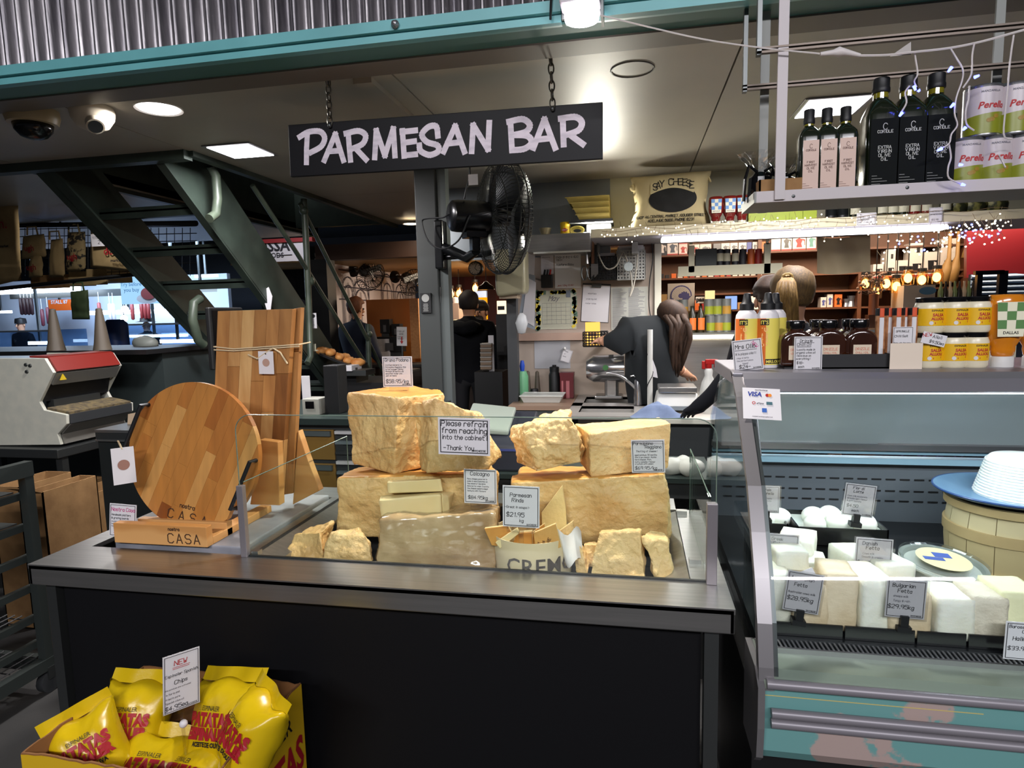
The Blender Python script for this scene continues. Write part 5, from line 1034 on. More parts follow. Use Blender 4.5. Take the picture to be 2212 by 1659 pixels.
# stuffed tote
tp = P(1448,488,4.42); tw = (P(1530,440,4.42)-P(1366,440,4.42)).length; th_ = P(1448,374,4.42).z-KZ
tote = thing('stuffed_tote', 'stuffed calico bag printed with a black oval say cheese logo', 'bag', (tp.x, 4.45, KZ))
def pil(u, v, s):
    a = (u-.5)*2; b = (v-.5)*2; e = max(0, (1-abs(a)**4)*(1-abs(b)**4)); sag = .06*math.sin(v*9+a*2)*.15
    wx = tw/2*(1-.06*math.cos(b*3.0)+.02*math.sin(b*7)); return (a*wx+.01*sag, s*.11*e**.5+.006*noise.noise(Vector((u*6,v*6,s))), th_*(v+.015*math.sin(a*2.2)*v))
CAL = M('calico', (210,194,146), .85, col2=(196,178,130), nscale=4, bump=.25, bscale=9)
ob('front', MB().grid(lambda u, v: pil(u, v, -1), 28, 24).grid(lambda u, v: pil(u, v, 1), 28, 24), CAL, tote, smooth=180)
ob('drawstring', MB().tube([(tw*.44,-.02,th_*.93),(tw*.50,-.03,th_*.88),(tw*.52,-.03,th_*.80)], .006, 5).ball((-tw*.49,-.02,th_*.78), .025, 8), CAL, tote, smooth=180)
def proj_front(mb, off=.003):
    o = MB()
    for v in mb.v:
        u = v.x/tw+.5; w_ = v.z/th_; q = pil(min(.99,max(.01,u)), min(.99,max(.01,w_)), -1); o.v.append(Vector((v.x, q[1]-off, v.z)))
    o.f = list(mb.f); return o
mb = MB()
for i in range(8):
    r0, r1 = i/8, (i+1)/8
    for k in range(40):
        a0, a1 = 2*math.pi*k/40, 2*math.pi*(k+1)/40; g_ = lambda r, a: (tw*.31*r*math.cos(a)+tw*.02, 0, th_*.51+th_*.235*r*math.sin(a)); mb.quad(g_(r0,a0), g_(r1,a0), g_(r1,a1), g_(r0,a1))
ob('oval_print', proj_front(mb), M('print_black', (22,22,18), .8), tote)
tx = MB(); word = 'SAY CHEESE'; 
for i, ch in enumerate(word):
    a = math.radians(150-120*i/(len(word)-1)); 
    if ch != ' ': stext(tx, ch, tw*.27*math.cos(a)+tw*.0, th_*.60+th_*.15*math.sin(a), th_*.115, th_*.016, slant=0, jit=0)
mb2 = MB().grid(lambda u, v: (tw*(-.27+.56*u), 0, th_*(.60+.10*math.sin(math.pi*u)+.19*v)), 20, 3); ob('banner_print', proj_front(mb2, .005), CAL, tote); ob('lettering', proj_front(tx, .007), M('print_black'), tote)
tx = MB(); stext(tx, 'SHOP 46 CENTRAL MARKET, GOUGER STREET', tw*.0, th_*.195, th_*.042, th_*.008, slant=0, jit=0, align='c'); stext(tx, 'ADELAIDE 5000, PHONE 8231', 0, th_*.125, th_*.042, th_*.008, slant=0, jit=0, align='c'); ob('lettering', proj_front(tx, .005), M('print_black'), tote)
for i, px in enumerate((1546, 1576, 1602)): squeeze('sauce_bottle', ['upturned red sauce bottle with blue check label beside the stuffed tote','upturned red sauce bottle with blue check label in the middle','upturned red sauce bottle with blue check label beside the green cartons'][i], (P(px,480,4.34).x, 4.34, KZ), KET, CKB, LBC, 'KETCHUP', 'red sauce bottles', CREAM)
GRC = M('carton_green', (150,166,30), .5)
for i in range(5):
    p = P(1630+29*i, 478-2*i, 4.36); t = thing('green_carton', 'small lime green carton on the back shelf', 'carton', (p.x, 4.36, KZ), group='lime green cartons on the back shelf'); ob('box', MB().bb(-.043,.043,-.03,.03,0,.115), GRC, t, bev=.002); tx = MB(); stext(tx, 'FRUIT', 0, .075, .012, .002, y=-.031, align='c'); ob('lettering', tx, M('print_black'), t)
for i, (px, c_, lbm) in enumerate(((1795,BLK,LDK),(1820,BLK,LDK),(1846,GLB,CREAM),(1905,GLB,CREAM),(1928,GLB,CREAM),(1950,GLB,CREAM),(1975,KET,CREAM),(2000,KET,CREAM),(2040,GLB,CREAM))):
    p = P(px, 470, 4.36); t = thing('vinegar_bottle', 'dark bottle with a %s label on the back shelf' % ('black' if lbm is LDK else 'cream'), 'bottle', (p.x, 4.36, KZ), group='dark labelled shelf bottles' if lbm is LDK else 'cream labelled shelf bottles')
    ob('body', MB().lathe([(.0001,0),(.033,0),(.033,.16),(.012,.20),(.012,.235),(.0001,.235)], 16), c_, t, smooth=40); ob('label', MB().lathe([(.0335,.03),(.0335,.12)], 10, a0=-math.pi*.85, a1=-math.pi*.15), lbm, t, smooth=180)
random.seed(5)
for i, px in enumerate((2065, 2105, 2150)):
    p = P(px, 462, 4.4); m = MB().lathe([(.0001,0),(.06,0),(.075,.06),(.05,.13),(.02,.16),(.0001,.165)], 14); m.v = [v+Vector((noise.noise(v*30+Vector((i,0,0)))*.02,)*2+(0,)) for v in m.v]; m.xf(Matrix.Translation((p.x,4.42,KZ))); tagp(ob('snack_bag', m, M('bag_olive', (120,116,60), .5, col2=(40,44,20), nscale=20, ncon=(.45,.55)), smooth=180), ['camouflage patterned snack bag beside the cream labelled bottles','camouflage patterned snack bag in the middle','camouflage patterned snack bag nearest the red wall'][i], 'bag')
cardpx('price_card', 'price card clipped under the back shelf bottles near the green cartons', 'price card', (1850,460), (1892,487), 4.19, [L('SWEET OLIVE',.08,.62,.10), L('VINEGAR',.08,.40,.10), L('GREAT VALUE',.08,.2,.08)])
cardpx('price_card', 'price card clipped on the back shelf edge below the snack bags', 'price card', (2006,448), (2035,481), 4.19, [L('MIXED BEANS',.1,.7,.08), L('OF THE SEASON',.1,.5,.08), L('$12.95',.2,.15,.12)])
# fairy lights on the back shelf edge
random.seed(11); fl = thing('fairy_lights', 'warm white fairy lights strung along the back shelf edge', 'string lights', P(1700,520,4.15)); w_ = []; bm_ = MB(); wire = MB()
for i in range(150):
    f_ = i/150; px = 1300+(2190-1300)*f_; base = 505-55*f_ if px < 1900 else 478-(px-1900)*.02; py = base+random.uniform(-14,22)+(25 if px > 1780 and random.random() < .6 else 0)
    q = P(px, py, 4.16); bm_.ball(q, .0042, 5); w_.append(q)
    if i % 2: wire.tube([q, q+Vector((random.uniform(-.02,.02), 0, .04))], .001, 4)
for i in range(70):
    px = random.uniform(1900,2170); py = 545-(px-1900)*.19+random.uniform(-26,26); q = P(px, py, 4.05); bm_.ball(q, .005, 5)
    if i % 3 == 0: wire.tube([q, q+Vector((random.uniform(-.04,.04),0,.05))], .0012, 4)
o = ob('bulbs', bm_, EM('fairy_warm', (255,236,210), 7, False), fl, world=True); o['kind'] = 'stuff'
o = ob('wire', wire.tube([P(1300+20*k, 500-1.05*k*1.1+3*math.sin(k), 4.165) for k in range(45)], .0016, 4), M('fairy_wire', (120,100,70), .6), fl, world=True); o['kind'] = 'stuff'
bb_ = MB()
for i in range(26): 
    px = random.uniform(1940,2160); bb_.ball(P(px, 542-(px-1900)*.19+random.uniform(-22,20), 4.04), .006, 5)
o = ob('blue_bulbs', bb_, EM('fairy_blue', (90,100,255), 9, False), fl, world=True); o['kind'] = 'stuff'
# ================================================================ notice wall and sink bench
NY = WY-.002
def sheet(name, label, cat, a, b, lines, mat=None, y=NY, roll=0, **k):
    return cardpx(name, label, cat, a, b, y-.002, lines, roll=roll, border=k.pop('border', False), foot=None, mat=mat, **k)
sheet('whiteboard', "whiteboard headed today's specials on the notice wall", 'whiteboard', (1199,541), (1255,622), [L("TODAY'S SPECIAL'S",.05,.90,.07,'r'), L('ENGH 8-$12 6-$20',.05,.80,.07), L('YBCH',.05,.73,.07), L('Ausfarm Bday',.05,.60,.08), L('Jenn 1.5kg 10.50',.08,.05,.06,'r')], M('board_white', (226,226,226), .25))
t = sheet('paper_note', 'white paper note with red pin left of the whiteboard', 'note', (1169,540), (1196,592), [L('Monday 2.30 kg',.08,.88,.07), L('milk',.08,.78,.07), L('500 grams ham',.08,.68,.07)]); ob('pin', MB().ball((0,-.008,.19), .014, 8), RED, t, smooth=180)
p = P(1183,622,NY); t = thing('pen_holder', 'black wall pen holder with marker pens', 'holder', (p.x, NY-.03, p.z)); ob('cup', MB().bb(-.042,.042,-.03,.03,0,.095), BLK, t, bev=.004)
for i, (x, c_) in enumerate(((-.022,BLK),(.0,DGREY),(.02,RED))): ob('marker', MB().tube([(x,-.0,.09),(x+.01,-.01,.135)], .008, 8), c_, t)
t = sheet('wall_calendar', 'may wall calendar with lemon patterned border', 'calendar', (1160,628), (1245,711), [], M('calendar_paper', (190,190,170), .6)); W_ = (P(1245,711,NY)-P(1160,711,NY)).length; H_ = P(1200,628,NY).z-P(1200,711,NY).z
m = MB(); random.seed(2); ye = MB()
for s in range(56):
    z = random.uniform(.0,H_); x = random.choice((-1,1))*random.uniform(W_*.43,W_*.49); (m if s % 2 else ye).box((x,-.0012,z), (.022,.0004,.03), (0,random.uniform(0,3),0))
for s in range(20):
    (m if s % 2 else ye).box((random.uniform(-W_*.45,W_*.45),-.0012,H_*.96), (.03,.0004,.02), (0,random.uniform(0,3),0))
ob('leaf_print', m, M('leaf_print', (96,124,104), .6), t)['kind'] = 'stuff'; ob('lemon_print', ye, M('lemon_print', (228,204,70), .6), t)['kind'] = 'stuff'
m = MB(); stext(m, 'May', -W_*.20, H_*.74, .036, .004, y=-.0016, slant=.4)
for i in range(7): ribbon(m, [(-W_*.36+W_*.72*i/6, H_*.14),(-W_*.36+W_*.72*i/6, H_*.68)], .0012, -.0016)
for i in range(6): ribbon(m, [(-W_*.36, H_*(.14+.108*i)),(W_*.36, H_*(.14+.108*i))], .0012, -.0016)
ob('lettering', m, INKG, t); ob('ribbon_tab', MB().bb(W_*.25,W_*.36,-.0024,-.0012,H_*.82,H_), M('tab_grey', (120,128,140), .6), t)
t = sheet('clipboard', 'clipboard with white sheet hanging on a wall hook', 'clipboard', (1255,616), (1313,695), [L('stocktake',.2,.75,.05,'g'), L('ordering list',.15,.6,.05,'g'), L('roster notes',.12,.48,.05,'g')], roll=math.radians(4)); ob('clamp', MB().bb(-.035,.035,-.012,.0,.255,.285), STD, t, bev=.003); ob('backing', MB().bb(-.105,.105,.0012,.006,-.004,.285), DGREY, t)
t = sheet('price_list', 'long printed price list on the notice wall', 'poster', (1320,620), (1399,712), [], M('list_paper', (178,178,168), .6)); m = MB(); W2 = (P(1399,712,NY)-P(1320,712,NY)).length; H2 = P(1360,620,NY).z-P(1360,712,NY).z; random.seed(4)
for i in range(34):
    z = H2*(.96-.028*i)
    for x0, x1 in ((-.46,-.46+random.uniform(.2,.4)),(-.02,.02+random.uniform(.2,.42))): ribbon(m, [(W2*x0,z),(W2*x1,z)], .0028, -.0014)
ob('printed_rows', m, INKG, t)['kind'] = 'stuff'
sheet('paper_sheet', 'blank grey sheet stuck below the wall calendar', 'paper', (1155,722), (1232,796), [], M('sheet_grey', (160,160,164), .6))
t = sheet('paper_note', 'small tilted recipe card pinned over the blank grey sheet', 'note', (1209,754), (1230,782), [L('Feta',.2,.78,.12), L('oil',.2,.58,.1), L('herbs',.15,.38,.1)], roll=math.radians(18), y=NY-.01, border=True); ob('pin', MB().ball((-.03,-.008,.1), .012, 8), WHT, t, smooth=180)
ob_r = MB().bb(P(1115,720,NY).x, P(1262,720,NY).x, WY-.03, WY, P(1200,735,NY).z, P(1200,719,NY).z); struct('trim_7', ob_r, M('rail_pinkish', (176,148,132), .4, .3))
def filebox(a, b, mat, label):
    A, B = P(*a, NY-.08), P(*b, NY-.08); t = thing('file_holder', label, 'file holder', ((A.x+B.x)/2, NY-.04, B.z)); w_ = B.x-A.x; h_ = A.z-B.z
    fr_ = MB()
    nx, nz = 9, 9
    for i in range(nx+1): fr_.bb(-w_/2+w_*i/nx-.006, -w_/2+w_*i/nx+.006, -.04, -.036, 0, h_)
    for j in range(nz+1): fr_.bb(-w_/2, w_/2, -.0395, -.0365, h_*j/nz-.006, h_*j/nz+.006)
    ob('perforated_front', fr_, mat, t)['kind'] = 'stuff'; ob('sides', MB().bb(-w_/2-.004,-w_/2,-.04,.038,0,h_).bb(-w_/2,w_/2,-.04,.038,-.004,0).bb(-w_/2,w_/2,.034,.038,0,h_*1.15), mat, t); ob('side', MB().bb(w_/2,w_/2+.004,-.04,.038,0,h_), mat, t)
    ob('papers', MB().bb(-w_*.45,w_*.45,-.01,.01,.01,h_*1.18), PAPER, t)
filebox((1275,556), (1331,603), BLK, 'black perforated magazine file on the notice wall'); filebox((1333,542), (1393,602), M('file_white', (176,176,172), .5), 'white perforated magazine file on the notice wall')
# hanging scissors and knives
p = P(1270,520,NY-.12); t = thing('scissors', 'steel scissors hanging from the shelf end', 'scissors', P(1268,608,NY-.12)); im = Vector(t.location)
ob('blade', MB().tube([P(1266,520,NY-.12)-im, P(1268,570,NY-.12)-im], [.004,.012], 6), SST, t); ob('handle', MB().tube([P(1262+6*math.cos(k*math.pi/5),590+16*math.sin(k*math.pi/5),NY-.12)-im for k in range(10)], .005, 6, True), STD, t); ob('handle', MB().tube([P(1275+6*math.cos(k*math.pi/5),590+14*math.sin(k*math.pi/5),NY-.12)-im for k in range(10)], .005, 6, True), STD, t)
for i, (px, c_) in enumerate(((1281,M('leather_brown', (96,58,34), .6)),(1288,BLK))):
    t = thing('knife', ['brown handled knife hanging beside the black file','black handled knife hanging beside the black file'][i], 'knife', P(px, 600, NY-.13)); h_ = .26; ob('handle', MB().bb(-.012,.012,-.008,.008,.10,h_), c_, t, bev=.004); ob('blade', MB().prism([(-.014,.0),(.014,.03),(.014,.1),(-.014,.1)], -.0015, .0015, 'y'), SST, t)
m = MB().tube(smooth_poly([tuple(P(a, b, NY-.13)) for a, b in ((1288,525),(1295,555),(1310,580),(1330,575),(1345,545),(1352,555),(1362,590),(1365,620),(1360,640),(1368,620),(1375,580),(1377,545))]), .006, 6); tagp(ob('white_cable', m, M('cable_cream', (190,184,170), .5), smooth=60), 'looped cream cable hanging across the file holders', 'cable')
p = P(1357,576,NY-.14); tagp(ob('cable_disc', MB().lathe([(.0001,-.004),(.03,-.004),(.034,0),(.03,.006),(.0001,.006)], 20, (p.x, NY-.14, p.z), 'y'), M('disc_clear', (196,206,206), .3)), 'round white disc hanging on the cream cable', 'disc')
m = MB().tube(smooth_poly([tuple(P(a, b, WY-.04)) for a, b in ((1407,515),(1410,560),(1403,610),(1402,660),(1408,690),(1420,700))]), .004, 5); tagp(ob('black_cable', m, BLK), 'thin black cable running down the door jamb', 'cable')
# stainless cupboard over the notice wall
a, b = P(1152,507,4.5), P(1276,540,4.5); t = thing('steel_cupboard', 'shallow stainless steel shelf cupboard above the notice wall', 'cupboard', ((a.x+b.x)/2, 4.65, b.z)); ob('body', MB().bb(a.x-.05, b.x, 4.5, WY, b.z, a.z), SST, t, world=True, bev=.004); ob('light_lip', MB().bb(a.x, b.x, 4.49, 4.5, b.z-.012, b.z), M('lip_white', (205,205,200), .3), t, world=True)
uz = a.z+.0005
def put(name, label, cat, px, y, z, profs, group=None, ref=500):
    p = P(px, ref, y); t = thing(name, label, cat, (p.x, y, z), group=group)
    for nm, pr, mt in profs: ob(nm, MB().lathe(pr, 24), mt, t, smooth=40)
    return t
t = put('yeast_spread_jar', 'yellow lidded jar with red diamond label on the steel cupboard', 'jar', 1221, 4.58, uz, [('body',[(.0001,0),(.032,0),(.034,.004),(.034,.055),(.0001,.055)],YEL),('lid',[(.035,.052),(.036,.054),(.036,.082),(.034,.085),(.0001,.085)],YEL)])
ob('label', MB().add([(-.026,-.036,.028),(0,-.0375,.014),(.026,-.036,.028),(0,-.0375,.042)], [(0,1,2,3)]), INKR, t); m = MB(); stext(m, 'VEGEMITE', 0, .025, .006, .0012, y=-.038, align='c', slant=0); ob('lettering', m, PAPER, t); ob('black_ring', MB().lathe([(.0345,.055),(.0345,.058)], 24), BLK, t)
put('metal_bowl', 'small tapered bowl on the steel cupboard', 'bowl', 1178, 4.58, uz, [('body',[(.0001,0),(.03,0),(.045,.05),(.043,.05),(.028,.004),(.0001,.004)],M('bowl_brass', (150,140,110), .4, .5))])
p = P(1246,503,4.56); m = MB()
for k in range(4): m.tube([(p.x+(.05-.006*k)*math.cos(t_*math.pi/10), 4.57+.012*k, uz+.026+(.028-.004*k)*math.sin(t_*math.pi/10)) for t_ in range(20)], .004, 5, True)
tagp(ob('cord_coil', m, M('cord_yellow', (196,180,90), .6)), 'coil of yellow cord beside the yellow jar', 'cord')
a, b = P(1268,487,4.62), P(1320,499,4.62); t = thing('small_light', 'short bright fluorescent fitting between cupboard and cream shelf', 'light', ((a.x+b.x)/2, 4.6, b.z)); ob('tube', MB().bb(a.x, b.x, 4.58, 4.62, b.z, a.z), EM('short_tube', (255,252,240), 8), t, world=True, bev=.006); ob('base', MB().bb(a.x, b.x, 4.62, 4.66, b.z-.01, a.z), WHT, t, world=True)
light('small_lamp', 'AREA', ((a.x+b.x)/2, 4.55, (a.z+b.z)/2), 16, (1,.96,.82), .2, .05, target=((a.x+b.x)/2, 4.0, a.z+.3))
# stack of cartons on a wall ledge
a, b = P(1232,480,4.6), P(1318,480,4.6); t = thing('wall_ledge', 'small dark ledge under the stacked cream cartons', 'shelf', ((a.x+b.x)/2, 4.7, a.z-.02)); ob('board', MB().bb(a.x+.0, b.x+.02, 4.5, WY, a.z-.02, a.z), DGREY, t, world=True)
CRC = M('carton_cream', (176,158,84), .7, col2=(164,146,74), nscale=6); hz_ = (P(1270,428,4.55).z-P(1270,478,4.55).z)/4
for i in range(4):
    x0 = P([1246,1240,1234,1224][i],450,4.55).x; x1 = P(1317,450,4.55).x; dz = a.z+.0005+i*hz_
    m = MB().hexa([(x0+.02,4.52,dz),(x1,4.52,dz),(x1,4.78,dz),(x0+.02,4.78,dz)], [(x0,4.5,dz+hz_*.96),(x1,4.5,dz+hz_*.96),(x1,4.79,dz+hz_*.96),(x0,4.79,dz+hz_*.96)]); t = thing('cream_carton', ['lowest flat cream carton of the stack','second lowest flat cream carton of the stack','third flat cream carton of the stack','topmost flat cream carton of the stack'][i], 'box', ((x0+x1)/2, 4.65, dz), group='flat cream cartons'); ob('tray', m, CRC, t, world=True); ob('rim', MB().bb(x0-.006, x1, 4.495, 4.503, dz+hz_*.8, dz+hz_*.97), CRC, t, world=True)
# towel dispenser
a, b = P(1070,540,4.3), P(1137,640,4.3); t = thing('towel_dispenser', 'rounded cream hand towel dispenser below the fan', 'dispenser', ((a.x+b.x)/2, 4.35, b.z)); w_ = (b.x-a.x)/2; h_ = a.z-b.z
ob('cover', MB().prism([(-w_*.88,0),(w_*.92,.02),(w_,h_*.2),(w_,h_*.95),(w_*.9,h_),(-w_*.9,h_),(-w_,h_*.95),(-w_,h_*.15)], -.09, .09, 'y'), M('dispenser_cream', (170,164,136), .25), t, bev=.03, seg=4, smooth=50); ob('outlet', MB().bb(-w_*.8,w_*.4,-.06,.06,-.012,.012), M('paper_warm', (180,160,136), .7), t)
struct('trim_8', MB().bb(P(1097,800,4.4).x, P(1118,800,4.4).x, 4.4, 4.48, 0, P(1100,640,4.4).z), M('jamb_dark', (58,60,62), .45))
t = thing('hanging_papers', 'stack of plastic sleeves and papers hanging beside the towel dispenser', 'papers', P(1146,715,4.66)); im = Vector(t.location)
for i, (q, c_) in enumerate(((((1136,540),(1156,540),(1154,600),(1138,600)),PAPER),(((1136,590),(1156,595),(1156,712),(1118,700)),M('sleeve_blue', (150,158,168), .4)),(((1140,600),(1158,610),(1154,705),(1128,690)),PAPER))): ob('sheet', MB().prism([((P(a_,b_,4.66)-im).x, (P(a_,b_,4.66)-im).z) for a_, b_ in q], -.004*i, -.004*i+.002, 'y'), c_, t)
ob('hook', MB().bb(.0,.01,.0,.14,.40,.41), STD, t)
m = MB().lathe([(.0001,0),(.03,.01),(.05,.08),(.04,.13),(.01,.15),(.0001,.15)], 12); m.v = [Vector((v.x*.8+.012*noise.noise(v*20), v.y*.5, v.z)) for v in m.v]; q = P(1127,722,4.38); m.xf(Matrix.Translation(q)); tagp(ob('plastic_bag', m, M('bag_white', (196,198,200), .4), smooth=180), 'white plastic bag hanging beside the towel dispenser', 'bag')
# bench with double sink running away from us
BZ2 = .9; xl, xr = PZ(1240,842,.885).x, PZ(1415,842,.885).x; yf = 3.8
bn = thing('sink_bench', 'stainless steel double sink bench behind the cheese counter', 'bench', (.0, 4.3, 0)); bx0, bx1 = P(1222,890,3.85).x, P(1402,890,3.85).x; sx0, sx1 = bx0+.07, bx1-.09
SNK = M('sink_steel', (176,172,166), .4, .45)
def bn_(n, mb, mt, **k): return ob(n, mb, mt, bn, world=True, **k)
S1 = (3.95,4.22); S2 = (4.36,4.68)
bn_('top', MB().bb(bx0, bx1, yf, S1[0], BZ2-.02, BZ2).bb(bx0, bx1, S1[1], S2[0], BZ2-.02, BZ2).bb(bx0, bx1, S2[1], 4.79, BZ2-.02, BZ2).bb(bx0, sx0, S1[0], S2[1], BZ2-.02, BZ2).bb(sx1, bx1, S1[0], S2[1], BZ2-.02, BZ2), SNK)
for s in (S1, S2): bn_('basin', MB().bb(sx0, sx1, s[0], s[1], BZ2-.2, BZ2-.195).bb(sx0-.003, sx0, s[0], s[1], BZ2-.2, BZ2-.002).bb(sx1, sx1+.003, s[0], s[1], BZ2-.2, BZ2-.002).bb(sx0, sx1, s[0]-.003, s[0], BZ2-.2, BZ2-.002).bb(sx0, sx1, s[1], s[1]+.003, BZ2-.2, BZ2-.002), SNK)
bn_('cupboard', MB().bb(bx0+.02, bx1-.13, yf+.04, 4.78, 0, BZ2-.21), DGREY)
t = thing('white_worktop', 'white laminate worktop beside the sink', 'worktop', (.6, 4.2, BZ2)); ob('slab', MB().bb(bx1+.002, P(1575,880,3.9).x, 3.72, 4.14, BZ2-.03, BZ2), M('laminate_white', (206,200,188), .35), t, world=True, bev=.004); ob('rear_slab', MB().bb(bx1+.16, P(1600,800,4.7).x, 4.62, 4.78, BZ2-.03, BZ2), M('laminate_white'), t, world=True)
ob('support', MB().bb(bx1+.05, P(1570,880,3.9).x, 3.8, 4.1, 0, BZ2-.03), DGREY, t, world=True)
a, b = P(1115,868,4.5), P(1225,868,4.5); t = thing('side_bench', 'narrow steel ledge left of the sink', 'bench', ((a.x+b.x)/2, 4.55, 0)); ob('top', MB().bb(a.x, bx0-.003, 4.2, 4.8, BZ2-.03, BZ2-.0), M('ledge_tan', (150,124,104), .4), t, world=True); ob('cupboard', MB().bb(a.x, bx0-.003, 4.22, 4.78, 0, BZ2-.03), M('cup_grey', (80,84,84), .5), t, world=True)
# tap
q = P(1378,868,4.28); q.z = BZ2; t = thing('tap', 'chrome mixer tap with a long curved spout over the sink', 'tap', q); CHR = M('chrome', (200,200,202), .16, .9); im = Vector(t.location)
ob('column', MB().lathe([(.0001,0),(.03,0),(.028,.02),(.024,.17),(.02,.18),(.0001,.185)], 20), CHR, t, smooth=40); ob('spout', MB().tube([tuple(v) for v in smooth_poly([tuple(P(a_,b_,4.28)-im) for a_,b_ in ((1374,840),(1360,826),(1340,812),(1320,806),(1310,806))])], [.012]*9+[.014]*12 if False else .012, 10), CHR, t, smooth=60); ob('lever', MB().tube([(0,0,.18),(-.03,-.02,.20),(-.05,-.03,.195)], .007, 8), CHR, t)
def bot(name, label, cat, px, y, prof, mt, cap=None, capm=None, lab=None, labm=None, sy=1, z=BZ2, group=None, ref=850):
    p = P(px, ref, y); t = thing(name, label, cat, (p.x, y, z), group=group); ob('body', MB().lathe(prof, 24, sy=sy), mt, t, smooth=45)
    if cap: ob('cap', MB().lathe(cap, 20, sy=sy), capm, t, smooth=40)
    if lab: ob('label', MB().lathe(lab, 14, sy=sy, a0=-math.pi*.9, a1=-math.pi*.1), labm, t, smooth=180)
    return t
PW = M('plastic_white', (206,206,200), .4)
bot('detergent_bottle', 'white detergent bottle with green label behind the tap', 'bottle', 1382, 4.55, [(.0001,0),(.05,0),(.052,.01),(.052,.24),(.045,.27),(.02,.285),(.0001,.286)], PW, [(.021,.28),(.021,.32),(.0001,.322)], PW, [(.0525,.02),(.0525,.1)], M('label_green', (80,160,90), .5))
t = bot('spray_bottle', 'white spray bottle with red trigger on the white worktop', 'bottle', 1530, 3.95, [(.0001,0),(.05,0),(.052,.01),(.052,.13),(.04,.19),(.022,.23),(.026,.26),(.018,.275),(.0001,.276)], PW, [(.017,.27),(.019,.28),(.019,.30),(.0001,.30)], RED, [(.0525,.04),(.0525,.11)], PAPER); ob('trigger', MB().bb(-.02,.055,-.012,.012,.30,.33).bb(-.04,-.02,-.008,.008,.27,.32).bb(.03,.07,-.01,.01,.28,.30), RED, t, bev=.004); ob('label_band', MB().lathe([(.0528,.065),(.0528,.08)], 10, a0=-math.pi*.85, a1=-math.pi*.55), INKB, t)
bot('spray_bottle', 'pale green spray bottle in the corner left of the sink', 'bottle', 1129, 4.62, [(.0001,0),(.045,0),(.045,.16),(.03,.2),(.0001,.2)], M('plastic_green', (120,190,140), .4), [(.014,.19),(.02,.24),(.012,.28),(.0001,.28)], M('plastic_blue', (40,80,190), .4), ref=838)
for i, px in enumerate((1141, 1161)): bot('piping_cone', ['tall grey nozzle cone nearest the green spray bottle','tall grey nozzle cone behind the small black grinder'][i], 'cone', px, 4.66, [(.0001,0),(.026,0),(.014,.19),(.0001,.2)], M('cone_taupe', (92,82,70), .5), ref=838)
bot('grinder', 'small black grinder with silver band', 'grinder', 1154, 4.55, [(.0001,0),(.033,0),(.033,.04),(.033,.05),(.028,.075),(.0001,.075)], BLK, [(.0335,.04),(.0335,.058),(.0001,.058)], SST, ref=838)
t = bot('thermos', 'tall matt black thermos bottle against the notice wall', 'thermos', 1198, 4.62, [(.0001,0),(.042,0),(.042,.17),(.034,.195),(.034,.2),(.0001,.2)], BLK, [(.036,.198),(.036,.23),(.015,.235),(.015,.245),(.0001,.245)], BLK, ref=838)
a = P(1225,840,4.6); t = thing('gift_box', 'maroon box with pink stripes beside the thermos', 'box', (a.x, 4.62, BZ2)); ob('box', MB().bb(-.05,.05,-.04,.04,0,.18), M('maroon', (104,28,36), .4), t, bev=.003); ob('stripe', MB().bb(-.038,-.026,-.0415,-.0395,.0,.13), M('stripe_pink', (190,110,116), .5), t); ob('stripe', MB().bb(-.005,.02,-.0415,-.0395,.0,.13), M('stripe_pink'), t); ob('lid', MB().bb(-.052,.052,-.042,.042,.165,.19), M('maroon'), t)
a, b = P(1124,856,4.35), P(1216,856,4.35); m = MB(); w_ = (b.x-a.x); zz = BZ2; t = thing('white_tray', 'shallow white tray on the ledge beside the sink', 'tray', ((a.x+b.x)/2, 4.42, zz)); ob('dish', MB().hexa([(-w_*.42,-.08,0),(w_*.42,-.08,0),(w_*.42,.08,0),(-w_*.42,.08,0)], [(-w_*.5,-.1,.05),(w_*.5,-.1,.05),(w_*.5,.1,.05),(-w_*.5,.1,.05)]), M('tray_white', (200,202,196), .35), t, bev=.004); ob('rim', MB().tube([(-w_*.5,-.1,.05),(w_*.5,-.1,.05),(w_*.5,.1,.05),(-w_*.5,.1,.05)], .005, 6, True), M('tray_white'), t)
# mixer behind the stooping woman
a = P(1300,812,4.55); t = thing('stand_mixer', 'polished steel stand mixer beside the stooping woman', 'mixer', (a.x, 4.58, BZ2)); ob('bowl', MB().lathe([(.0001,-.17),(.07,-.17),(.10,-.12),(.105,.1),(.0001,.1)], 28, (.06,0,.22), 'x'), CHR, t, smooth=40); ob('stand', MB().bb(.02,.12,-.06,.06,.0,.16), SST, t, bev=.02); ob('foot', MB().bb(-.05,.15,-.08,.08,0,.03), SST, t, bev=.01); ob('green_dot', MB().lathe([(.0001,0),(.02,0)], 14, (.03,-.106,.235), 'y'), M('dot_green', (70,130,70), .5), t)
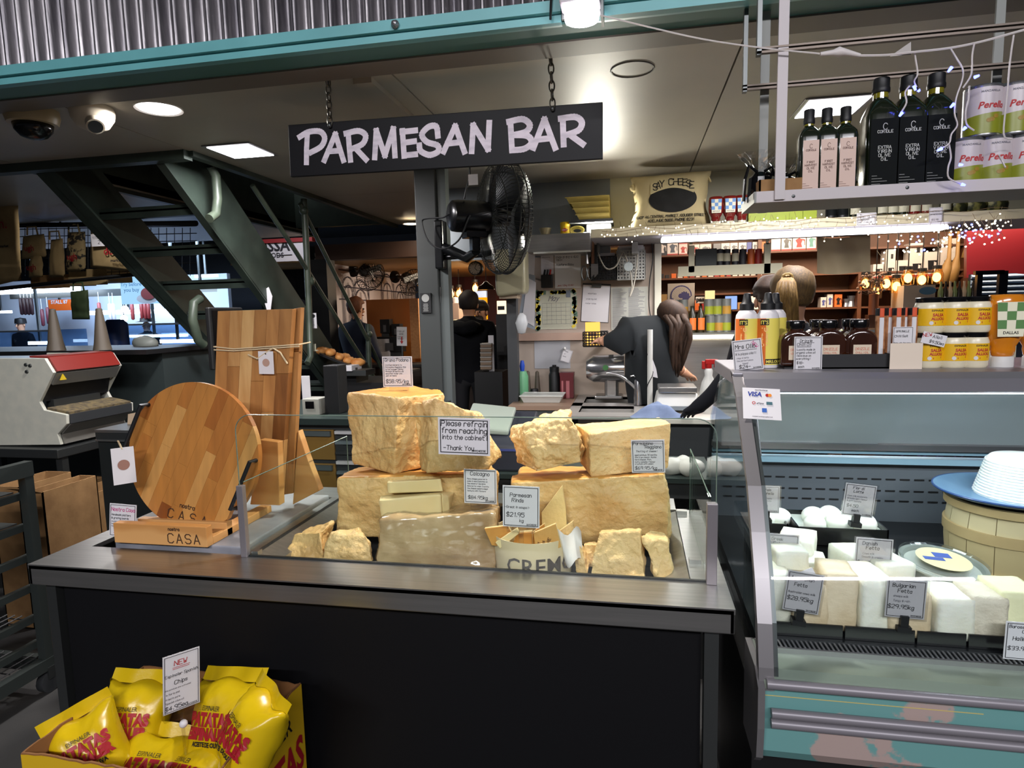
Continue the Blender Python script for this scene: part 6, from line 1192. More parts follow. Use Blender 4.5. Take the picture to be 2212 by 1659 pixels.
# scales
def scale_(px0, px1, py, y, label, hh, orange):
    a, b = P(px0, py, y), P(px1, py, y); w_ = (b.x-a.x)/2; t = thing('kitchen_scale', label, 'scale', ((a.x+b.x)/2, y+.1, BZ2+.0)); 
    ob('body', MB().hexa([(-w_,-.12,.02),(w_,-.12,.02),(w_,.14,.02),(-w_,.14,.02)], [(-w_*.86,-.09,hh*.75),(w_*.86,-.09,hh*.75),(w_*.86,.12,hh*.75),(-w_*.86,.12,hh*.75)]), PW, t, bev=.012, seg=3); ob('skirt', MB().bb(-w_*.9,w_*.9,-.122,-.11,.02,.045), M('skirt_grey', (120,128,132), .5), t); ob('plate', MB().bb(-w_*.82,w_*.82,-.11,.12,hh*.78,hh), SST, t, bev=.006)
    if orange:
        for s in (-1,1): ob('foot', MB().lathe([(.0001,0),(.03,0),(.03,.022),(.0001,.022)], 16, (s*w_*.7,-.1,0)), M('foot_orange', (220,70,30), .5), t)
scale_(1414, 1515, 858, 3.94, 'large white platform scale on orange feet', .16, True); 
a = P(1462,808,4.62); t = thing('kitchen_scale', 'small scale with dark tray at the back of the worktop', 'scale', (a.x, 4.7, BZ2)); ob('body', MB().bb(-.08,.08,-.07,.07,0,.08), PW, t, bev=.01); ob('plate', MB().bb(-.07,.07,-.07,.07,.085,.1), BLK, t); ob('stem', MB().bb(-.02,.02,-.02,.02,.078,.09), STD, t)
p = P(1404,835,4.2); t = thing('white_pole', 'white tube standing beside the stooping woman', 'pole', (p.x, 4.2, BZ2)); ob('tube', MB().tube([(0,0,0),(0,0,P(1406,712,4.2).z-BZ2)], .018, 14), PW, t, smooth=60); ob('paper', MB().prism([(.01,.2),(.05,.19),(.04,.25),(.015,.32)], 0, .002, 'y'), PAPER, t); ob('wire', MB().tube([(.02*math.cos(k*.9),.02*math.sin(k*.9),.02+.03*k) for k in range(12)], .003, 5), BLK, t)
m = MB().grid(lambda u, v: (.28*(u-.5)*(1+.15*math.sin(v*6)), .18*(v-.5)*(1+.2*math.sin(u*5)), .004+.075*max(0, math.sin(math.pi*u)*math.sin(math.pi*v))*(1+.6*noise.noise(Vector((u*5,v*5,1))))), 24, 18); q = P(1418,880,3.95); m.xf(Matrix.Translation((q.x, 3.81, BZ2))); tagp(ob('cloth', m, M('cloth_blue', (120,136,166), .9, col2=(98,112,140), nscale=8), smooth=180), 'crumpled pale blue cloth beside the sink', 'cloth')
a = P(1600,775,4.7); t = thing('splashback_light', 'bright steel splashback under a small counter light', 'light', (a.x, 4.75, BZ2)); ob('panel', MB().bb(P(1445,800,4.75).x, P(1600,800,4.75).x, 4.75, 4.77, BZ2, P(1500,735,4.75).z), SST, t, world=True); ob('lamp', MB().bb(P(1470,730,4.7).x, P(1600,730,4.7).x, 4.68, 4.72, P(1500,732,4.7).z, P(1500,724,4.7).z), EM('counter_lamp', (255,236,200), 6), t, world=True)
# ================================================================ left of the stall
# bread slicer on a steel table
TBZ = .85; tc = PZ(124,972,TBZ)
tb = thing('steel_table', 'dark steel work table under the bread slicer', 'table', (tc.x-.5, tc.y+.35, 0))
ob('top', MB().bb(tc.x-1.3, tc.x, tc.y, tc.y+.75, TBZ-.05, TBZ), STD, tb, world=True, bev=.004); ob('lower_shelf', MB().bb(tc.x-1.3, tc.x-.02, tc.y+.03, tc.y+.72, .22, .25), STD, tb, world=True)
for x in (tc.x-.05, tc.x-1.28):
    for y in (tc.y+.03, tc.y+.7): ob('leg', MB().bb(x, x+.04, y, y+.04, 0, TBZ-.05), STD, tb, world=True)
sy0 = tc.y+.06; pf = [(-60,763),(95,763),(114,794),(84,857),(94,875),(142,885),(143,905),(123,927),(130,950),(-60,952)]
prof_s = [(P(a, b, sy0).x, P(a, b, sy0).z) for a, b in pf]; zb0 = min(z for _, z in prof_s); prof_s = [(x, z-zb0+TBZ) for x, z in prof_s]
sy1 = PX(262,772,prof_s[2][0]).y; sy1 = min(sy1, sy0+.52)
sl_ = thing('bread_slicer', 'cream and red bread slicing machine on the steel table', 'machine', (prof_s[0][0]+.4, (sy0+sy1)/2, TBZ))
CRM = M('slicer_cream', (196,194,180), .4, col2=(186,186,174), nscale=20)
for y in (sy0, sy1-.02): ob('side_panel', MB().prism(prof_s, y, y+.02, 'y'), CRM, sl_, world=True, bev=.003)
p1, p2, p3, p4, p5, p6, p7, p8, p9 = prof_s[1:]
def strip(name, a, b, th, mat, y0_=None, y1_=None):
    d = Vector((b[0]-a[0], b[1]-a[1])); n = Vector((d.y, -d.x)).normalized()*-th; y0_ = y0_ or sy0+.02; y1_ = y1_ or sy1-.02
    return ob(name, MB().prism([a, b, (b[0]+n.x, b[1]+n.y), (a[0]+n.x, a[1]+n.y)], y0_, y1_, 'y'), mat, sl_, world=True)
strip('red_hood', (p1[0]-.12, p1[1]+.004), p1, .01, M('slicer_red', (120,30,22), .4)); strip('red_hood', p1, (p2[0], p2[1]+.002), .01, M('slicer_red'))
strip('hood_face', (p2[0]-.01,p2[1]), ((p2[0]*.6+p3[0]*.4), p2[1]*.6+p3[1]*.4), .012, M('slicer_steel', (120,118,112), .4, .5)); strip('blade_bay', ((p2[0]*.6+p3[0]*.4)-.04, p2[1]*.6+p3[1]*.4), p3, .01, BLK)
strip('crumb_tray', p4, p5, .012, M('crumbs', (120,104,70), .8, col2=(70,62,50), nscale=40)); strip('tray_front', (p5[0]-.002,p5[1]), (p6[0]-.002,p6[1]), .01, DGREY); strip('lower_front', (p6[0]-.004,p6[1]), p7, .01, M('slicer_steel')); strip('base_front', p7, p8, .01, M('slicer_steel'))
ob('warning_strip', MB().bb(p5[0]-.001, p5[0]+.003, sy0+.12, sy0+.34, p6[1]+.012, p5[1]-.01), M('warn_orange', (200,120,30), .5), sl_, world=True)
for zq in (0, 1): ob('warning_triangle', MB().prism([(sy0+.035,p2[1]-.045),(sy0+.075,p2[1]-.045),(sy0+.055,p2[1]-.012)] if not zq else [(sy1-.07,p6[1]+.01),(sy1-.035,p6[1]+.01),(sy1-.052,p5[1]-.004)], (p2[0]-.002) if not zq else p5[0], (p2[0]+.004) if not zq else p5[0]+.004, 'x'), M('warn_yellow', (190,160,30), .5), sl_, world=True)
ob('bread_blades', MB().bb(p3[0]-.02, p3[0]+.03, sy0+.06, sy1-.1, p4[1]+.0, p4[1]+.05), STD, sl_, world=True)
for k in range(3): q = P(55+[0,9,2][k], 777+[0,2,15][k], sy0); ob('bolt', MB().lathe([(.0001,-.006),(.009,-.006),(.011,0)], 12, (q.x, sy0, q.z-zb0+TBZ), 'y'), STD, sl_, world=True)
ob('rear_frame', MB().bb(p1[0]-.9, p1[0]-.1, sy0+.03, sy1-.03, p1[1]-.06, p1[1]-.01), M('slicer_steel'), sl_, world=True)
for i, (px, lab) in enumerate(((122,'tall tapered grey cone on the left of the slicer top'),(222,'tall tapered grey cone beside the blue bag'))):
    p = P(px, 757, 3.5); tagp(ob('grey_cone', MB().lathe([(.0001,0),(.055,0),(.045,.05),(.022,.24),(.018,.27),(.0001,.275)], 16, (p.x, 3.5, P(px,757,3.5).z)), M('cone_taupe'), smooth=40), lab, 'cone')
t = thing('back_counter', 'dark panelled counter behind the slicer', 'counter', (P(280,820,3.6).x, 3.8, 0)); a, b = P(-200,760,3.6), P(345,760,3.6); ob('front', MB().bb(a.x, b.x, 3.62, 4.2, 0, a.z-.03), M('counter_slate', (44,52,52), .5), t, world=True); ob('top', MB().bb(a.x, b.x+.03, 3.45, 4.2, a.z-.03, a.z), BLK, t, world=True)
# cartons under and around the table
def carton(a, b, y, d, label, mat=CARD, z=None, flap=True):
    A, B = P(*a, y), P(*b, y); z0_ = B.z if z is None else z; t = thing('cardboard_box', label, 'box', ((A.x+B.x)/2, y+d/2, z0_)); w_ = (B.x-A.x)/2; h_ = A.z-z0_; e = .006
    ob('carton', MB().bb(-w_,w_,-d/2,-d/2+e,0,h_).bb(-w_,w_,d/2-e,d/2,0,h_).bb(-w_,-w_+e,-d/2,d/2,0,h_).bb(w_-e,w_,-d/2,d/2,0,h_).bb(-w_,w_,-d/2,d/2,0,e), mat, t)
    if flap: ob('flap', MB().hexa([(-w_,-d/2,h_-.003),(w_,-d/2,h_-.003),(w_,-d/2+.004,h_),(-w_,-d/2+.004,h_)], [(-w_,-d/2-.09,h_+.04),(w_,-d/2-.09,h_+.04),(w_,-d/2-.09,h_+.044),(-w_,-d/2-.09,h_+.044)]), mat, t)
    return t
carton((52,1062),(112,1250), 2.35, .3, 'upright brown carton beside the bread rack', z=.0)
carton((-20,1050),(55,1180), 2.5, .3, 'brown carton standing behind the bread rack', z=.0, flap=False)
carton((150,1062),(214,1118), 2.95, .35, 'pale open carton on the table shelf', z=.252)
carton((80,1055),(150,1130), 3.05, .3, 'brown carton at the back of the table shelf', z=.252)
ob('red_castor_guard', MB().bb(P(165,1170,2.9).x, P(178,1170,2.9).x, 2.9, 2.94, 0, P(165,1152,2.9).z), RED, tb, world=True)
# bread rack
rk = PZ(108,1492,0); RX, RY1, RY0 = rk.x, rk.y, rk.y-.62; RXL = RX-.46; RH = P(60,1003,RY1).z
rack = thing('bread_rack', 'aluminium bakery trolley with tray runners and wire shelves', 'trolley', (RX-.23, RY1-.3, 0)); RM = M('rack_alu', (66,72,70), .45, .6)
for x in (RX, RXL):
    for y in (RY0, RY1): ob('post', MB().bb(x-.018, x+.018, y-.018, y+.018, .11, RH), RM, rack, world=True); ob('castor', MB().lathe([(.0001,-.016),(.045,-.016),(.045,.016),(.0001,.016)], 20, (x, y, .046), 'x'), DGREY, rack, world=True, smooth=40); ob('castor_fork', MB().bb(x-.022,x+.022,y-.015,y+.015,.06,.112), STD, rack, world=True)
for x in (RX, RXL): ob('top_rail', MB().bb(x-.02, x+.02, RY0-.02, RY1+.02, RH-.05, RH+.01), RM, rack, world=True); ob('base_rail', MB().bb(x-.02, x+.02, RY0-.02, RY1+.02, .1, .15), RM, rack, world=True)
lev = [.20,.31,.44,.57,.70,.83]
for z in lev:
    for x in (RX-.03, RXL+.03): ob('runner', MB().bb(x-.012, x+.012, RY0, RY1, z, z+.028), RM, rack, world=True)
ob('base_frame', MB().bb(RXL, RX, RY1-.02, RY1+.02, .1, .15), RM, rack, world=True)
for j, z in enumerate((.155, .32)):
    g_ = MB()
    for k in range(16): g_.tube([(RXL+.02, RY0+.04*k, z), (RX-.02, RY0+.04*k, z)], .003, 4)
    for k in range(12): g_.tube([(RXL+.02+.038*k, RY0, z+.004), (RXL+.02+.038*k, RY1, z+.004)], .003, 4)
    ob('wire_shelf', g_, BLK, rack, world=True)['kind'] = 'stuff'
for z in (.73, .86): ob('tray', MB().bb(RXL+.04, RX-.045, RY0, RY1-.02, z-.001, z+.004), STD, rack, world=True)
BRD = M('bread_crust', (170,112,50), .6, col2=(200,150,84), nscale=9, bump=.2)
for i, (px, y, z) in enumerate(((10,1.92,.865),(0,1.75,.865),(12,1.9,.735),(-4,1.72,.735))):
    p = P(px, 1180, y); m = MB().ball((0,0,.045), .05, 12, (1.3,2.0,.9)); m.xf(Matrix.Translation((RX-.13, y, z))); tagp(ob('bread_loaf', m, BRD, smooth=180), ['bread loaf on the upper tray nearest the counter','bread loaf on the upper tray deeper in the rack','bread loaf on the lower tray nearest the counter','bread loaf on the lower tray deeper in the rack'][i], 'bread')
# dark pedestal left of the boards
a, b = P(205,928,2.25), P(330,928,2.25); t = thing('black_pedestal', 'black pedestal cabinet with steel top edge behind the grazing boards', 'cabinet', ((a.x+b.x)/2, 2.4, 0)); ob('body', MB().bb(a.x, b.x+.1, 2.26, 2.62, 0, a.z-.045), M('pedestal_black', (26,30,30), .45), t, world=True); ob('top', MB().bb(a.x, b.x+.1, 2.25, 2.63, a.z-.045, a.z), STD, t, world=True); ob('steel_edge', MB().bb(a.x, b.x+.1, 2.246, 2.252, a.z-.012, a.z).bb(a.x, b.x+.1, 2.246, 2.252, a.z-.05, a.z-.042), SST, t, world=True)
tagp(ob('paper_bag', MB().prism([(P(x_,y_,2.4).x, P(x_,y_,2.4).z) for x_, y_ in ((282,930),(284,893),(318,886),(330,930))], 2.38, 2.46, 'y'), M('bag_cream', (206,180,150), .8)), 'small cream paper bag behind the round board', 'bag')
# work bench behind the boards with drawers
a, b = P(632,915,2.75), P(770,880,2.75); zt_ = P(700,905,2.75).z; t = thing('serving_bench', 'dark work bench with tan drawers behind the cheese well', 'bench', ((a.x+b.x)/2, 3.0, 0)); SB = M('bench_steel', (64,76,74), .35, .5)
ob('top', MB().bb(P(420,800,3.2).x, -1.02, 2.75, 3.4, zt_-.03, zt_), SB, t, world=True); ob('body', MB().bb(P(440,900,2.75).x, -1.05, 2.8, 3.2, 0, zt_-.03), DGREY, t, world=True)
DRW = M('drawer_tan', (140,104,44), .5)
for k in range(2): z1_ = zt_-.06-.17*k; ob('drawer', MB().bb(P(648,950,2.79).x, P(722,950,2.79).x, 2.785, 2.8, z1_-.15, z1_), DRW, t, world=True, bev=.003); ob('drawer_pull', MB().bb(P(655,950,2.78).x, P(715,950,2.78).x, 2.77, 2.786, z1_-.03, z1_-.005), M('pull_grey', (110,118,120), .4, .5), t, world=True)
for k in range(5): ob('paper_slot', MB().bb(P(725,950,2.79).x, P(775,950,2.79).x, 2.78, 2.8, zt_-.08-.05*k, zt_-.065-.05*k), [PAPER, M('slot_grey', (110,120,126), .5), DGREY][k % 3], t, world=True)
def bx_(name, label, cat, a, b, y, d, mat, z=None, bev=.003):
    A, B = P(*a, y), P(*b, y); t = thing(name, label, cat, ((A.x+B.x)/2, y+d/2, B.z if z is None else z)); w_ = abs(B.x-A.x)/2; h_ = A.z-(B.z if z is None else z); ob('body', MB().bb(-w_,w_,-d/2,d/2,0,h_), mat, t, bev=bev); return t, w_, h_
t, w_, h_ = bx_('card_terminal', 'grey scale keypad with small screen on the serving bench', 'terminal', (652,862), (690,886), 2.86, .1, M('terminal_grey', (160,160,150), .5), z=zt_); ob('screen', MB().bb(-w_*.6,w_*.4,-.053,-.05,h_*.4,h_*.85), BLKG, t)
t, w_, h_ = bx_('receipt', 'curled white receipt on the serving bench', 'paper', (650,812), (671,852), 2.95, .004, PAPER, z=zt_); 
t, w_, h_ = bx_('pepper_canister', 'tall black canister on the serving bench', 'canister', (697,790), (733,868), 2.9, .1, BLK, z=zt_)
t, w_, h_ = bx_('touch_screen', 'black point of sale screen beside the stair', 'screen', (441,664), (462,800), 3.05, .30, BLK, bev=.008); ob('stand', MB().bb(-.02,.02,-.05,.05,-(t.location.z-zt_),0), BLK, t); ob('panel', MB().bb(w_,w_+.003,-.13,.13,h_*.1,h_*.95), BLKG, t)
p = P(1062,905,2.6); t = thing('till_printer', 'grey till terminal with a paper roll behind the cheeses', 'terminal', (p.x, 2.72, .86)); ob('body', MB().hexa([(-.14,-.14,0),(.16,-.14,0),(.16,.16,0),(-.14,.16,0)], [(-.14,-.14,.11),(.16,-.14,.11),(.16,.16,.22),(-.14,.16,.22)]), M('till_dark', (44,46,56), .4), t, bev=.01); ob('receipt_cover', MB().hexa([(-.15,-.06,.15),(.06,-.06,.14),(.06,.14,.215),(-.15,.14,.225)], [(-.15,-.06,.18),(.06,-.06,.165),(.06,.14,.24),(-.15,.14,.26)]), M('till_pale', (150,160,150), .4), t, bev=.008); ob('blue_edge', MB().bb(-.05,.15,-.142,-.139,.09,.1), M('till_blue', (60,70,130), .5), t)
t2 = thing('till_stand', 'dark cabinet under the till terminal', 'cabinet', (p.x, 2.72, 0)); ob('cabinet', MB().bb(-.38,.9,-.16,.2,0,.855), DGREY, t2); ob('steel_top', MB().bb(-.4,.92,-.18,.22,.84,.86), SB, t2)
for i, (px, py, y) in enumerate(((1455,975,2.5),(1480,962,2.52),(1500,982,2.48))):
    q = P(px, py, y); m = MB().ball((0,0,.03), .05, 8, (1.1,.8,.75)); m.v = [v+Vector((0,0,.01*noise.noise(v*30+Vector((i,0,0))))) for v in m.v]; m.xf(Matrix.Translation((q.x, y+.12, .862))); tagp(ob('wrapped_parcel', m, M('parcel_white', (196,196,190), .5), smooth=180), ['white wrapped parcel on the dark cabinet nearest the cheese block','white wrapped parcel in the middle on the dark cabinet','white wrapped parcel on the dark cabinet nearest the display case'][i], 'parcel')
# boxes of pastries beyond the stair
a, b = P(690,790,4.9), P(800,800,4.9); pb = thing('pastry_counter', 'dark cafe counter end with a sloping pastry tray', 'counter', ((a.x+b.x)/2, 5.2, 0)); ob('body', MB().bb(a.x+.03, b.x+.1, 5.0, 5.6, 0, P(700,830,4.9).z), BLK, pb, world=True); ob('shelf', MB().bb(P(722,800,4.9).x, P(790,800,4.9).x, 4.9, 5.1, P(750,812,4.9).z, P(750,800,4.9).z), STD, pb, world=True); ob('tray', MB().hexa([P(690,768,4.95),P(770,800,4.95),P(790,790,5.3),P(700,760,5.3)], [v+Vector((0,0,.02)) for v in (P(690,768,4.95),P(770,800,4.95),P(790,790,5.3),P(700,760,5.3))]), BLK, pb, world=True); ob('tray_support', MB().bb(P(700,830,5.0).x, P(770,830,5.0).x, 5.0, 5.25, P(700,830,4.9).z, P(740,788,5.0).z), BLK, pb, world=True)
random.seed(9)
for i in range(9):
    f_ = i/8; p = P(695+78*f_, 758+26*f_+random.uniform(-3,3), 5.05+.12*(i % 2)); m = MB().ball((0,0,0), .05, 8, (1.3,.8,.7)); m.v = [v+Vector((0,0,.008*noise.noise(v*60))) for v in m.v]; m.xf(Matrix.Translation(p)@Matrix.Rotation(random.uniform(0,3),4,'Z')); tagp(ob('pastry', m, M('pastry', (176,104,40), .6, col2=(206,150,84), nscale=14), smooth=180), 'glazed golden pastry on the sloping cafe tray', 'pastry', 'pastries on the sloping tray')
bx_('white_dish', 'stack of white dishes beside the pastry tray', 'dishes', (724,790), (760,802), 4.88, .2, PAPER)
# ================================================================ cafe behind the column
BRN = M('beam_brown', (52,34,24), .5, col2=(70,44,28), nscale=2, stretch=(.2,1,1)); CFY = 6.5
struct('trim_9', MB().bb(-3.45, -.4, CFY, CFY+.15, P(800,558,CFY).z, P(800,524,CFY).z), BRN)
struct('ceiling_cafe', MB().bb(-4.6, .1, CFY+.15, 12, P(800,560,CFY+.1).z, P(800,556,CFY+.1).z), M('cafe_ceiling', (190,150,96), .6))
wa, wb = P(722,600,7.0), P(897,620,9.8)
def mural(u, v): p = wa.lerp(wb, u); return (p.x, p.y, v*P(800,560,CFY+.1).z)
struct('wall_cafe_mural', MB().grid(mural, 1, 1), M('mural_white', (214,204,208), .6))
md = bpy.data.objects['wall_cafe_mural']; dr = (wb-wa); dr.z = 0; Lw = dr.length; dr.normalize(); nr_ = Vector((dr.y, -dr.x, 0))
m = MB(); ln = []
def arch(x, z, w_, h_): ln.append([(x-w_/2, z), (x-w_/2, z+h_)]+[(x-w_/2*math.cos(k*math.pi/8), z+h_+w_/2*math.sin(k*math.pi/8)) for k in range(9)]+[(x+w_/2, z)])
for x, z, w_, h_ in ((.35,1.35,.35,.5),(.7,1.3,.5,.45),(1.2,1.3,.3,.3),(1.6,1.3,.45,.6),(2.1,1.3,.4,.5),(2.6,1.35,.5,.5)): arch(x, z, w_, h_); arch(x, z, w_*.7, h_*.9); ln.append([(x, z), (x, z+h_*1.2)])
for z in (1.75,1.9,2.1): ln.append([(.1,z),(Lw-.1,z-.02)])
for x in (.2,.55,.95,1.4,1.85,2.35): ln.append([(x,1.3),(x,2.0)])
for l in ln: ribbon(m, l, .014, 0)
mw = MB()
for v in m.v: q = wa+dr*v.x+nr_*.012*(1 if nr_.y < 0 else -1); mw.v.append(Vector((q.x, q.y, v.z)))
mw.f = m.f; ob('line_drawing', mw, M('mural_ink', (54,50,70), .7), md, world=True)['kind'] = 'stuff'
struct('wall_cafe_back', MB().bb(-3.2, .6, 10.4, 10.5, 0, 2.6), M('maroon_wall', (66,22,28), .6, wave=(1.2,1,'X'), col2=(84,30,34)))
struct('wall_cafe_board', MB().bb(P(793,700,7.6).x, P(905,700,7.6).x, 7.6, 7.65, .9, P(850,646,7.6).z), M('board_ochre', (176,104,36), .5))
a, b = P(886,700,7.4), P(905,700,7.4); struct('trim_10', MB().bb(a.x, b.x, 7.4, 7.45, 1.0, P(890,646,7.4).z), M('pegboard', (206,150,96), .6, col2=(190,130,80), nscale=40))
struct('wall_cafe_left', MB().bb(P(690,700,6.4).x-.1, P(712,700,6.4).x, 6.4, 6.6, 0, P(690,560,6.4).z), BLK)
t = thing('cafe_counter', 'long dark cafe counter with machines on it', 'counter', (-2.4, 6.9, 0)); zc_ = P(850,795,6.7).z; ob('body', MB().bb(P(740,800,6.7).x, P(905,800,6.7).x, 7.2, 7.5, 0, zc_-.03), M('cafe_brown', (40,28,22), .5), t, world=True); ob('top', MB().bb(P(735,800,6.7).x, P(905,800,6.7).x, 7.18, 7.52, zc_-.03, zc_), DGREY, t, world=True)
for i, (a, b, lb) in enumerate((((820,690),(842,720),'black coffee grinder box on the cafe counter nearest the man'),((845,700),(864,725),'black coffee grinder box in the middle of the cafe counter'),((812,728),(870,760),'long dark espresso machine body on the cafe counter'))):
    t, w_, h_ = bx_('coffee_machine', lb, 'coffee machine', a, b, 7.2 if i == 2 else 7.36, .12, BLK); ob('chrome_front', MB().bb(-w_*.3,w_*.3,-.068,-.06,h_*.1,h_*.6), SST, t); ob('support', MB().bb(-w_*.8,w_*.8,-.05,.05,-(t.location.z-zc_),0), DGREY, t)
t, w_, h_ = bx_('paper_holder', 'white box standing on the cafe counter', 'box', (812,732), (843,770), 7.2, .1, PAPER); ob('support', MB().bb(-w_*.9,w_*.9,-.04,.04,-(t.location.z-zc_),0), DGREY, t)
t = cardpx('pickup_sign', 'white pick up sign with red arrow on a stand', 'sign', (857,706), (879,747), 6.4, [L('PICK UP',.1,.72,.13), L('HERE',.25,.58,.13), L('orders &',.1,.45,.1), L('takeaway',.1,.35,.1)], border=False, foot=None, roll=math.radians(2)); ob('arrow', MB().add([(-.006,-.002,.10),(.006,-.002,.10),(.006,-.002,.05),(.02,-.002,.05),(0,-.002,.02),(-.02,-.002,.05),(-.006,-.002,.05)], [tuple(range(7))]), INKR, t); ob('stand', MB().tube([(0,.01,0),(0,.01,-t.location.z+zc_)], .012, 8), STD, t)
ob('top', MB().bb(-.1,.1,.02,.3,zc_-.02-t.location.z,zc_-t.location.z), DGREY, t)
# cafe wall fans
for i, (px, py, y, s) in enumerate(((790,585,7.3,1.0),(880,600,8.3,1.0))):
    p = P(px, py, y); t = thing('small_fan', ['small black wall fan on the mural nearest the stair','small black wall fan on the mural nearest the column'][i], 'fan', p, (0,0,math.radians(-35)))
    g_ = MB()
    for k in range(28): a = 2*math.pi*k/28; g_.tube([(.06,.03*math.cos(a),.03*math.sin(a)),(.07,.17*math.cos(a),.17*math.sin(a)),(.12,.19*math.cos(a),.19*math.sin(a)),(.19,.12*math.cos(a),.12*math.sin(a)),(.21,.02*math.cos(a),.02*math.sin(a))], .003, 4, caps=False)
    for r_, x_ in ((.19,.12),(.12,.19)): g_.tube([(x_,r_*math.cos(k*math.pi/12),r_*math.sin(k*math.pi/12)) for k in range(24)], .005, 5, True)
    ob('guard', g_.xf(Matrix.Translation((.0,0,-.02))@Matrix.Rotation(math.radians(25),4,'Y')), FB, t); ob('motor', MB().lathe([(.0001,-.08),(.07,-.06),(.08,.0),(.06,.05),(.0001,.06)], 16, axis='x'), FB, t, smooth=40); ob('arm', MB().tube([(-.08,0,0),(-.26,0,.03)], .025, 8), FB, t); ob('wall_plate', MB().lathe([(.0001,-.30),(.09,-.30),(.03,-.24),(.0001,-.24)], 16, (0,0,.03), 'x'), FB, t); ob('blade', MB().box((.12,0,0),(.02,.3,.07),(.3,0,0)), FB, t)
# jar pendants, clock, enamel shade
WARM = EM('lamp_warm', (255,196,110), 10)
CFZ = P(800,558,CFY+.1).z
for x_, y_, e_ in ((-1.9, 7.9, 34), (-1.0, 8.8, 14)): light('cafe_ceiling_lamp', 'AREA', (x_, y_, CFZ-.06), e_, (1, .80, .58), 1.0, .5, target=(x_-.6, y_, 0))
def jarlamp(px, py, y, label, top, s=1.0, grp='jar pendant lamps in the cafe'):
    p = P(px, py, y); t = thing('jar_pendant', label, 'lamp', p, group=grp); r = .05*s
    ob('jar', MB().lathe([(.0001,-.11*s),(r,-.105*s),(r*1.05,-.02*s),(r*.8,.02*s),(r*.7,.04*s)], 16), GL('jar_glass', (255,230,190), .1, .05), t, smooth=60); ob('bulb', MB().ball((0,0,-.045*s), .033*s, 10, (1,1,1.3)), WARM, t, smooth=180); ob('lid', MB().lathe([(r*.75,.03*s),(r*.75,.06*s),(.0001,.065*s)], 14), BLK, t); ob('cord', MB().tube([(0,0,.06*s),(0,0,top-p.z)], .005, 5), BLK, t); return p
for i, (px, py) in enumerate(((957,622),(974,628),(991,626),(1026,615))): jarlamp(px, py, 8.4+.1*i, ['jar pendant lamp nearest the steel column','jar pendant lamp lowest of the cafe four','jar pendant lamp beside the clock','jar pendant lamp directly below the clock'][i], CFZ, 1.15)
p = P(1028,580,7.2); t = thing('station_clock', 'round double sided station clock hanging in the cafe', 'clock', p); ob('case', MB().lathe([(.0001,-.05),(.075,-.05),(.082,-.04),(.082,.04),(.0001,.05)], 28, axis='y'), BLK, t, smooth=40); ob('dial', MB().lathe([(.0001,0),(.068,0)], 28, (0,-.0515,0), 'y'), M('dial_cream', (200,184,156), .5), t); m = MB(); ribbon(m, [(0,0),(.02,.045)], .006, -.053); ribbon(m, [(0,0),(.03,-.03)], .006, -.053)
for k in range(12): ribbon(m, [(.054*math.sin(k*math.pi/6),.054*math.cos(k*math.pi/6)),(.063*math.sin(k*math.pi/6),.063*math.cos(k*math.pi/6))], .006, -.053)
ob('dial_marks', m, INK, t)['kind'] = 'stuff'; ob('bracket', MB().tube([(0,0,.08),(0,0,CFZ-p.z)], .006, 6).tube([(-.09,0,.12),(-.07,0,.15),(0,0,.155),(.07,0,.15),(.09,0,.12)], .005, 6), BLK, t)
p = P(1050,622,7.0); t = thing('enamel_pendant', 'black enamel pendant shade glowing inside', 'lamp', p); ob('shade', MB().lathe([(.10,-.02),(.085,.02),(.04,.045),(.02,.07),(.0001,.075)], 24), BLKG, t, smooth=60); ob('bulb', MB().lathe([(.0001,-.012),(.09,-.014)], 20), WARM, t); ob('cord', MB().tube([(0,0,.07),(0,0,CFZ-p.z)], .005, 5), BLK, t)
t, w_, h_ = bx_('yellow_screen', 'bright orange yellow panel behind the man in the black coat', 'screen', (987,644), (1052,690), 8.6, .06, EM('yellow_panel', (255,170,20), 1.1, False)); ob('blue_top', MB().bb(-w_*.4,w_*1.0,-.03,.03,h_,h_+.09), M('pale_blue', (150,170,210), .5), t)
t, w_, h_ = bx_('drink_fridge', 'lit jar cabinet with black and white print above the dark doorway', 'display', (1073,650), (1092,678), 5.9, .1, EM('cab_glow', (255,230,190), 1.6, False)); ob('print', MB().bb(-w_*.8,w_*.8,-.053,-.05,h_*.3,h_*.6), BLK, t); ob('cabinet', MB().bb(-w_*1.3,w_*1.3,-.05,.25,-t.location.z,-.003), BLK, t)
t = thing('cafe_side_counter', 'cafe service counter with cups beyond the column', 'counter', (P(990,760,7.6).x, 7.8, 0)); zs_ = P(970,718,7.6).z; ob('body', MB().bb(P(945,760,7.6).x, P(1060,760,7.6).x, 7.6, 8.2, 0, zs_), M('cafe_brown'), t, world=True); ob('top', MB().bb(P(945,760,7.6).x, P(1060,760,7.6).x, 7.58, 8.2, zs_, zs_+.03), BRN, t, world=True)
for i, (px, c_) in enumerate(((950,M('jar_teal', (90,170,190), .4)),(957,PAPER),(965,M('cup_red', (180,70,50), .4)),(975,PAPER),(985,CREAM))):
    p = P(px, 715, 7.75); tagp(ob('cup', MB().lathe([(.0001,0),(.035,0),(.045,.12),(.04,.125),(.0001,.12)], 14, (p.x, 7.75, zs_+.031)), c_, smooth=40), ['teal jar on the cafe service counter','white cup beside the teal jar','red cup on the cafe service counter','white cup beside the red cup','cream cup behind the man in the black coat'][i], 'cup')
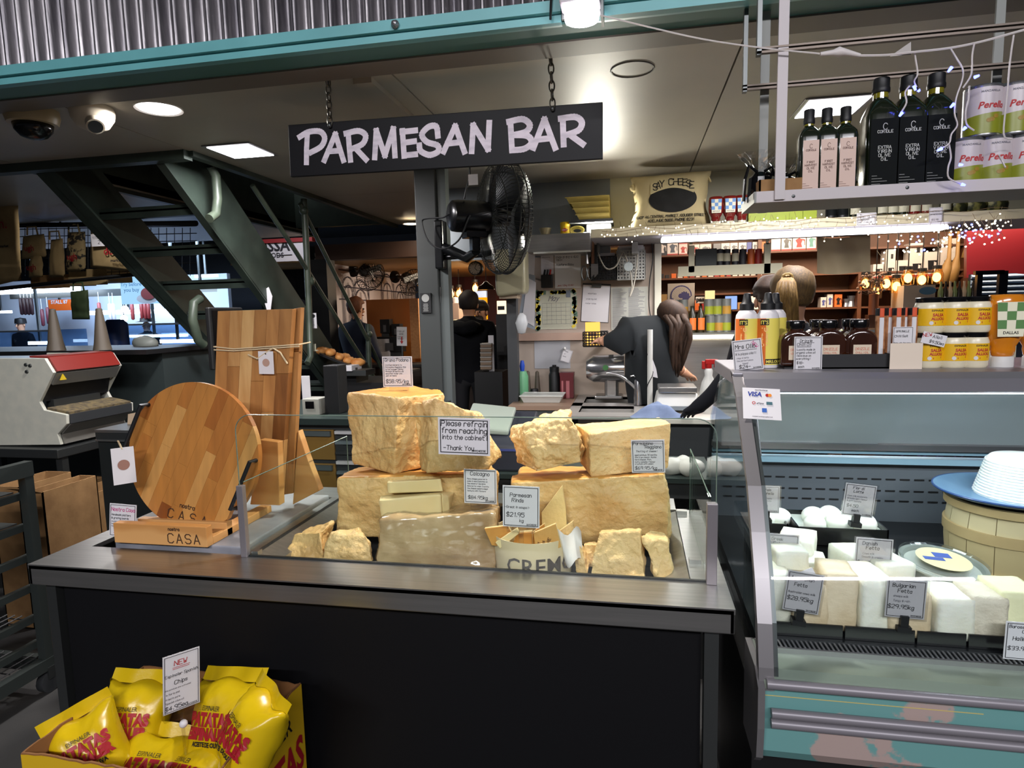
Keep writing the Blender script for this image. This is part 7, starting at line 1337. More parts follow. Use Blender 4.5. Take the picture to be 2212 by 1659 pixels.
t, w_, h_ = bx_('coffee_machine', 'pale espresso machine on the cafe service counter', 'coffee machine', (965,655), (992,700), 7.9, .3, M('machine_pale', (170,150,140), .3)); ob('support', MB().bb(-w_*.8,w_*.8,-.1,.1,-(t.location.z-zs_-.03),0), BLK, t); ob('cups_stack', MB().lathe([(.0001,h_),(w_*.5,h_),(w_*.6,h_+.07),(.0001,h_+.08)], 12), PAPER, t)
for i in range(6):
    z_ = P(1052,797-9.5*i,5.6); t = thing('takeaway_box', ['clear lidded box at the bottom of the takeaway stack','clear lidded box second from the bottom of the takeaway stack','clear lidded box third in the takeaway stack','clear lidded box fourth in the takeaway stack','clear lidded box fifth in the takeaway stack','clear lidded box on top of the takeaway stack'][i], 'box', (z_.x, 5.6, z_.z), group='takeaway box stack'); ob('box', MB().bb(-.05,.05,-.05,.05,0,.025), M('box_food', (120,100,80), .5), t); ob('lid', MB().bb(-.052,.052,-.052,.052,.025,.036), M('lid_grey', (150,146,140), .4), t)
z_ = P(1052,802,5.6); t = thing('takeaway_stand', 'dark stand under the takeaway box stack', 'stand', (z_.x+.02, 5.62, 0)); ob('body', MB().bb(-.12,.14,-.1,.2,0,z_.z), BLK, t); ob('note', MB().bb(-.0,.05,-.02,-.018,z_.z,z_.z+.33), PAPER, t)
sheet('paper_note', 'long white note hanging on the column edge', 'note', (937,620), (951,678), [L('1',.2,.9,.15), L('3',.4,.6,.15), L('23',.3,.35,.15)], y=4.02, roll=math.radians(3))
# neighbouring shop sign and dark poster
sy_ = 7.6; t = thing('shop_sign', 'white shop sign with dark capitals behind the stair rail', 'sign', P(600,580,sy_)); a, b = P(530,528,sy_), P(664,580,sy_); ob('panel', MB().bb(a.x, b.x, sy_, sy_+.06, b.z, a.z), M('sign_offwhite', (170,168,174), .5), t, world=True); ob('red_bar', MB().bb(a.x-.05, b.x+.1, sy_-.02, sy_+.06, a.z, a.z+.05), M('bar_red', (110,24,28), .5), t, world=True)
m = ftext('ROSSA', .20, .006, 'LEFT'); q = P(536,545,sy_); ob('lettering', m.xf(Matrix.Translation((q.x, sy_-.003, q.z))), INK, t, world=True); m = ftext('FINE FOODS', .09, .002, 'LEFT'); q = P(538,556,sy_); ob('lettering', m.xf(Matrix.Translation((q.x, sy_-.003, q.z-.02))), INK, t, world=True)
q = P(598,553,sy_); ob('rule', MB().bb(q.x, q.x+.22, sy_-.004, sy_-.001, q.z, q.z+.012), INK, t, world=True)
a = P(683,552,7.0); t = thing('shop_number', 'small white number 59 on dark board', 'sign', (a.x, 7.0, a.z-.05)); ob('panel', MB().bb(-.08,.14,0,.03,-.3,.16), BLK, t); ob('lettering', ftext('59', .11, .003).xf(Matrix.Translation((.03,-.003,0))), M('num_white', (190,186,180), .5), t)
a, b = P(560,580,7.55), P(700,830,7.55); t = thing('wall_poster', 'dark wall poster showing a figure in a pale jacket', 'poster', ((a.x+b.x)/2, 7.56, b.z)); ob('panel', MB().bb(a.x, b.x, 7.55, 7.6, 0, a.z), M('poster_dark', (24,24,28), .5), t, world=True); ob('jacket_print', MB().prism([(P(x_,y_,7.54).x, P(x_,y_,7.54).z) for x_, y_ in ((603,768),(606,690),(622,665),(638,640),(660,650),(668,700),(668,768))], 7.545, 7.548, 'y'), M('print_grey', (120,114,128), .6), t, world=True); ob('face_print', MB().lathe([(.0001,0),(.13,0)], 20, tuple(P(624,620,7.54)), 'y', .8, 1.25), M('print_dim', (44,40,42), .6), t, world=True)
# ================================================================ people
SKIN = M('skin', (196,146,116), .5, sss=.1); 
def hairmat(n, c, c2): return M('hair_'+n, c, .7, col2=c2, nscale=30, stretch=(6,6,.6), ncon=(.3,.7))
def person(label, J, E, skin_pts, coat, loc=(0,0,0), hair=None, pants=None, pants_z=.85, face_dir=None, hair_fn=None):
    """J: name -> (x,y,z,r) world joints; E: bone list; one continuous skinned body"""
    names = list(J); me = bpy.data.meshes.new('body'); o0 = Vector(loc)
    me.from_pydata([tuple(Vector(J[n][:3])-o0) for n in names], [(names.index(a), names.index(b)) for a, b in E], [])
    tmp = bpy.data.objects.new('body', me); COL.objects.link(tmp)
    md_ = tmp.modifiers.new('skin', 'SKIN'); md_.use_smooth_shade = True
    for i, n in enumerate(names): me.skin_vertices[0].data[i].radius = (J[n][3], J[n][3] if len(J[n]) < 5 else J[n][4])
    me.skin_vertices[0].data[names.index('pelvis')].use_root = True
    s_ = tmp.modifiers.new('sub', 'SUBSURF'); s_.levels = 2
    dg = bpy.context.evaluated_depsgraph_get(); nm = bpy.data.meshes.new_from_object(tmp.evaluated_get(dg)); bpy.data.objects.remove(tmp)
    nm.name = 'body'; nm.materials.clear(); nm.materials.append(coat); nm.materials.append(SKIN); nm.materials.append(pants or coat)
    t = thing('person', label, 'person', loc)
    for p in nm.polygons:
        p.use_smooth = True; c_ = p.center+o0
        best = min(names, key=lambda n: (Vector(J[n][:3])-c_).length-J[n][3])
        p.material_index = 1 if best in skin_pts else (2 if c_.z < pants_z else 0)
    b = bpy.data.objects.new('body', nm); COL.objects.link(b); b.parent = t
    return t
HUM_E = [('pelvis','spine'),('spine','chest'),('chest','neck'),('neck','chin'),('chin','head'),('head','crown'),('chest','shL'),('shL','elL'),('elL','wrL'),('wrL','haL'),('chest','shR'),('shR','elR'),('elR','wrR'),('wrR','haR'),('pelvis','hipL'),('hipL','knL'),('knL','anL'),('anL','toL'),('pelvis','hipR'),('hipR','knR'),('knR','anR'),('anR','toR')]
def fingers(J, E, s, d, side):
    h = Vector(J['ha'+s][:3]); d = Vector(d).normalized(); sd = Vector(side).normalized()
    for i, (o, l) in enumerate(((-.03,.06),(-.01,.07),(.01,.068),(.03,.055))):
        a = h+sd*o+d*.03; b = a+d*l*.5; c_ = b+d*l*.4+Vector((0,0,-.015))
        J['f%d%s' % (i, s)] = (*b, .009); J['g%d%s' % (i, s)] = (*c_, .007); E.append(('ha'+s, 'f%d%s' % (i, s))); E.append(('f%d%s' % (i, s), 'g%d%s' % (i, s)))
    a = h-sd*.035+d*.0; J['th'+s] = (*(a-sd*.015+d*.03), .009); E.append(('wr'+s, 'th'+s))
def standing(x, y, H, yawd, zoff=0, lean=0, armsf=.0, bulk=1.0):
    """upright person at (x,y), facing heading yawd degrees (0 = away from us)"""
    k = H/1.75; a = math.radians(yawd); f = Vector((-math.sin(a), math.cos(a), 0)); r = Vector((math.cos(a), math.sin(a), 0)); o = Vector((x, y, zoff))
    def q(rt, fw, z, rad, rad2=None): v = o+r*rt*k+f*fw*k+Vector((0,0,z*k)); return (v.x, v.y, v.z, rad*k) if rad2 is None else (v.x, v.y, v.z, rad*k, rad2*k)
    J = dict(pelvis=q(0,0,.95,.15*bulk,.12), spine=q(0,0,1.12,.145*bulk,.11), chest=q(0,.01+lean*.3,1.34,.17*bulk,.12), neck=q(0,.01+lean*.6,1.49,.06), chin=q(0,.02+lean,1.545,.062), head=q(0,.015+lean*1.2,1.64,.085,.092), crown=q(0,.0+lean*1.3,1.70,.06),
      shL=q(-.19*bulk,.0+lean*.3,1.40,.075*bulk), elL=q(-.26*bulk,-.02+armsf*.4,1.12,.058*bulk), wrL=q(-.24,.08+armsf,.90+armsf*.55,.036), haL=q(-.235,.11+armsf*1.15,.84+armsf*.62,.034),
      shR=q(.19*bulk,.0+lean*.3,1.40,.075*bulk), elR=q(.26*bulk,-.02+armsf*.4,1.12,.058*bulk), wrR=q(.24,.08+armsf,.90+armsf*.55,.036), haR=q(.235,.11+armsf*1.15,.84+armsf*.62,.034),
      hipL=q(-.10,0,.88,.11), knL=q(-.105,.02,.48,.07), anL=q(-.11,-.02,.09,.045), toL=q(-.115,.12,.04,.04), hipR=q(.10,0,.88,.11), knR=q(.105,.02,.48,.07), anR=q(.11,-.02,.09,.045), toR=q(.115,.12,.04,.04))
    E = list(HUM_E); fd = f*.5+Vector((0,0,-.8+armsf)); fingers(J, E, 'L', fd, r); fingers(J, E, 'R', fd, -r)
    return J, E, f, r, k
SKP = {'head','crown','chin','haL','haR','wrL','wrR','neck'}|{a+str(i)+s for a in 'fg' for i in range(4) for s in 'LR'}|{'thL','thR'}
def hair_cap(t, J, f, r, k, mat, back=1.0, grow=1.12, zcut=-.5, name='hair'):
    h = Vector(J['head'][:3]); loc = Vector(t.location); m = MB(); n = 16
    for j in range(n+1):
        th = math.pi*j/n
        for i in range(24):
            a = 2*math.pi*i/24; d = r*math.cos(a)*math.sin(th)+f*math.sin(a)*math.sin(th)+Vector((0,0,math.cos(th)))
            fr_ = d.dot(f); rad = Vector((.088,.098,.125)).length*0+ (.092*k*grow)
            p = h+Vector((0,0,.02*k))+d*rad*(1+.25*abs(d.z)*(d.z > 0))+Vector((0,0,0))
            lim = .25 if fr_ > .25 else (-.35-.45*back if fr_ < 0 else -.1)
            if d.z < lim: p = h+Vector((0,0,.02*k))+(p-h)*.72
            p += d*.006*noise.noise(p*30); m.v.append(p-loc)
    for j in range(n):
        for i in range(24): m.f.append((j*24+i, j*24+(i+1) % 24, (j+1)*24+(i+1) % 24, (j+1)*24+i))
    return ob(name, m, mat, t, smooth=180)
def face_bits(t, J, f, r, k, beard=None):
    h = Vector(J['head'][:3]); loc = Vector(t.location); z = Vector((0,0,1))
    for s in (-1, 1):
        ob('ear', MB().ball(tuple(h+r*s*.088*k-z*.015*k-loc), .022*k, 8, (.6,.8,1.3)), SKIN, t, smooth=180)
        ob('eye', MB().ball(tuple(h+r*s*.033*k+f*.083*k-z*.002-loc), .011*k, 8), M('eye_dark', (40,30,26), .2), t, smooth=180)
    ob('nose', MB().tube([h+f*.088*k+z*.005-loc, h+f*.112*k-z*.038*k-loc, h+f*.09*k-z*.045*k-loc], [.009*k,.014*k,.012*k], 8), SKIN, t, smooth=180)
    ob('mouth', MB().ball(tuple(h+f*.086*k-z*.075*k-loc), .02*k, 8, (1.2,.5,.4)), M('lip', (150,84,76), .5), t, smooth=180)
    if beard: ob('beard', MB().ball(tuple(h+f*.05*k-z*.085*k-loc), .062*k, 10, (1,.9,.75)), beard, t, smooth=180)
NAVY = M('coat_black', (8,9,13), .85, col2=(13,14,19), nscale=6, spec=.2); NV2 = M('jacket_navy', (14,20,40), .8, col2=(20,27,50), nscale=6); JGR = M('jacket_darkgreen', (20,25,28), .85, col2=(28,33,36), nscale=5); TRS = M('trousers_dark', (18,18,22), .8)
HBK = hairmat('black', (22,17,14), (40,30,24)); HRD = hairmat('auburn', (88,46,22), (120,68,34)); HBR = hairmat('brown', (40,25,14), (66,42,24)); HBL = hairmat('blonde', (112,86,46), (66,48,26)); HDB = hairmat('darkbrown', (38,26,20), (64,44,30))
# man in black coat, back to us
p = P(1013,690,6.2); J, E, f, r, k = standing(p.x, 6.2, 1.74, 8, bulk=1.12); t = person('person in a black hooded coat standing with their back to us', J, E, SKP, NAVY, (p.x, 6.2, 0), pants=TRS); hair_cap(t, J, f, r, k, HBK); face_bits(t, J, f, r, k)
ob('hood', MB().tube([(-.13*k,-.08,1.40*k),(-.08*k,-.17,1.42*k),(0,-.19,1.40*k),(.08*k,-.17,1.42*k),(.13*k,-.08,1.40*k)], [.045,.065,.07,.065,.045], 10), NAVY, t, smooth=180)
# person facing us beyond, head bowed
p = P(1050,700,7.2); J, E, f, r, k = standing(p.x, 7.2, 1.66, 165, lean=.10, armsf=.12); t = person('person in navy with dark hair and beard bowing their head', J, E, SKP, NV2, (p.x, 7.2, 0), pants=TRS); hair_cap(t, J, f, r, k, HBK); face_bits(t, J, f, r, k, HBK)
# auburn haired man
p = P(768,700,6.75); J, E, f, r, k = standing(p.x, 6.75, 1.73, -28, armsf=.12, bulk=1.15); t = person('person with short auburn hair in a navy jacket at the cafe counter', J, E, SKP, NV2, (p.x, 6.75, 0), pants=TRS); hair_cap(t, J, f, r, k, HRD); face_bits(t, J, f, r, k)
# stooping woman reaching for a crate
SYY = 4.40
def pj(px, py, y, r, r2=None): v = P(px, py, y); return (v.x, v.y, v.z, r) if r2 is None else (v.x, v.y, v.z, r, r2)
gx = P(1412,840,SYY).x+.03
J = dict(pelvis=(gx,SYY+.02,.93,.15,.13), spine=pj(1396,778,SYY,.20,.15), chest=pj(1402,724,SYY-.02,.19,.15), neck=pj(1436,700,SYY-.03,.065), chin=pj(1448,708,SYY-.04,.055), head=pj(1454,698,SYY-.02,.082,.09), crown=pj(1458,684,SYY,.06), shL=pj(1362,712,SYY-.06,.095), elL=pj(1330,742,SYY-.10,.085), wrL=pj(1312,737,SYY-.05,.045), haL=pj(1303,735,SYY-.02,.034), shR=pj(1434,724,SYY+.08,.075), elR=pj(1448,770,SYY+.10,.055), wrR=pj(1470,800,SYY+.12,.038), haR=pj(1480,806,SYY+.13,.034),
    hipL=(gx-.1,SYY+.04,.86,.12), knL=(gx-.11,SYY+.0,.47,.08), anL=(gx-.11,SYY+.06,.09,.05), toL=(gx-.15,SYY-.04,.04,.04), hipR=(gx+.1,SYY+.04,.86,.12), knR=(gx+.1,SYY,.47,.08), anR=(gx+.1,SYY+.06,.09,.05), toR=(gx+.06,SYY-.04,.04,.04))
gyo = .0
J = {n: (v[0], v[1]+gyo, *v[2:]) if n[:2] in ('hi','kn','an','to') else v for n, v in J.items()}
E = list(HUM_E); fingers(J, E, 'L', (-1,.2,-.1), (0,1,0)); fingers(J, E, 'R', (.5,.4,-.4), (1,0,0))
t = person('person with long brown hair stooping in a dark jacket to reach a crate', J, E, SKP-{'neck'}, JGR, (gx, SYY, 0), pants=TRS); h = Vector(J['head'][:3]); f = Vector((.55,.75,-.35)).normalized(); r = Vector((.8,-.6,0)).normalized(); hair_cap(t, J, f, r, 1.0, HBR, grow=1.14)
m = MB(); random.seed(8)
for i in range(34):
    a = random.uniform(-.06,.07); b = random.uniform(-.07,.05); top = h+Vector((a, b-.03, .05)); end = P(1462+random.uniform(-16,10), 800+random.uniform(-45,16), SYY-.06+b*.5); mid = top.lerp(end, .45)+Vector((random.uniform(.0,.05), -.05, .02)); m.tube([q-Vector(t.location) for q in (top, top.lerp(mid,.5)+Vector((.015,-.03,0)), mid, mid.lerp(end,.6), end)], [.018,.02,.018,.014,.004], 6)
ob('long_hair', m, HBR, t, smooth=180)['kind'] = 'stuff'; face_bits(t, J, f, r, 1.0)
cr = P(1286,748,SYY+.0); t = thing('black_crate', 'small black perforated crate held out by the stooping person', 'crate', (cr.x, SYY+.05, cr.z)); m = MB(); w_ = .082; h_ = .10
for k in range(9): m.bb(-w_+2*w_*k/8-.004, -w_+2*w_*k/8+.004, -.075, -.071, 0, h_); m.bb(-w_+2*w_*k/8-.004, -w_+2*w_*k/8+.004, .071, .075, 0, h_)
for j in range(6): m.bb(-w_, w_, -.075, -.071, h_*j/5-.004, h_*j/5+.004); m.bb(-w_, w_, .071, .075, h_*j/5-.004, h_*j/5+.004)
ob('lattice', m, BLK, t)['kind'] = 'stuff'; ob('base', MB().bb(-w_,w_,-.075,.075,0,.006), BLK, t); ob('end', MB().bb(-w_-.004,-w_,-.075,.075,0,h_), BLK, t); ob('end', MB().bb(w_,w_+.004,-.075,.075,0,h_), BLK, t)
ob('hanger', MB().bb(.06,.10,.07,.33,.03,.05), BLK, t)
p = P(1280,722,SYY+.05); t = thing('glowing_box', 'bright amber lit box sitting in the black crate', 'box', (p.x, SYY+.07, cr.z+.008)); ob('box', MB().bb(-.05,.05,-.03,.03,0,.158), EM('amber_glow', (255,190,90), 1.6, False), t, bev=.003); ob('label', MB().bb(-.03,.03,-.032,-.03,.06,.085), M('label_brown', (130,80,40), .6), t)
# blonde woman, back to us, reaching down to the worktop
p = P(1712,640,3.35); J, E, f, r, k = standing(p.x, 3.35, 1.70, -8, bulk=.98)
J['shL'] = (*P(1640,745,3.36), .07); J['elL'] = (*P(1575,810,3.45), .055); J['wrL'] = (*P(1522,872,3.62), .042); J['haL'] = (*P(1500,886,3.68), .036)
for n in [n for n in J if n[0] in 'fgt' and n[-1] == 'L' and n not in ('toL',)]: J.pop(n)
E = [e for e in E if all(x in J for x in e)]; fingers(J, E, 'L', P(1488,892,3.74)-P(1522,872,3.62), (1,0,0))
t = person('person with a long blonde ponytail in a dark jumper seen from behind', J, E, {'head','crown','chin','neck','haR','wrR'}|{a+str(i)+'R' for a in 'fg' for i in range(4)}|{'thR'}, M('jumper_black', (20,22,30), .8), (p.x, 3.35, 0), pants=TRS); hair_cap(t, J, f, r, k, HBL, grow=1.16); face_bits(t, J, f, r, k)
loc = Vector(t.location); m = MB(); random.seed(6); tie = P(1700,600,3.22)
for i in range(60):
    a = random.uniform(-1,1); b = random.uniform(-1,1); e_ = P(1697+a*28, 735+random.uniform(-40,40), 3.16+b*.03); md2 = P(1698+a*22, 650, 3.14+b*.03); m.tube([q-loc for q in (tie+Vector((a*.014,b*.012,b*.012)), P(1699+a*16,612,3.16+b*.02), md2, md2.lerp(e_,.55), e_)], [.010,.012,.012,.010,.002], 5)
ob('ponytail', m, hairmat('pony', (160,124,62), (104,76,36)), t, smooth=180)['kind'] = 'stuff'; ob('hair_tie', MB().tube([tie-loc+Vector((.024*math.cos(q),-.01,.02*math.sin(q))) for q in [x*math.pi/5 for x in range(10)]], .006, 6, True), M('tie', (200,170,110), .5), t)
p = P(1672,640,3.75); J, E, f, r, k = standing(p.x, 3.8, 1.68, 150, bulk=.95); t = person('person with dark hair half hidden behind the blonde ponytail', J, E, SKP, M('jumper_black'), (p.x, 3.8, 0), pants=TRS); hair_cap(t, J, f, r, k, HDB, grow=1.15); face_bits(t, J, f, r, k)
# ================================================================ coffee shop behind the opening
CY = 7.4
SHW = M('shelf_walnut', (74,40,22), .5, col2=(92,52,28), nscale=3); 
struct('wall_coffee_back', MB().bb(-.4, 6.6, CY+.32, CY+.4, 0, 3.2), M('coffee_wall', (96,58,34), .6, col2=(70,42,26), nscale=2))
struct('ceiling_coffee', MB().bb(-.4, 7, 4.86, CY+.3, 2.72, 2.78), M('coffee_ceiling', (70,60,54), .6))
struct('wall_coffee_red', MB().hexa([P(2088,600,6.6)*1, P(2420,600,6.2), P(2420,600,6.25)+Vector((0,.05,0)), P(2088,600,6.65)+Vector((0,.05,0))], [P(2088,462,6.6), P(2420,462,6.2), P(2420,462,6.25)+Vector((0,.05,0)), P(2088,462,6.65)+Vector((0,.05,0))]), M('red_wall', (92,16,24), .3))
su = thing('product_shelves', 'dark walnut shelving full of coffee pots across the back shop', 'shelving', (P(1700,700,CY).x, CY+.15, 0))
xs0_, xs1_ = P(1415,600,CY).x, P(2082,600,CY).x; lvls = []
for py in (545, 596, 632, 668, 718, 762): z = P(1600,py,CY).z; lvls.append(z); ob('shelf_board', MB().bb(xs0_, xs1_, CY, CY+.3, z-.02, z), SHW, su, world=True)
for px in (1418, 1640, 1858, 2085): x = P(px,600,CY).x; ob('upright', MB().bb(x-.02, x+.02, CY-.005, CY+.3, 0, P(px,470,CY).z), SHW, su, world=True)
random.seed(12)
BXW = M('box_white', (190,182,178), .5); BXR = M('box_red', (150,34,30), .5); BXD = M('box_dark', (26,26,34), .5); BXO = M('box_orange', (196,92,30), .5); BXT = M('box_teal', (70,120,112), .5); BXB = M('box_blue', (60,70,130), .5); PD = M('pot_dark', (24,24,28), .3)
def potbox(px0, px1, h_px, lv, col, potc, what, lowband=True, base=None):
    z = lvls[lv]+.0005 if base is None else base; x0, x1 = P(px0,600,CY+.05).x, P(px1,600,CY+.05).x; w_ = (x1-x0)/2; h_ = h_px*CY/FPX
    t = thing('product_box', what, 'box', ((x0+x1)/2, CY+.10, z), group='boxed coffee pots on the back shop shelves'); ob('carton', MB().bb(-w_,w_,-.06,.06,0,h_), col, t)
    if potc: ob('pot_print', MB().prism([(-w_*.45,h_*.18),(w_*.45,h_*.18),(w_*.3,h_*.42),(w_*.5,h_*.62),(w_*.75,h_*.55),(w_*.8,h_*.3),(w_*.9,h_*.3),(w_*.85,h_*.66),(w_*.2,h_*.7),(0,h_*.78),(-w_*.6,h_*.62),(-w_*.3,h_*.42)], -.0615, -.0603, 'y'), potc, t)
    if lowband: ob('red_band', MB().bb(-w_,w_,-.0614,-.0602,0,h_*.1), BXR, t)
    return z+h_
zz = potbox(1420,1440,30,0,BXD,BXW,'dark boxed grinder at the shelf end',False); potbox(1420,1440,26,0,BXD,BXW,'dark boxed grinder stacked at the shelf end',False,base=zz+.0005)
zz = potbox(1441,1464,30,0,BXW,PD,'white box with dark pot, lower of the first pair'); potbox(1441,1464,30,0,BXW,PD,'white box with dark pot, upper of the first pair',base=zz+.0005)
zz = potbox(1466,1484,22,0,BXW,BXR,'white box with red pot, lowest of its stack'); zz = potbox(1466,1484,24,0,BXW,BXR,'white box with red pot stacked above its like',base=zz+.0005)
for i, (a, b, c_, d_) in enumerate(((1488,1510,BXW,BXR),(1511,1535,BXW,PD),(1540,1556,PD,None),(1557,1575,BXW,PD),(1576,1592,BXW,PD),(1594,1611,BXW,PD),(1612,1622,BXB,None),(1624,1634,BXW,PD),(1642,1660,BXO,PD))): potbox(a, b, 20, 0, c_, d_, ['wide white box with red figure','white box with dark brewer','dark canister among white boxes','white brewer box left of the blank one','white brewer box right of the blank one','white brewer box beside the blue pack','slim blue pack','narrow white brewer box','orange brewer box'][i]+' on the top shelf', False)
for i, (a, b, c_, d_) in enumerate(((1664,1684,BXW,None),(1686,1708,BXW,PD),(1710,1738,BXW,BXR),(1740,1760,BXW,BXT))): zz = potbox(a, b, 32, 0, c_, d_, ['white box beside the cream pillar','white box with black moka pot','white box with red moka pot','white box with green jug'][i]+' right of the window bar')
potbox(1712,1738,26,0,BXW,BXR,'red pot box stacked above the red moka pot box',base=zz+.0005); potbox(1690,1711,26,0,BXR,None,'plain red box stacked above the black moka pot box',False,base=zz+.0005)
for i in range(17):
    a = 1424+i*13.2; potbox(a, a+random.uniform(8,12), random.uniform(7,11), 1, random.choice((BXW,BXR,BXD,BXO,BXW)), None, 'small flat box in the tray row %s' % ['with pale lid','beside the red tin','under the poster','near the window bar'][i % 4], False)
for i in range(15):
    a = 1424+i*15.5
    if 1440 < a < 1500: continue
    potbox(a, a+random.uniform(8,13), random.uniform(12,22), 3, random.choice((BXW,BXR,BXD,BXO,CARD)), None, 'assorted box on the third shelf %s' % ['beside bags','beside coffee scoops','with warm label','near the counter'][i % 4], False)
for i, (a, b, h_, lv, c_, d_) in enumerate(((1774,1786,20,3,BXW,BXB),(1788,1800,26,3,BXW,BXB),(1804,1820,25,3,BXO,PD),(1776,1786,16,4,BXW,PD),(1788,1804,20,4,BXW,BXB),(1820,1840,22,4,BXD,BXW),(1846,1858,20,4,BXW,BXB),(1780,1800,18,5,BXT,None),(1806,1818,22,5,BXT,None),(1822,1836,18,5,BXR,None),(1840,1852,22,5,BXT,None))): potbox(a, b, h_, lv, c_, d_, ['white tea box with blue print at the bay edge','taller white tea box with blue print','orange tea box with dark crest','small white box in the second bay row','white box with blue swirl','black box with white star','white box with blue swirl beside the upright','teal box low in the bay','tall teal box low in the bay','red pack low in the bay','teal jar box beside the upright'][i], False)
for i, (px, h_) in enumerate(((1827,16),(1838,22))):
    p = P(px,664,CY+.1); t = thing('moka_pot', ['small silver moka pot beside the orange box','large silver moka pot beside the upright'][i], 'coffee pot', (p.x, CY+.1, lvls[3]+.0005)); r_ = h_*CY/FPX*.34; H_ = h_*CY/FPX; ob('body', MB().lathe([(.0001,0),(r_,0),(r_*.7,H_*.5),(r_*1.1,H_),(.0001,H_)], 8), M('moka_alu', (150,156,170), .3, .8), t); ob('handle', MB().tube([(r_,0,H_*.9),(r_*1.9,0,H_*.85),(r_*1.8,0,H_*.4)], r_*.16, 6), BLK, t)
# boxes right of the curtain, high row
zr_ = P(1950,598,CY).z
struct('trim_11', MB().bb(P(1878,600,CY).x, xs1_, CY, CY+.3, zr_-.02, zr_), SHW)
for i, (a, b, h_) in enumerate(((1884,1906,26),(1911,1931,28),(1933,1958,32),(1961,1990,38),(1993,2024,46),(2028,2060,44))):
    x0, x1 = P(a,580,CY+.05).x, P(b,580,CY+.05).x; w_ = (x1-x0)/2; hh = h_*CY/FPX; t = thing('product_box', ['white jug box beside the curtain','white jug box second from the curtain','white jug box third from the curtain','box printed with three bottles','widest white jug box','white jug box behind the wooden spoons'][i], 'box', ((x0+x1)/2, CY+.1, zr_+.0005), group='jug boxes on the high shelf'); ob('carton', MB().bb(-w_,w_,-.08,.08,0,hh), BXW, t); ob('jug_print', MB().prism([(-w_*.4,hh*.2),(w_*.3,hh*.2),(w_*.35,hh*.6),(w_*.7,hh*.55),(w_*.65,hh*.25),(w_*.8,hh*.3),(w_*.8,hh*.65),(-w_*.5,hh*.65)], -.0815, -.0803, 'y'), PD, t); ob('red_band', MB().bb(-w_,w_,-.0814,-.0802,0,hh*.08), BXR, t)
    if i in (1, 3, 5): zq = zr_+hh+.001; t = thing('product_box', ['','upper white jug box second from the curtain','','plain white carton on the three bottle box','','upper white jug box behind the wooden spoons'][i], 'box', ((x0+x1)/2, CY+.1, zq), group='jug boxes on the high shelf'); ob('carton', MB().bb(-w_,w_,-.08,.08,0,.14), BXW, t); ob('jug_print', MB().bb(0,w_*.5,-.0815,-.0803,.04,.09), PD, t)
for i, (px, py) in enumerate(((2042,585),(2060,582),(2096,530))):
    a, b = P(px-6,py+28,CY-.3), P(px+8,py-28,CY-.3); tagp(ob('wooden_spoon', MB().tube([a, a.lerp(b,.6), b, Vector((b.x,b.y,2.73))], [.06,.05,.02,.004], 8), M('spoon_wood', (130,98,52), .6), smooth=180), ['large wooden paddle hanging beside the jug boxes','second wooden paddle hanging beside the jug boxes','wooden paddle hanging against the red wall'][i], 'paddle')
# curtain panel, cream frame bars
t = thing('paper_blind', 'cream canvas blind hanging above the ponytail', 'blind', P(1820,590,5.2)); ob('cloth', MB().grid(lambda u, v: tuple(P(1765+115*u, 590-78*v+3*math.sin(u*5), 5.2+.02*math.sin(u*9+v*2)+.015*noise.noise(Vector((u*4,v*3,0))))), 20, 12), M('canvas_cream', (176,160,130), .8), t, world=True, smooth=180); ob('rod', MB().tube([Vector((P(1770,512,5.2).x,5.2,2.73)), P(1770,512,5.2), P(1876,508,5.2), Vector((P(1876,508,5.2).x,5.2,2.73))], .008, 8), STD, t, world=True)
FRC = M('frame_cream', (190,186,160), .5)
wf = thing('window_bar', 'cream painted hanging frame across the shop opening', 'frame', P(1570,585,5.0))
for a, b in (((1488,530),(1500,588)),((1652,525),(1664,590)),((1465,576),(1690,590))): A, B = P(*a,5.0), P(*b,5.0); ob('bar', MB().bb(A.x,B.x,5.0,5.03,B.z,A.z if a[0] != 1465 else A.z), FRC, wf, world=True)
for i, px in enumerate((1490, 1655)): A = P(px,528,5.0); ob('hanger', MB().bb(A.x,A.x+.02,5.0,5.02,A.z,2.72), FRC, wf, world=True)
t, w_, h_ = bx_('display_board', 'dark green black board hanging in the cream frame', 'board', (1502,538), (1548,582), 5.05, .02, M('board_green', (18,28,26), .5)); ob('foot', MB().bb(-w_,w_,-.01,.01,-.02,0), FRC, t)
for i, (px, col) in enumerate(((1555,CREAM),(1570,CREAM),(1588,CREAM),(1604,BXD),(1622,BXO),(1638,BXR))):
    A = P(px,576,5.1); t = thing('spice_jar', ['dark jar with cream label beside the black board','dark jar with cream label second from the board','dark jar with cream label third from the board','black jar with no label in the frame','jar with orange label in the frame','red net bag jar beside the bar'][i], 'jar', (A.x, 5.1, A.z)); ob('jar', MB().lathe([(.0001,0),(.026,0),(.026,.13),(.0001,.135)], 12), BXD if col is CREAM else col, t, smooth=40); ob('label', MB().lathe([(.0265,.04),(.0265,.1)], 8, a0=-math.pi*.9, a1=-math.pi*.1), col, t); ob('foot', MB().bb(-.02,.02,-.02,.02,-.012,0), FRC, t)
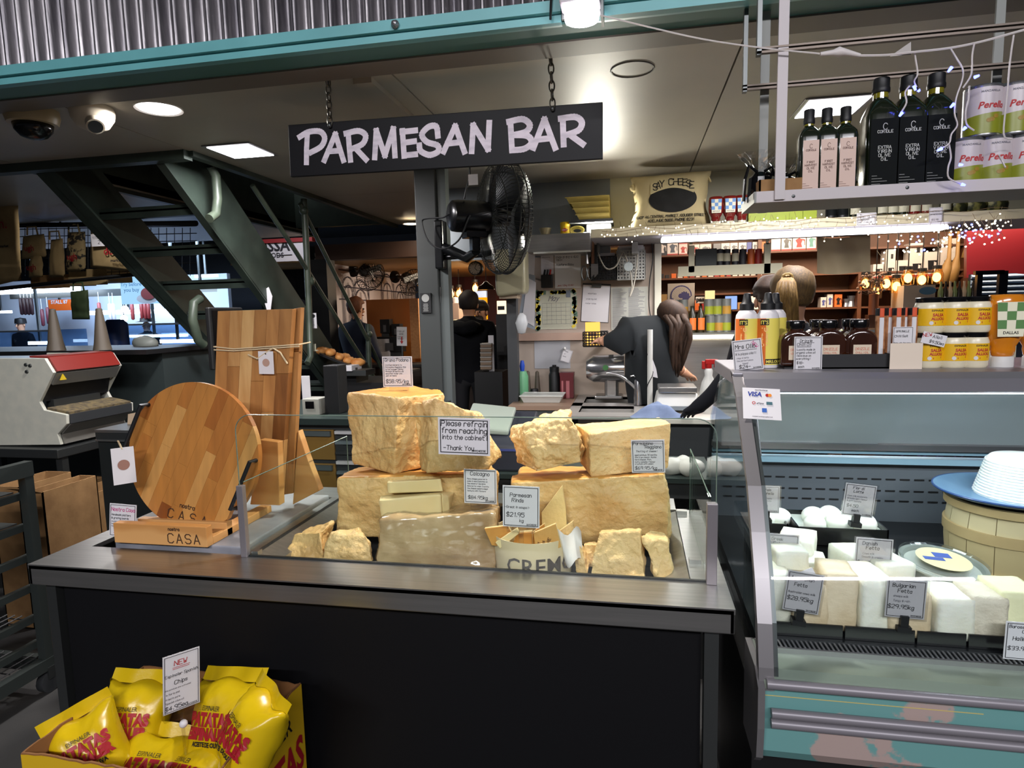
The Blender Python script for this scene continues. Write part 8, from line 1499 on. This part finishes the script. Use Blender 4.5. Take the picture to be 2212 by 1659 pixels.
# paisley poster, small signs
t = sheet('paisley_poster', 'poster with a blue paisley emblem in the back shop', 'poster', (1442,612), (1500,672), [], M('poster_grey', (150,144,140), .6), y=6.9); W3 = (P(1500,672,6.9)-P(1442,672,6.9)).length; H3 = P(1470,612,6.9).z-P(1470,672,6.9).z
m = MB(); m.prism([(W3*.4*math.cos(a)*(1-.25*(a > 4)), H3*.55+H3*.38*math.sin(a)) for a in [x*.3 for x in range(21)]], -.004, -.0025, 'y'); ob('emblem', m, M('paisley_blue', (52,50,96), .6), t); m = MB()
for k in range(5): ribbon(m, [(W3*(.33-.05*k)*math.cos(a), H3*.55+H3*(.31-.05*k)*math.sin(a)) for a in [x*.28+k*.4 for x in range(13)]], .012, -.005)
ob('swirls', m, M('poster_grey'), t); ob('pole', MB().bb(-.01,.01,.002,.02,-t.location.z,.05), BLK, t)
t = sheet('pasta_sign', 'small white pasta sign in the back shop', 'sign', (1503,641), (1522,655), [], y=6.85); m = ftext('pas', .06, .003); ob('lettering', m.xf(Matrix.Translation((0,-.003,.02))), INK, t); ob('pole', MB().bb(-.006,.006,.002,.014,-t.location.z,.02), BLK, t)
for i, (a, b, c_, e_) in enumerate((((1524,628),(1544,655),(255,214,150),1.4),((1568,640),(1592,668),(150,180,255),1.2),((1620,640),(1638,668),(255,226,190),1.5),((1421,636),(1441,668),(206,150,90),.5))):
    t, w_, h_ = bx_('lit_panel', ['small warm lit panel beside the pasta sign','pale blue lit screen behind the oil bottles','bright white lit panel behind the oil bottle cap','amber lit panel at the shelf end'][i], 'panel', a, b, 6.8, .05, EM('lit_%d' % i, c_, e_, False)); ob('frame', MB().bb(-w_*1.05,w_*1.05,.02,.03,-h_*.05,h_*1.05), BLK, t); ob('pole', MB().bb(-.01,.01,.0,.02,-t.location.z,0), BLK, t)
# tins and bottles on the pass ledge
LZ = P(1500,718,5.0).z; t = thing('pass_ledge', 'steel ledge below the shop opening', 'ledge', (P(1510,720,5).x, 5.0, LZ)); ob('top', MB().bb(P(1424,720,5).x, 2.6, 4.9, 5.3, LZ-.03, LZ), STD, t, world=True); ob('front', MB().bb(P(1424,720,5).x, 2.6, 4.92, 4.95, BZ2, LZ-.03), M('ledge_cream', (176,170,150), .5), t, world=True)
GT = M('tin_grey', (130,132,128), .3, .6)
for i, (px, row) in enumerate(((1450,0),(1471,0),(1534,0),(1552,0),(1568,0),(1456,1),(1476,1),(1530,1),(1548,1),(1568,1))):
    A = P(px, 715, 5.05); hh = .125; t = thing('grey_tin', 'grey tin in the %s row on the pass ledge %s' % (['lower','upper'][row], ['by the jamb','beside the drink bottles','beside the amber lights','at the row centre','nearest the white oil bottles'][i % 5]), 'tin', (A.x, 5.05, LZ+.0005+row*(hh+.001)), group='grey tins on the pass ledge'); ob('body', MB().lathe([(.0001,0),(.036,0),(.036,hh),(.0001,hh)], 18), GT, t, smooth=40); ob('label', MB().lathe([(.0365,.01),(.0365,.07)], 10, a0=-math.pi*.8, a1=-math.pi*.1), TGR if i % 3 else M('tin_amber', (150,110,30), .5), t, smooth=180)
for i, px in enumerate((1494, 1512)):
    A = P(px, 712, 5.0); t = thing('syrup_bottle', ['dark syrup bottle with orange label beside the tins','dark syrup bottle with orange label beside the price rail'][i], 'bottle', (A.x, 4.97, LZ+.0005)); ob('body', MB().lathe([(.0001,0),(.032,0),(.032,.13),(.014,.17),(.014,.2),(.0001,.2)], 16), M('syrup', (30,26,10), .2), t, smooth=40); ob('label', MB().lathe([(.0325,.02),(.0325,.11)], 10, a0=-math.pi*.7, a1=-math.pi*.15), BXO, t, smooth=180)
# jar lamps over the far right counter
for i, (px, py) in enumerate(((1870,602),(1892,620),(1915,602),(1937,608),(1962,590),(1992,594),(2024,588))): jarlamp(px, py, 6.4, ['jar lamp nearest the walnut upright','jar lamp hanging lowest beside the dried flowers','jar lamp third along the right shop counter','jar lamp hanging lowest in the right shop','jar lamp above the white bags','jar lamp reflected in the glass case','jar lamp nearest the red wall'][i], 2.72, 1.0, 'jar lamps in the right shop')
t = thing('dried_flowers', 'bunch of dried flowers in the back shop', 'flowers', P(1886,680,6.1)); random.seed(3); m = MB()
for i in range(40): a = P(1886,640,6.1)-Vector(t.location); b = a+Vector((random.uniform(-.12,.1), random.uniform(-.05,.05), random.uniform(.03,.2))); m.tube([a, b], .002, 3); m.ball(b, .013, 4)
ob('blooms', m, M('dry_flower', (170,140,120), .8), t)['kind'] = 'stuff'; ob('vase', MB().lathe([(.0001,0),(.04,0),(.04,.18),(.0001,.19)], 12), M('vase_orange', (150,84,50), .5), t, smooth=40); ob('stand', MB().bb(-.05,.05,-.05,.05,-t.location.z,0), SHW, t)
t = thing('right_shop_counter', 'dark patterned display counter in the right shop', 'counter', (P(1960,700,6.2).x, 6.5, 0)); zc2 = P(1950,690,6.2).z; ob('body', MB().bb(P(1862,700,6.2).x, P(2110,700,6.2).x, 6.25, 6.8, 0, zc2), M('counter_speckle', (36,32,52), .5, col2=(80,70,110), nscale=30, ncon=(.55,.65)), t, world=True); ob('white_bags', MB().bb(P(1952,640,6.22).x, P(2020,640,6.22).x, 6.22, 6.5, P(1980,668,6.2).z, P(1980,616,6.2).z), M('bags_white', (170,158,146), .6), t, world=True); ob('bags_base', MB().bb(P(1952,640,6.22).x, P(2110,640,6.22).x, 6.23, 6.5, zc2, P(1980,668,6.2).z), SHW, t, world=True); ob('blue_logo', MB().lathe([(.0001,0),(.07,0)], 20, tuple(P(2004,628,6.215)), 'y', 1, .5), M('logo_blue', (70,110,140), .5), t, world=True)
for i in range(8):
    A = P(2030+10*i, 662, 6.3); t = thing('tall_bottle', 'glass bottle on the right shop counter %s' % ['beside white bags','with cream label','with green glass','with clear glass','in the middle','with dark glass','by the metal frame','against the shutter'][i], 'bottle', (A.x, 6.3, P(1980,668,6.2).z+.0005)); ob('body', MB().lathe([(.0001,0),(.022,0),(.022,.15),(.009,.2),(.009,.24),(.0001,.24)], 12), [M('btl_green', (70,84,60), .2), M('btl_dark', (24,22,22), .2), M('btl_clear', (120,110,100), .2)][i % 3], t, smooth=40); ob('label', MB().lathe([(.0225,.04),(.0225,.1)], 8, a0=-math.pi*.9, a1=-math.pi*.1), [CREAM, PAPER][i % 2], t)
# roller shutter with slats
a, b = P(2105,592,6.4), P(2300,592,6.2); zb_ = P(2150,730,6.4).z; sh_ = struct('wall_shutter', MB().bb(a.x, a.x+1.4, 6.46, 6.5, 0, a.z), M('shutter_back', (24,30,44), .5))
nsl = 12
for k in range(nsl):
    z0_ = zb_+(a.z-zb_)*k/nsl; z1_ = zb_+(a.z-zb_)*(k+1)/nsl; ob('slat', MB().prism([(6.46,z0_+.004),(6.44,z0_+.012),(6.43,(z0_+z1_)/2),(6.44,z1_-.012),(6.46,z1_-.004)], a.x, a.x+1.4, 'x'), M('shutter_blue', (120,144,176), .4), sh_, world=True)
t = thing('display_stand', 'dark metal frame stand in front of the blue shutter', 'frame', P(2130,720,6.0)); 
for a, b in (((2108,585),(2170,592)),((2160,585),(2170,720)),((2108,655),(2170,660))): A, B = P(*a,6.0), P(*b,6.0); ob('bar', MB().bb(A.x,B.x,6.0,6.04,B.z,A.z), M('frame_navy', (26,30,44), .4, .5), t, world=True)
A = P(2165,720,6.0); ob('leg', MB().bb(A.x-.02,A.x+.02,6.0,6.04,0,A.z+.02), M('frame_navy'), t, world=True); A = P(2110,720,6.0); ob('leg', MB().bb(A.x-.02,A.x+.02,6.0,6.04,0,P(2110,590,6.0).z), M('frame_navy'), t, world=True)
# ================================================================ box of crisps in front
BR_Z = .66; FLc, BLc, BRc = PZ(45,1625,BR_Z), PZ(310,1437,BR_Z), PZ(650,1475,BR_Z); FRc = BRc+(FLc-BLc)
cb = thing('crisp_carton', 'open yellow printed cardboard carton full of crisp bags', 'box', ((FLc.x+BRc.x)/2, (FLc.y+BLc.y)/2, 0)); YC = M('carton_yellow', (206,166,20), .6); CBI = M('carton_inside', (136,92,50), .85, col2=(124,82,44), nscale=12)
for n, a, b in (('back', BLc, BRc), ('left', FLc, BLc), ('right', BRc, FRc), ('front', FRc, FLc)):
    d = (b-a).normalized(); nn = Vector((-d.y, d.x, 0)); k = 26; top = [a.lerp(b, i/k)+Vector((0,0,.006*noise.noise(a.lerp(b, i/k)*40))) for i in range(k+1)]
    m = MB(); mo = MB()
    for i in range(k):
        p, q = top[i], top[i+1]; m.hexa([Vector((p.x,p.y,0)), Vector((q.x,q.y,0)), Vector((q.x,q.y,0))+nn*-.004, Vector((p.x,p.y,0))+nn*-.004], [p, q, q+nn*-.004, p+nn*-.004]); mo.hexa([Vector((p.x,p.y,0)), Vector((q.x,q.y,0)), Vector((q.x,q.y,0))+nn*.001, Vector((p.x,p.y,0))+nn*.001], [p-Vector((0,0,.003)), q-Vector((0,0,.003)), q+nn*.001-Vector((0,0,.003)), p+nn*.001-Vector((0,0,.003))])
    w_ = ob('wall', m, CBI, cb, world=True); ob('printed_face', mo, YC, w_, world=True)
ob('base', MB().hexa([Vector((v.x,v.y,.002)) for v in (FLc,FRc,BRc,BLc)], [Vector((v.x,v.y,.01)) for v in (FLc,FRc,BRc,BLc)]), CBI, cb, world=True)
mx_ = Matrix.Translation((BRc.x+.004, (FRc.y+BRc.y)/2, 0)) @ Matrix.Rotation(math.radians(90), 4, 'Z')
CRD = M('crisp_red', (160,22,36), .5)
ob('lettering', ftext('PATATAS', .115, .004, sx=.62).xf(Matrix.Translation((.0,0,BR_Z-.20))).xf(mx_), CRD, cb, world=True); ob('lettering', ftext('ESPINALER', .05, .0005, sx=.9).xf(Matrix.Translation((0,0,BR_Z-.085))).xf(mx_), INK, cb, world=True)
ob('torn_patch', MB().prism([(-.10,BR_Z-.16),(-.06,BR_Z-.05),(-.02,BR_Z-.02),(-.03,BR_Z-.10),(.0,BR_Z-.16),(-.04,BR_Z-.20)], -.0015, -.0005, 'y').xf(mx_), M('torn_grey', (160,152,146), .8), cb, world=True)
CRB = M('crisp_bag', (214,182,16), .28, col2=(198,164,10), nscale=5, bump=.35, bscale=10)
def crispbag(px, py, y, w_, h_, rot, label, seed, word=True):
    c_ = P(px, py, y); t = thing('crisp_bag', label, 'crisp bag', c_, rot, 'yellow crisp bags in the carton')
    def srf(u, v, s):
        a, b = (u-.5)*2, (v-.5)*2; e = max(0, (1-abs(a)**3))*max(0, (1-abs(b)**3)); crease = .007*noise.noise(Vector((u*3.1+seed, v*3.7, s*2.2)))+.004*noise.noise(Vector((u*9+seed, v*8, s)))
        return Vector((a*w_/2*(1-.10*(1-abs(b)**2)), s*(.055*e**.55+crease*(e > 0)), b*h_/2+.006*math.sin(a*5+seed)))
    ob('pouch', MB().grid(lambda u, v: srf(u, v, -1), 22, 26).grid(lambda u, v: srf(u, v, 1), 22, 26), CRB, t, smooth=180)
    for z_ in (-1, 1): ob('seal_strip', MB().grid(lambda u, v: (-w_/2*.99+w_*.98*u, .004*math.sin(u*11+seed)+.012*v*math.sin(seed), z_*(h_/2-.004+.03*v)), 16, 2), CRB, t, smooth=180)
    if word:
        for s_, sz, zz_, mt, bo in (('ESPINALER', h_*.075, .19, INK, 0), ('PATATAS', h_*.19, .03, CRD, .0025), ('ESPINALER', h_*.16, -.11, CRD, .0025), ('ACEITE DE OLIVA', h_*.07, -.19, INK, .0006)):
            tm = ftext(s_, sz, bo, sx=.78); o = MB()
            for v in tm.v: x, z = max(-w_*.47, min(w_*.47, v.x)), v.z+zz_*h_; q = srf(min(.97,max(.03,x/w_+.5)), min(.97,max(.03,z/h_+.5)), -1); o.v.append(Vector((x, q.y-.003, z)))
            o.f = tm.f; ob('lettering', o, mt, t)
R_d = math.radians
for a in ((295,1560,1.20,.17,.18,(R_d(-22),R_d(2),R_d(8)),'crisp bag standing at the back of the carton left of the card',1),(490,1565,1.19,.19,.19,(R_d(-24),R_d(-8),R_d(-8)),'crisp bag standing at the back of the carton right of the card',2),(545,1590,1.10,.14,.17,(R_d(-26),R_d(10),R_d(-35)),'crisp bag pressed against the printed right wall',3),(200,1625,1.09,.15,.17,(R_d(-30),R_d(-20),R_d(40)),'crisp bag tilted in the left corner of the carton',4),(320,1690,1.11,.17,.19,(R_d(-52),R_d(8),R_d(10)),'crisp bag lying under the card stand',5),(415,1705,1.11,.17,.19,(R_d(-50),R_d(-15),R_d(-20)),'crisp bag lying at the front right of the carton',6),(200,1730,1.11,.16,.18,(R_d(-60),R_d(14),R_d(30)),'crisp bag lying at the front left of the carton',7)): crispbag(*a)
zt_ = P(345,1428,1.10).z; q0, q1 = P(345,1428,1.10), PZ(425,1397,zt_); zb_ = P(338,1548,1.10).z; yw = math.atan2(q1.y-q0.y, q1.x-q0.x); cw = (q1-q0).length
t = card('price_card', 'espinaler spanish chips card on a clear stand among the crisp bags', 'price card', ((q0.x+q1.x)/2-.004, (q0.y+q1.y)/2, zb_), cw, zt_-zb_, [L('NEW',.30,.80,.14,'r'), ('_',.26,.77,.72,'r'), ('_',.26,.745,.7,'r'), L('Espinaler Spanish',.05,.62,.082), L('Chips',.30,.48,.11), L('the potatoes are cultivated',.05,.40,.04), L('in Soria and',.07,.32,.05), L('fried in pure',.06,.24,.05), L('Spanish olive oil',.06,.17,.05), L('$4.95ea',.04,.05,.12)], rot=(0, math.radians(4), yw))
ob('clear_stand', MB().bb(-cw*.5,cw*.5,-.008,.01,-.014,.004).tube([(0,0,-.01),(.012,.004,-.16)], .004, 8), FILM, t); ob('joint', MB().ball((.003,0,-.035), .009, 8), PAPER, t, smooth=180); ob('joint', MB().ball((.010,.003,-.13), .009, 8), PAPER, t, smooth=180)
# ================================================================ hanging bags and delicatessen far left
RKY = 5.2; hr = thing('wire_bag_rack', 'black wire grid rack hung with calico bags beyond the stair', 'rack', P(130,600,RKY)); g_ = MB()
for px in range(20, 420, 17): g_.tube([P(px,492,RKY), P(px,596,RKY)], .004, 4)
for py in range(496, 600, 16): g_.tube([P(10,py,RKY), P(425,py-8,RKY)], .004, 4)
ob('wire_grid', g_, BLK, hr, world=True)['kind'] = 'stuff'; ob('bar', MB().tube([P(-20,626,RKY-.3), P(300,592,RKY)], .02, 6), BLK, hr, world=True); ob('bar', MB().tube([P(40,487,RKY), P(425,482,RKY)], .025, 6), BLK, hr, world=True); ob('hanger', MB().tube([P(130,487,RKY), P(130,352,RKY)], .008, 6).tube([P(300,485,RKY), P(300,352,RKY)], .008, 6), BLK, hr, world=True)
def flatbag(quad, y, mat, label, words, group=None):
    p = [P(a, b, y) for a, b in quad]; lo = min(v.z for v in p); c_ = sum(p, Vector())/len(p); t = thing('calico_bag', label, 'bag', (c_.x, y, lo), group=group)
    def f(u, v, s): a = p[0].lerp(p[1], u); b = p[3].lerp(p[2], u); q = a.lerp(b, v); e = max(0, math.sin(math.pi*u)*math.sin(math.pi*v)); return (q.x-c_.x, s*(.035*e**.6)+.012*noise.noise(Vector((u*4,v*4,c_.x)))*(e > 0), q.z-lo)
    ob('cloth', MB().grid(lambda u, v: f(u, v, -1), 10, 12).grid(lambda u, v: f(u, v, 1), 10, 12), mat, t, smooth=180); H_ = max(v.z for v in p)-lo; ob('handle', MB().tube([(-.06,0,H_*.98),(-.05,0,H_+.07),(.05,0,H_+.07),(.06,0,H_*.98)], .008, 5), mat, t)
    for s_, fx, fz, sz, mt in words: ob('lettering', ftext(s_, sz, .001).xf(Matrix.Translation((fx, -.052, fz*H_))), mt, t)
CB2 = M('calico_dim', (176,150,104), .85, col2=(150,126,84), nscale=5)
flatbag([(195,578),(290,588),(284,482),(196,478)], RKY-.1, CB2, 'calico bag lettered dough beside the stair stringer', [('dough', .08, .34, .10, CRD), ('market', .08, .2, .04, INK)])
flatbag([(-30,622),(46,604),(38,420),(-30,420)], 4.4, CB2, 'large calico bag at the end of the rack', [('gh.', .05, .62, .12, CRD), ('central market', .02, .42, .03, INK)])
flatbag([(-20,412),(36,410),(30,325),(-20,330)], 4.2, M('bag_print', (150,130,90), .8, col2=(40,36,30), nscale=18, ncon=(.5,.56)), 'printed calico bag hanging highest at the rack end', [('do', .04, .25, .10, CRD)])
for i, q in enumerate((((46,560),(100,555),(96,505),(50,510)), ((62,600),(92,598),(90,548),(66,550)), ((142,588),(185,586),(184,500),(146,502)), ((106,600),(140,598),(136,515),(110,518)))): flatbag(q, RKY-.06, [CB2, CB2, M('bag_print'), CB2][i], ['small calico bag with red print high on the wire grid','small calico bag with red print low on the wire grid','patterned calico bag in the middle of the wire grid','plain calico bag turned sideways on the wire grid'][i], [('ugh', 0, .3, .08, CRD)] if i < 3 else [])
for i, (a, b, c_) in enumerate((((90,612),(170,600),CARD),((170,605),(250,588),CB2))): A, B = P(*a,RKY+.1), P(*b,RKY+.1); t = thing('flat_carton', ['brown flat carton on the rack bar','pale flat carton on the rack bar beside the dough bag'][i], 'box', ((A.x+B.x)/2, RKY+.15, min(A.z,B.z))); ob('board', MB().bb(A.x,B.x,RKY-.006,RKY+.3,A.z-.03,B.z+.03), c_, t, world=True); ob('lip', MB().bb(A.x,B.x,RKY-.016,RKY-.006,A.z-.06,A.z+.02), c_, t, world=True)
flatbag([(156,690),(194,690),(190,626),(152,630)], RKY-.13, M('bag_green', (74,92,58), .7), 'green cloth bag hanging from the rack bar', [])
sheet('price_card', 'white price card pinned on the dough bag', 'price card', (198,505), (230,532), [L('TOTE BAGS',.08,.6,.12), L('2',.45,.2,.2)], y=RKY-.17)
DY = 11.0; DW = EM('deli_tube', (225,238,255), 9)
struct('wall_delicatessen', MB().bb(P(-150,700,DY).x, P(470,700,DY).x, DY+.4, DY+.5, 0, P(200,598,DY).z), M('deli_wall', (196,206,222), .5))
struct('ceiling_delicatessen', MB().bb(P(-150,700,DY).x, P(640,700,DY).x, 8.2, DY+.4, 3.2, 3.25), M('deli_ceiling', (120,130,150), .5))
def bar(name, label, cat, a, b, y, d, mat, extra=None):
    A, B = P(*a,y), P(*b,y); t = thing(name, label, cat, ((A.x+B.x)/2, y, min(A.z,B.z))); ob('panel', MB().bb(A.x,B.x,y,y+d,min(A.z,B.z),max(A.z,B.z)), mat, t, world=True); 
    if extra: ob('mount', MB().bb((A.x+B.x)/2-.02,(A.x+B.x)/2+.02,y,y+.03,max(A.z,B.z),3.21), STD, t, world=True)
    return t
for i, (a, b, y) in enumerate((((-20,622),(168,630),10),((190,672),(365,676),10.9),((-20,672),(20,676),10.9),((60,738),(110,744),9.2),((345,734),(420,740),9.2),((265,724),(400,727),9.4),((300,594),(300,597),9.0),((420,594),(466,598),10.5))): bar('strip_lamp', ['long white strip lamp over the sausages','strip lamp along the white delicatessen wall','short strip lamp at the delicatessen wall end','strip lamp inside the near glass cabinet','strip lamp inside the cabinet beside the stair','thin strip lamp on the cabinet top','tiny strip lamp over the screen','strip lamp over the mushroom sign'][i], 'light', a, (b[0]+2, b[1]), y, .05, DW, 1)
for i, (px, py) in enumerate(((270,668),(268,688))): q = P(px,py,9.6+.4*i); t = thing('globe_lamp', ['upper bright globe lamp in the delicatessen','lower bright globe lamp in the delicatessen'][i], 'lamp', q); ob('globe', MB().ball((0,0,0), .06, 10), EM('globe', (235,242,255), 20), t, smooth=180); ob('stem', MB().tube([(0,0,.05),(0,0,3.2-q.z)], .008, 6), BLK, t)
random.seed(14)
for i, (px, n, py, c_) in enumerate(((46,4,662,(44,22,26)),(92,1,686,(96,40,50)),(104,1,682,(96,40,50)),(215,1,672,(130,50,50)),(238,2,674,(200,196,206)),(286,1,672,(120,40,40)),(306,3,670,(110,26,26)))):
    for k in range(n): q = P(px+7.5*k, py, 10.3); t = thing('salami', ['dark salami hanging in a row of four','long thin salami hanging alone','long thin salami beside the orange sign','thin salami beside the green bag','white dusted salami hanging as a pair','thin red salami beside the lamps','dark red salami hanging in a row of three'][i], 'salami', q, group='hanging salamis %d' % n if n > 1 else None); ob('sausage', MB().lathe([(.0001,-.17),(.03,-.15),(.034,0),(.03,.15),(.0001,.17)], 10), M('salami_%d' % i, c_, .5), t, smooth=180); ob('string', MB().tube([(0,0,.16),(0,0,.36)], .006, 4), PAPER, t)
bar('salami_rail', 'dark hanging rail above the salamis', 'rail', (20,632), (345,636), 10.3, .03, STD, 1)
t = bar('orange_sign', 'orange shop sign on the delicatessen wall', 'sign', (103,648), (154,670), 10.8, .03, M('sign_orange', (206,92,30), .5, emit=.3), 1); q = P(128,656,10.79); ob('lettering', ftext('STALL 87', .10, .003).xf(Matrix.Translation(q)), PAPER, t, world=True)
t = bar('menu_screen', 'lit pale blue menu screen with a plate picture', 'screen', (258,598), (345,655), 9.0, .06, EM('screen_blue', (150,196,235), 1.3), 1); q = P(283,618,8.99); ob('lettering', ftext('Try before\nyou buy', .09, .001).xf(Matrix.Translation(q)), M('screen_ink', (80,120,150), .5), t, world=True); ob('plate_print', MB().lathe([(.0001,0),(.2,0)], 24, tuple(P(318,645,8.985)), 'y', 1, .4), PAPER, t, world=True); ob('food_print', MB().lathe([(.0001,0),(.14,0)], 20, tuple(P(320,634,8.98)), 'y', 1, .7), M('food_print', (150,70,70), .6), t, world=True)
t = bar('mushroom_sign', 'white shroomshop sign seen between the stair treads', 'sign', (398,606), (466,630), 9.5, .04, EM('sign_glow', (200,222,240), .8), 1); ob('lettering', ftext('SHROOMSHOP', .11, .002).xf(Matrix.Translation(P(432,622,9.49))), INKG, t, world=True)
for i, (a, b, y) in enumerate((((-60,716),(118,760),9.0),((262,700),(430,762),9.2))):
    A, B = P(*a,y), P(*b,y); t = thing('glass_cabinet', ['long glass delicatessen cabinet far behind the slicer','long glass delicatessen cabinet beside the stair'][i], 'cabinet', ((A.x+B.x)/2, y+.3, 0)); ob('body', MB().bb(A.x,B.x,y,y+.7,0,B.z), M('cab_blue', (70,96,140), .4), t, world=True); ob('glass_top', MB().bb(A.x,B.x,y+.02,y+.68,B.z,A.z), GL('deli_glass', (190,215,240), .05, .12), t, world=True); ob('rail', MB().bb(A.x,B.x,y-.01,y+.02,A.z-.03,A.z).bb(A.x,B.x,y-.01,y+.02,B.z,B.z+.03), ALU, t, world=True)
for i, (px, y) in enumerate(((47,10.4),(318,10.4))):
    p = P(px,705,y); J, E, f, r, k = standing(p.x, y, P(px,690,y).z+.0, 180); t = person(['person in dark clothes and dark cap behind the delicatessen counter','person in a wide black hat behind the delicatessen counter'][i], J, E, SKP, NAVY, (p.x, y, 0), pants=TRS); face_bits(t, J, f, r, k); hd = Vector(J['head'][:3])-Vector(t.location); ob('hat', MB().lathe([(.10,.02),(.10,.06),(.09,.12),(.0001,.14)] if i == 0 else [(.0001,.05),(.20,.05),(.11,.07),(.10,.13),(.0001,.14)], 18, tuple(hd)), BLK, t, smooth=50)
q = P(255,757,6.0); t = thing('blue_barrel', 'tall blue plastic drum behind the slicer', 'drum', (q.x, 6.0, 0)); ob('drum', MB().lathe([(.0001,0),(.12,0),(.12,P(255,700,6.0).z),(.08,P(255,690,6.0).z),(.0001,P(255,690,6.0).z)], 20), M('drum_blue', (30,56,110), .4), t, smooth=40); ob('rim', MB().lathe([(.122,.9),(.126,.91),(.122,.92)], 20), M('drum_blue'), t)
q = P(315,756,4.0); m = MB().ball((q.x,4.0,q.z+.05), .09, 10, (1.1,.7,.6)); m.v = [v+Vector((0,0,.012*noise.noise(v*25))) for v in m.v]; tagp(ob('plastic_bundle', m, M('bundle_grey', (130,134,128), .5), smooth=180), 'grey plastic bundle on the dark counter edge', 'bundle')
A = P(390,800,4.4); t = thing('steel_side_table', 'steel bench with a tap and clutter below the stair', 'bench', (A.x, 4.5, 0)); ob('top', MB().bb(P(352,795,4.4).x, P(440,795,4.4).x, 4.4, 5.0, A.z, A.z+.04), M('bench_pale', (150,160,150), .4), t, world=True); ob('body', MB().bb(P(356,795,4.4).x, P(436,795,4.4).x, 4.45, 4.95, 0, A.z), DGREY, t, world=True); ob('tap', MB().tube([P(405,785,4.5), P(414,750,4.5), P(424,790,4.5)], .012, 8), CHR, t, world=True); ob('carton', MB().bb(P(362,830,4.39).x, P(396,830,4.39).x, 4.38, 4.45, A.z-.18, A.z-.05), CARD, t, world=True)
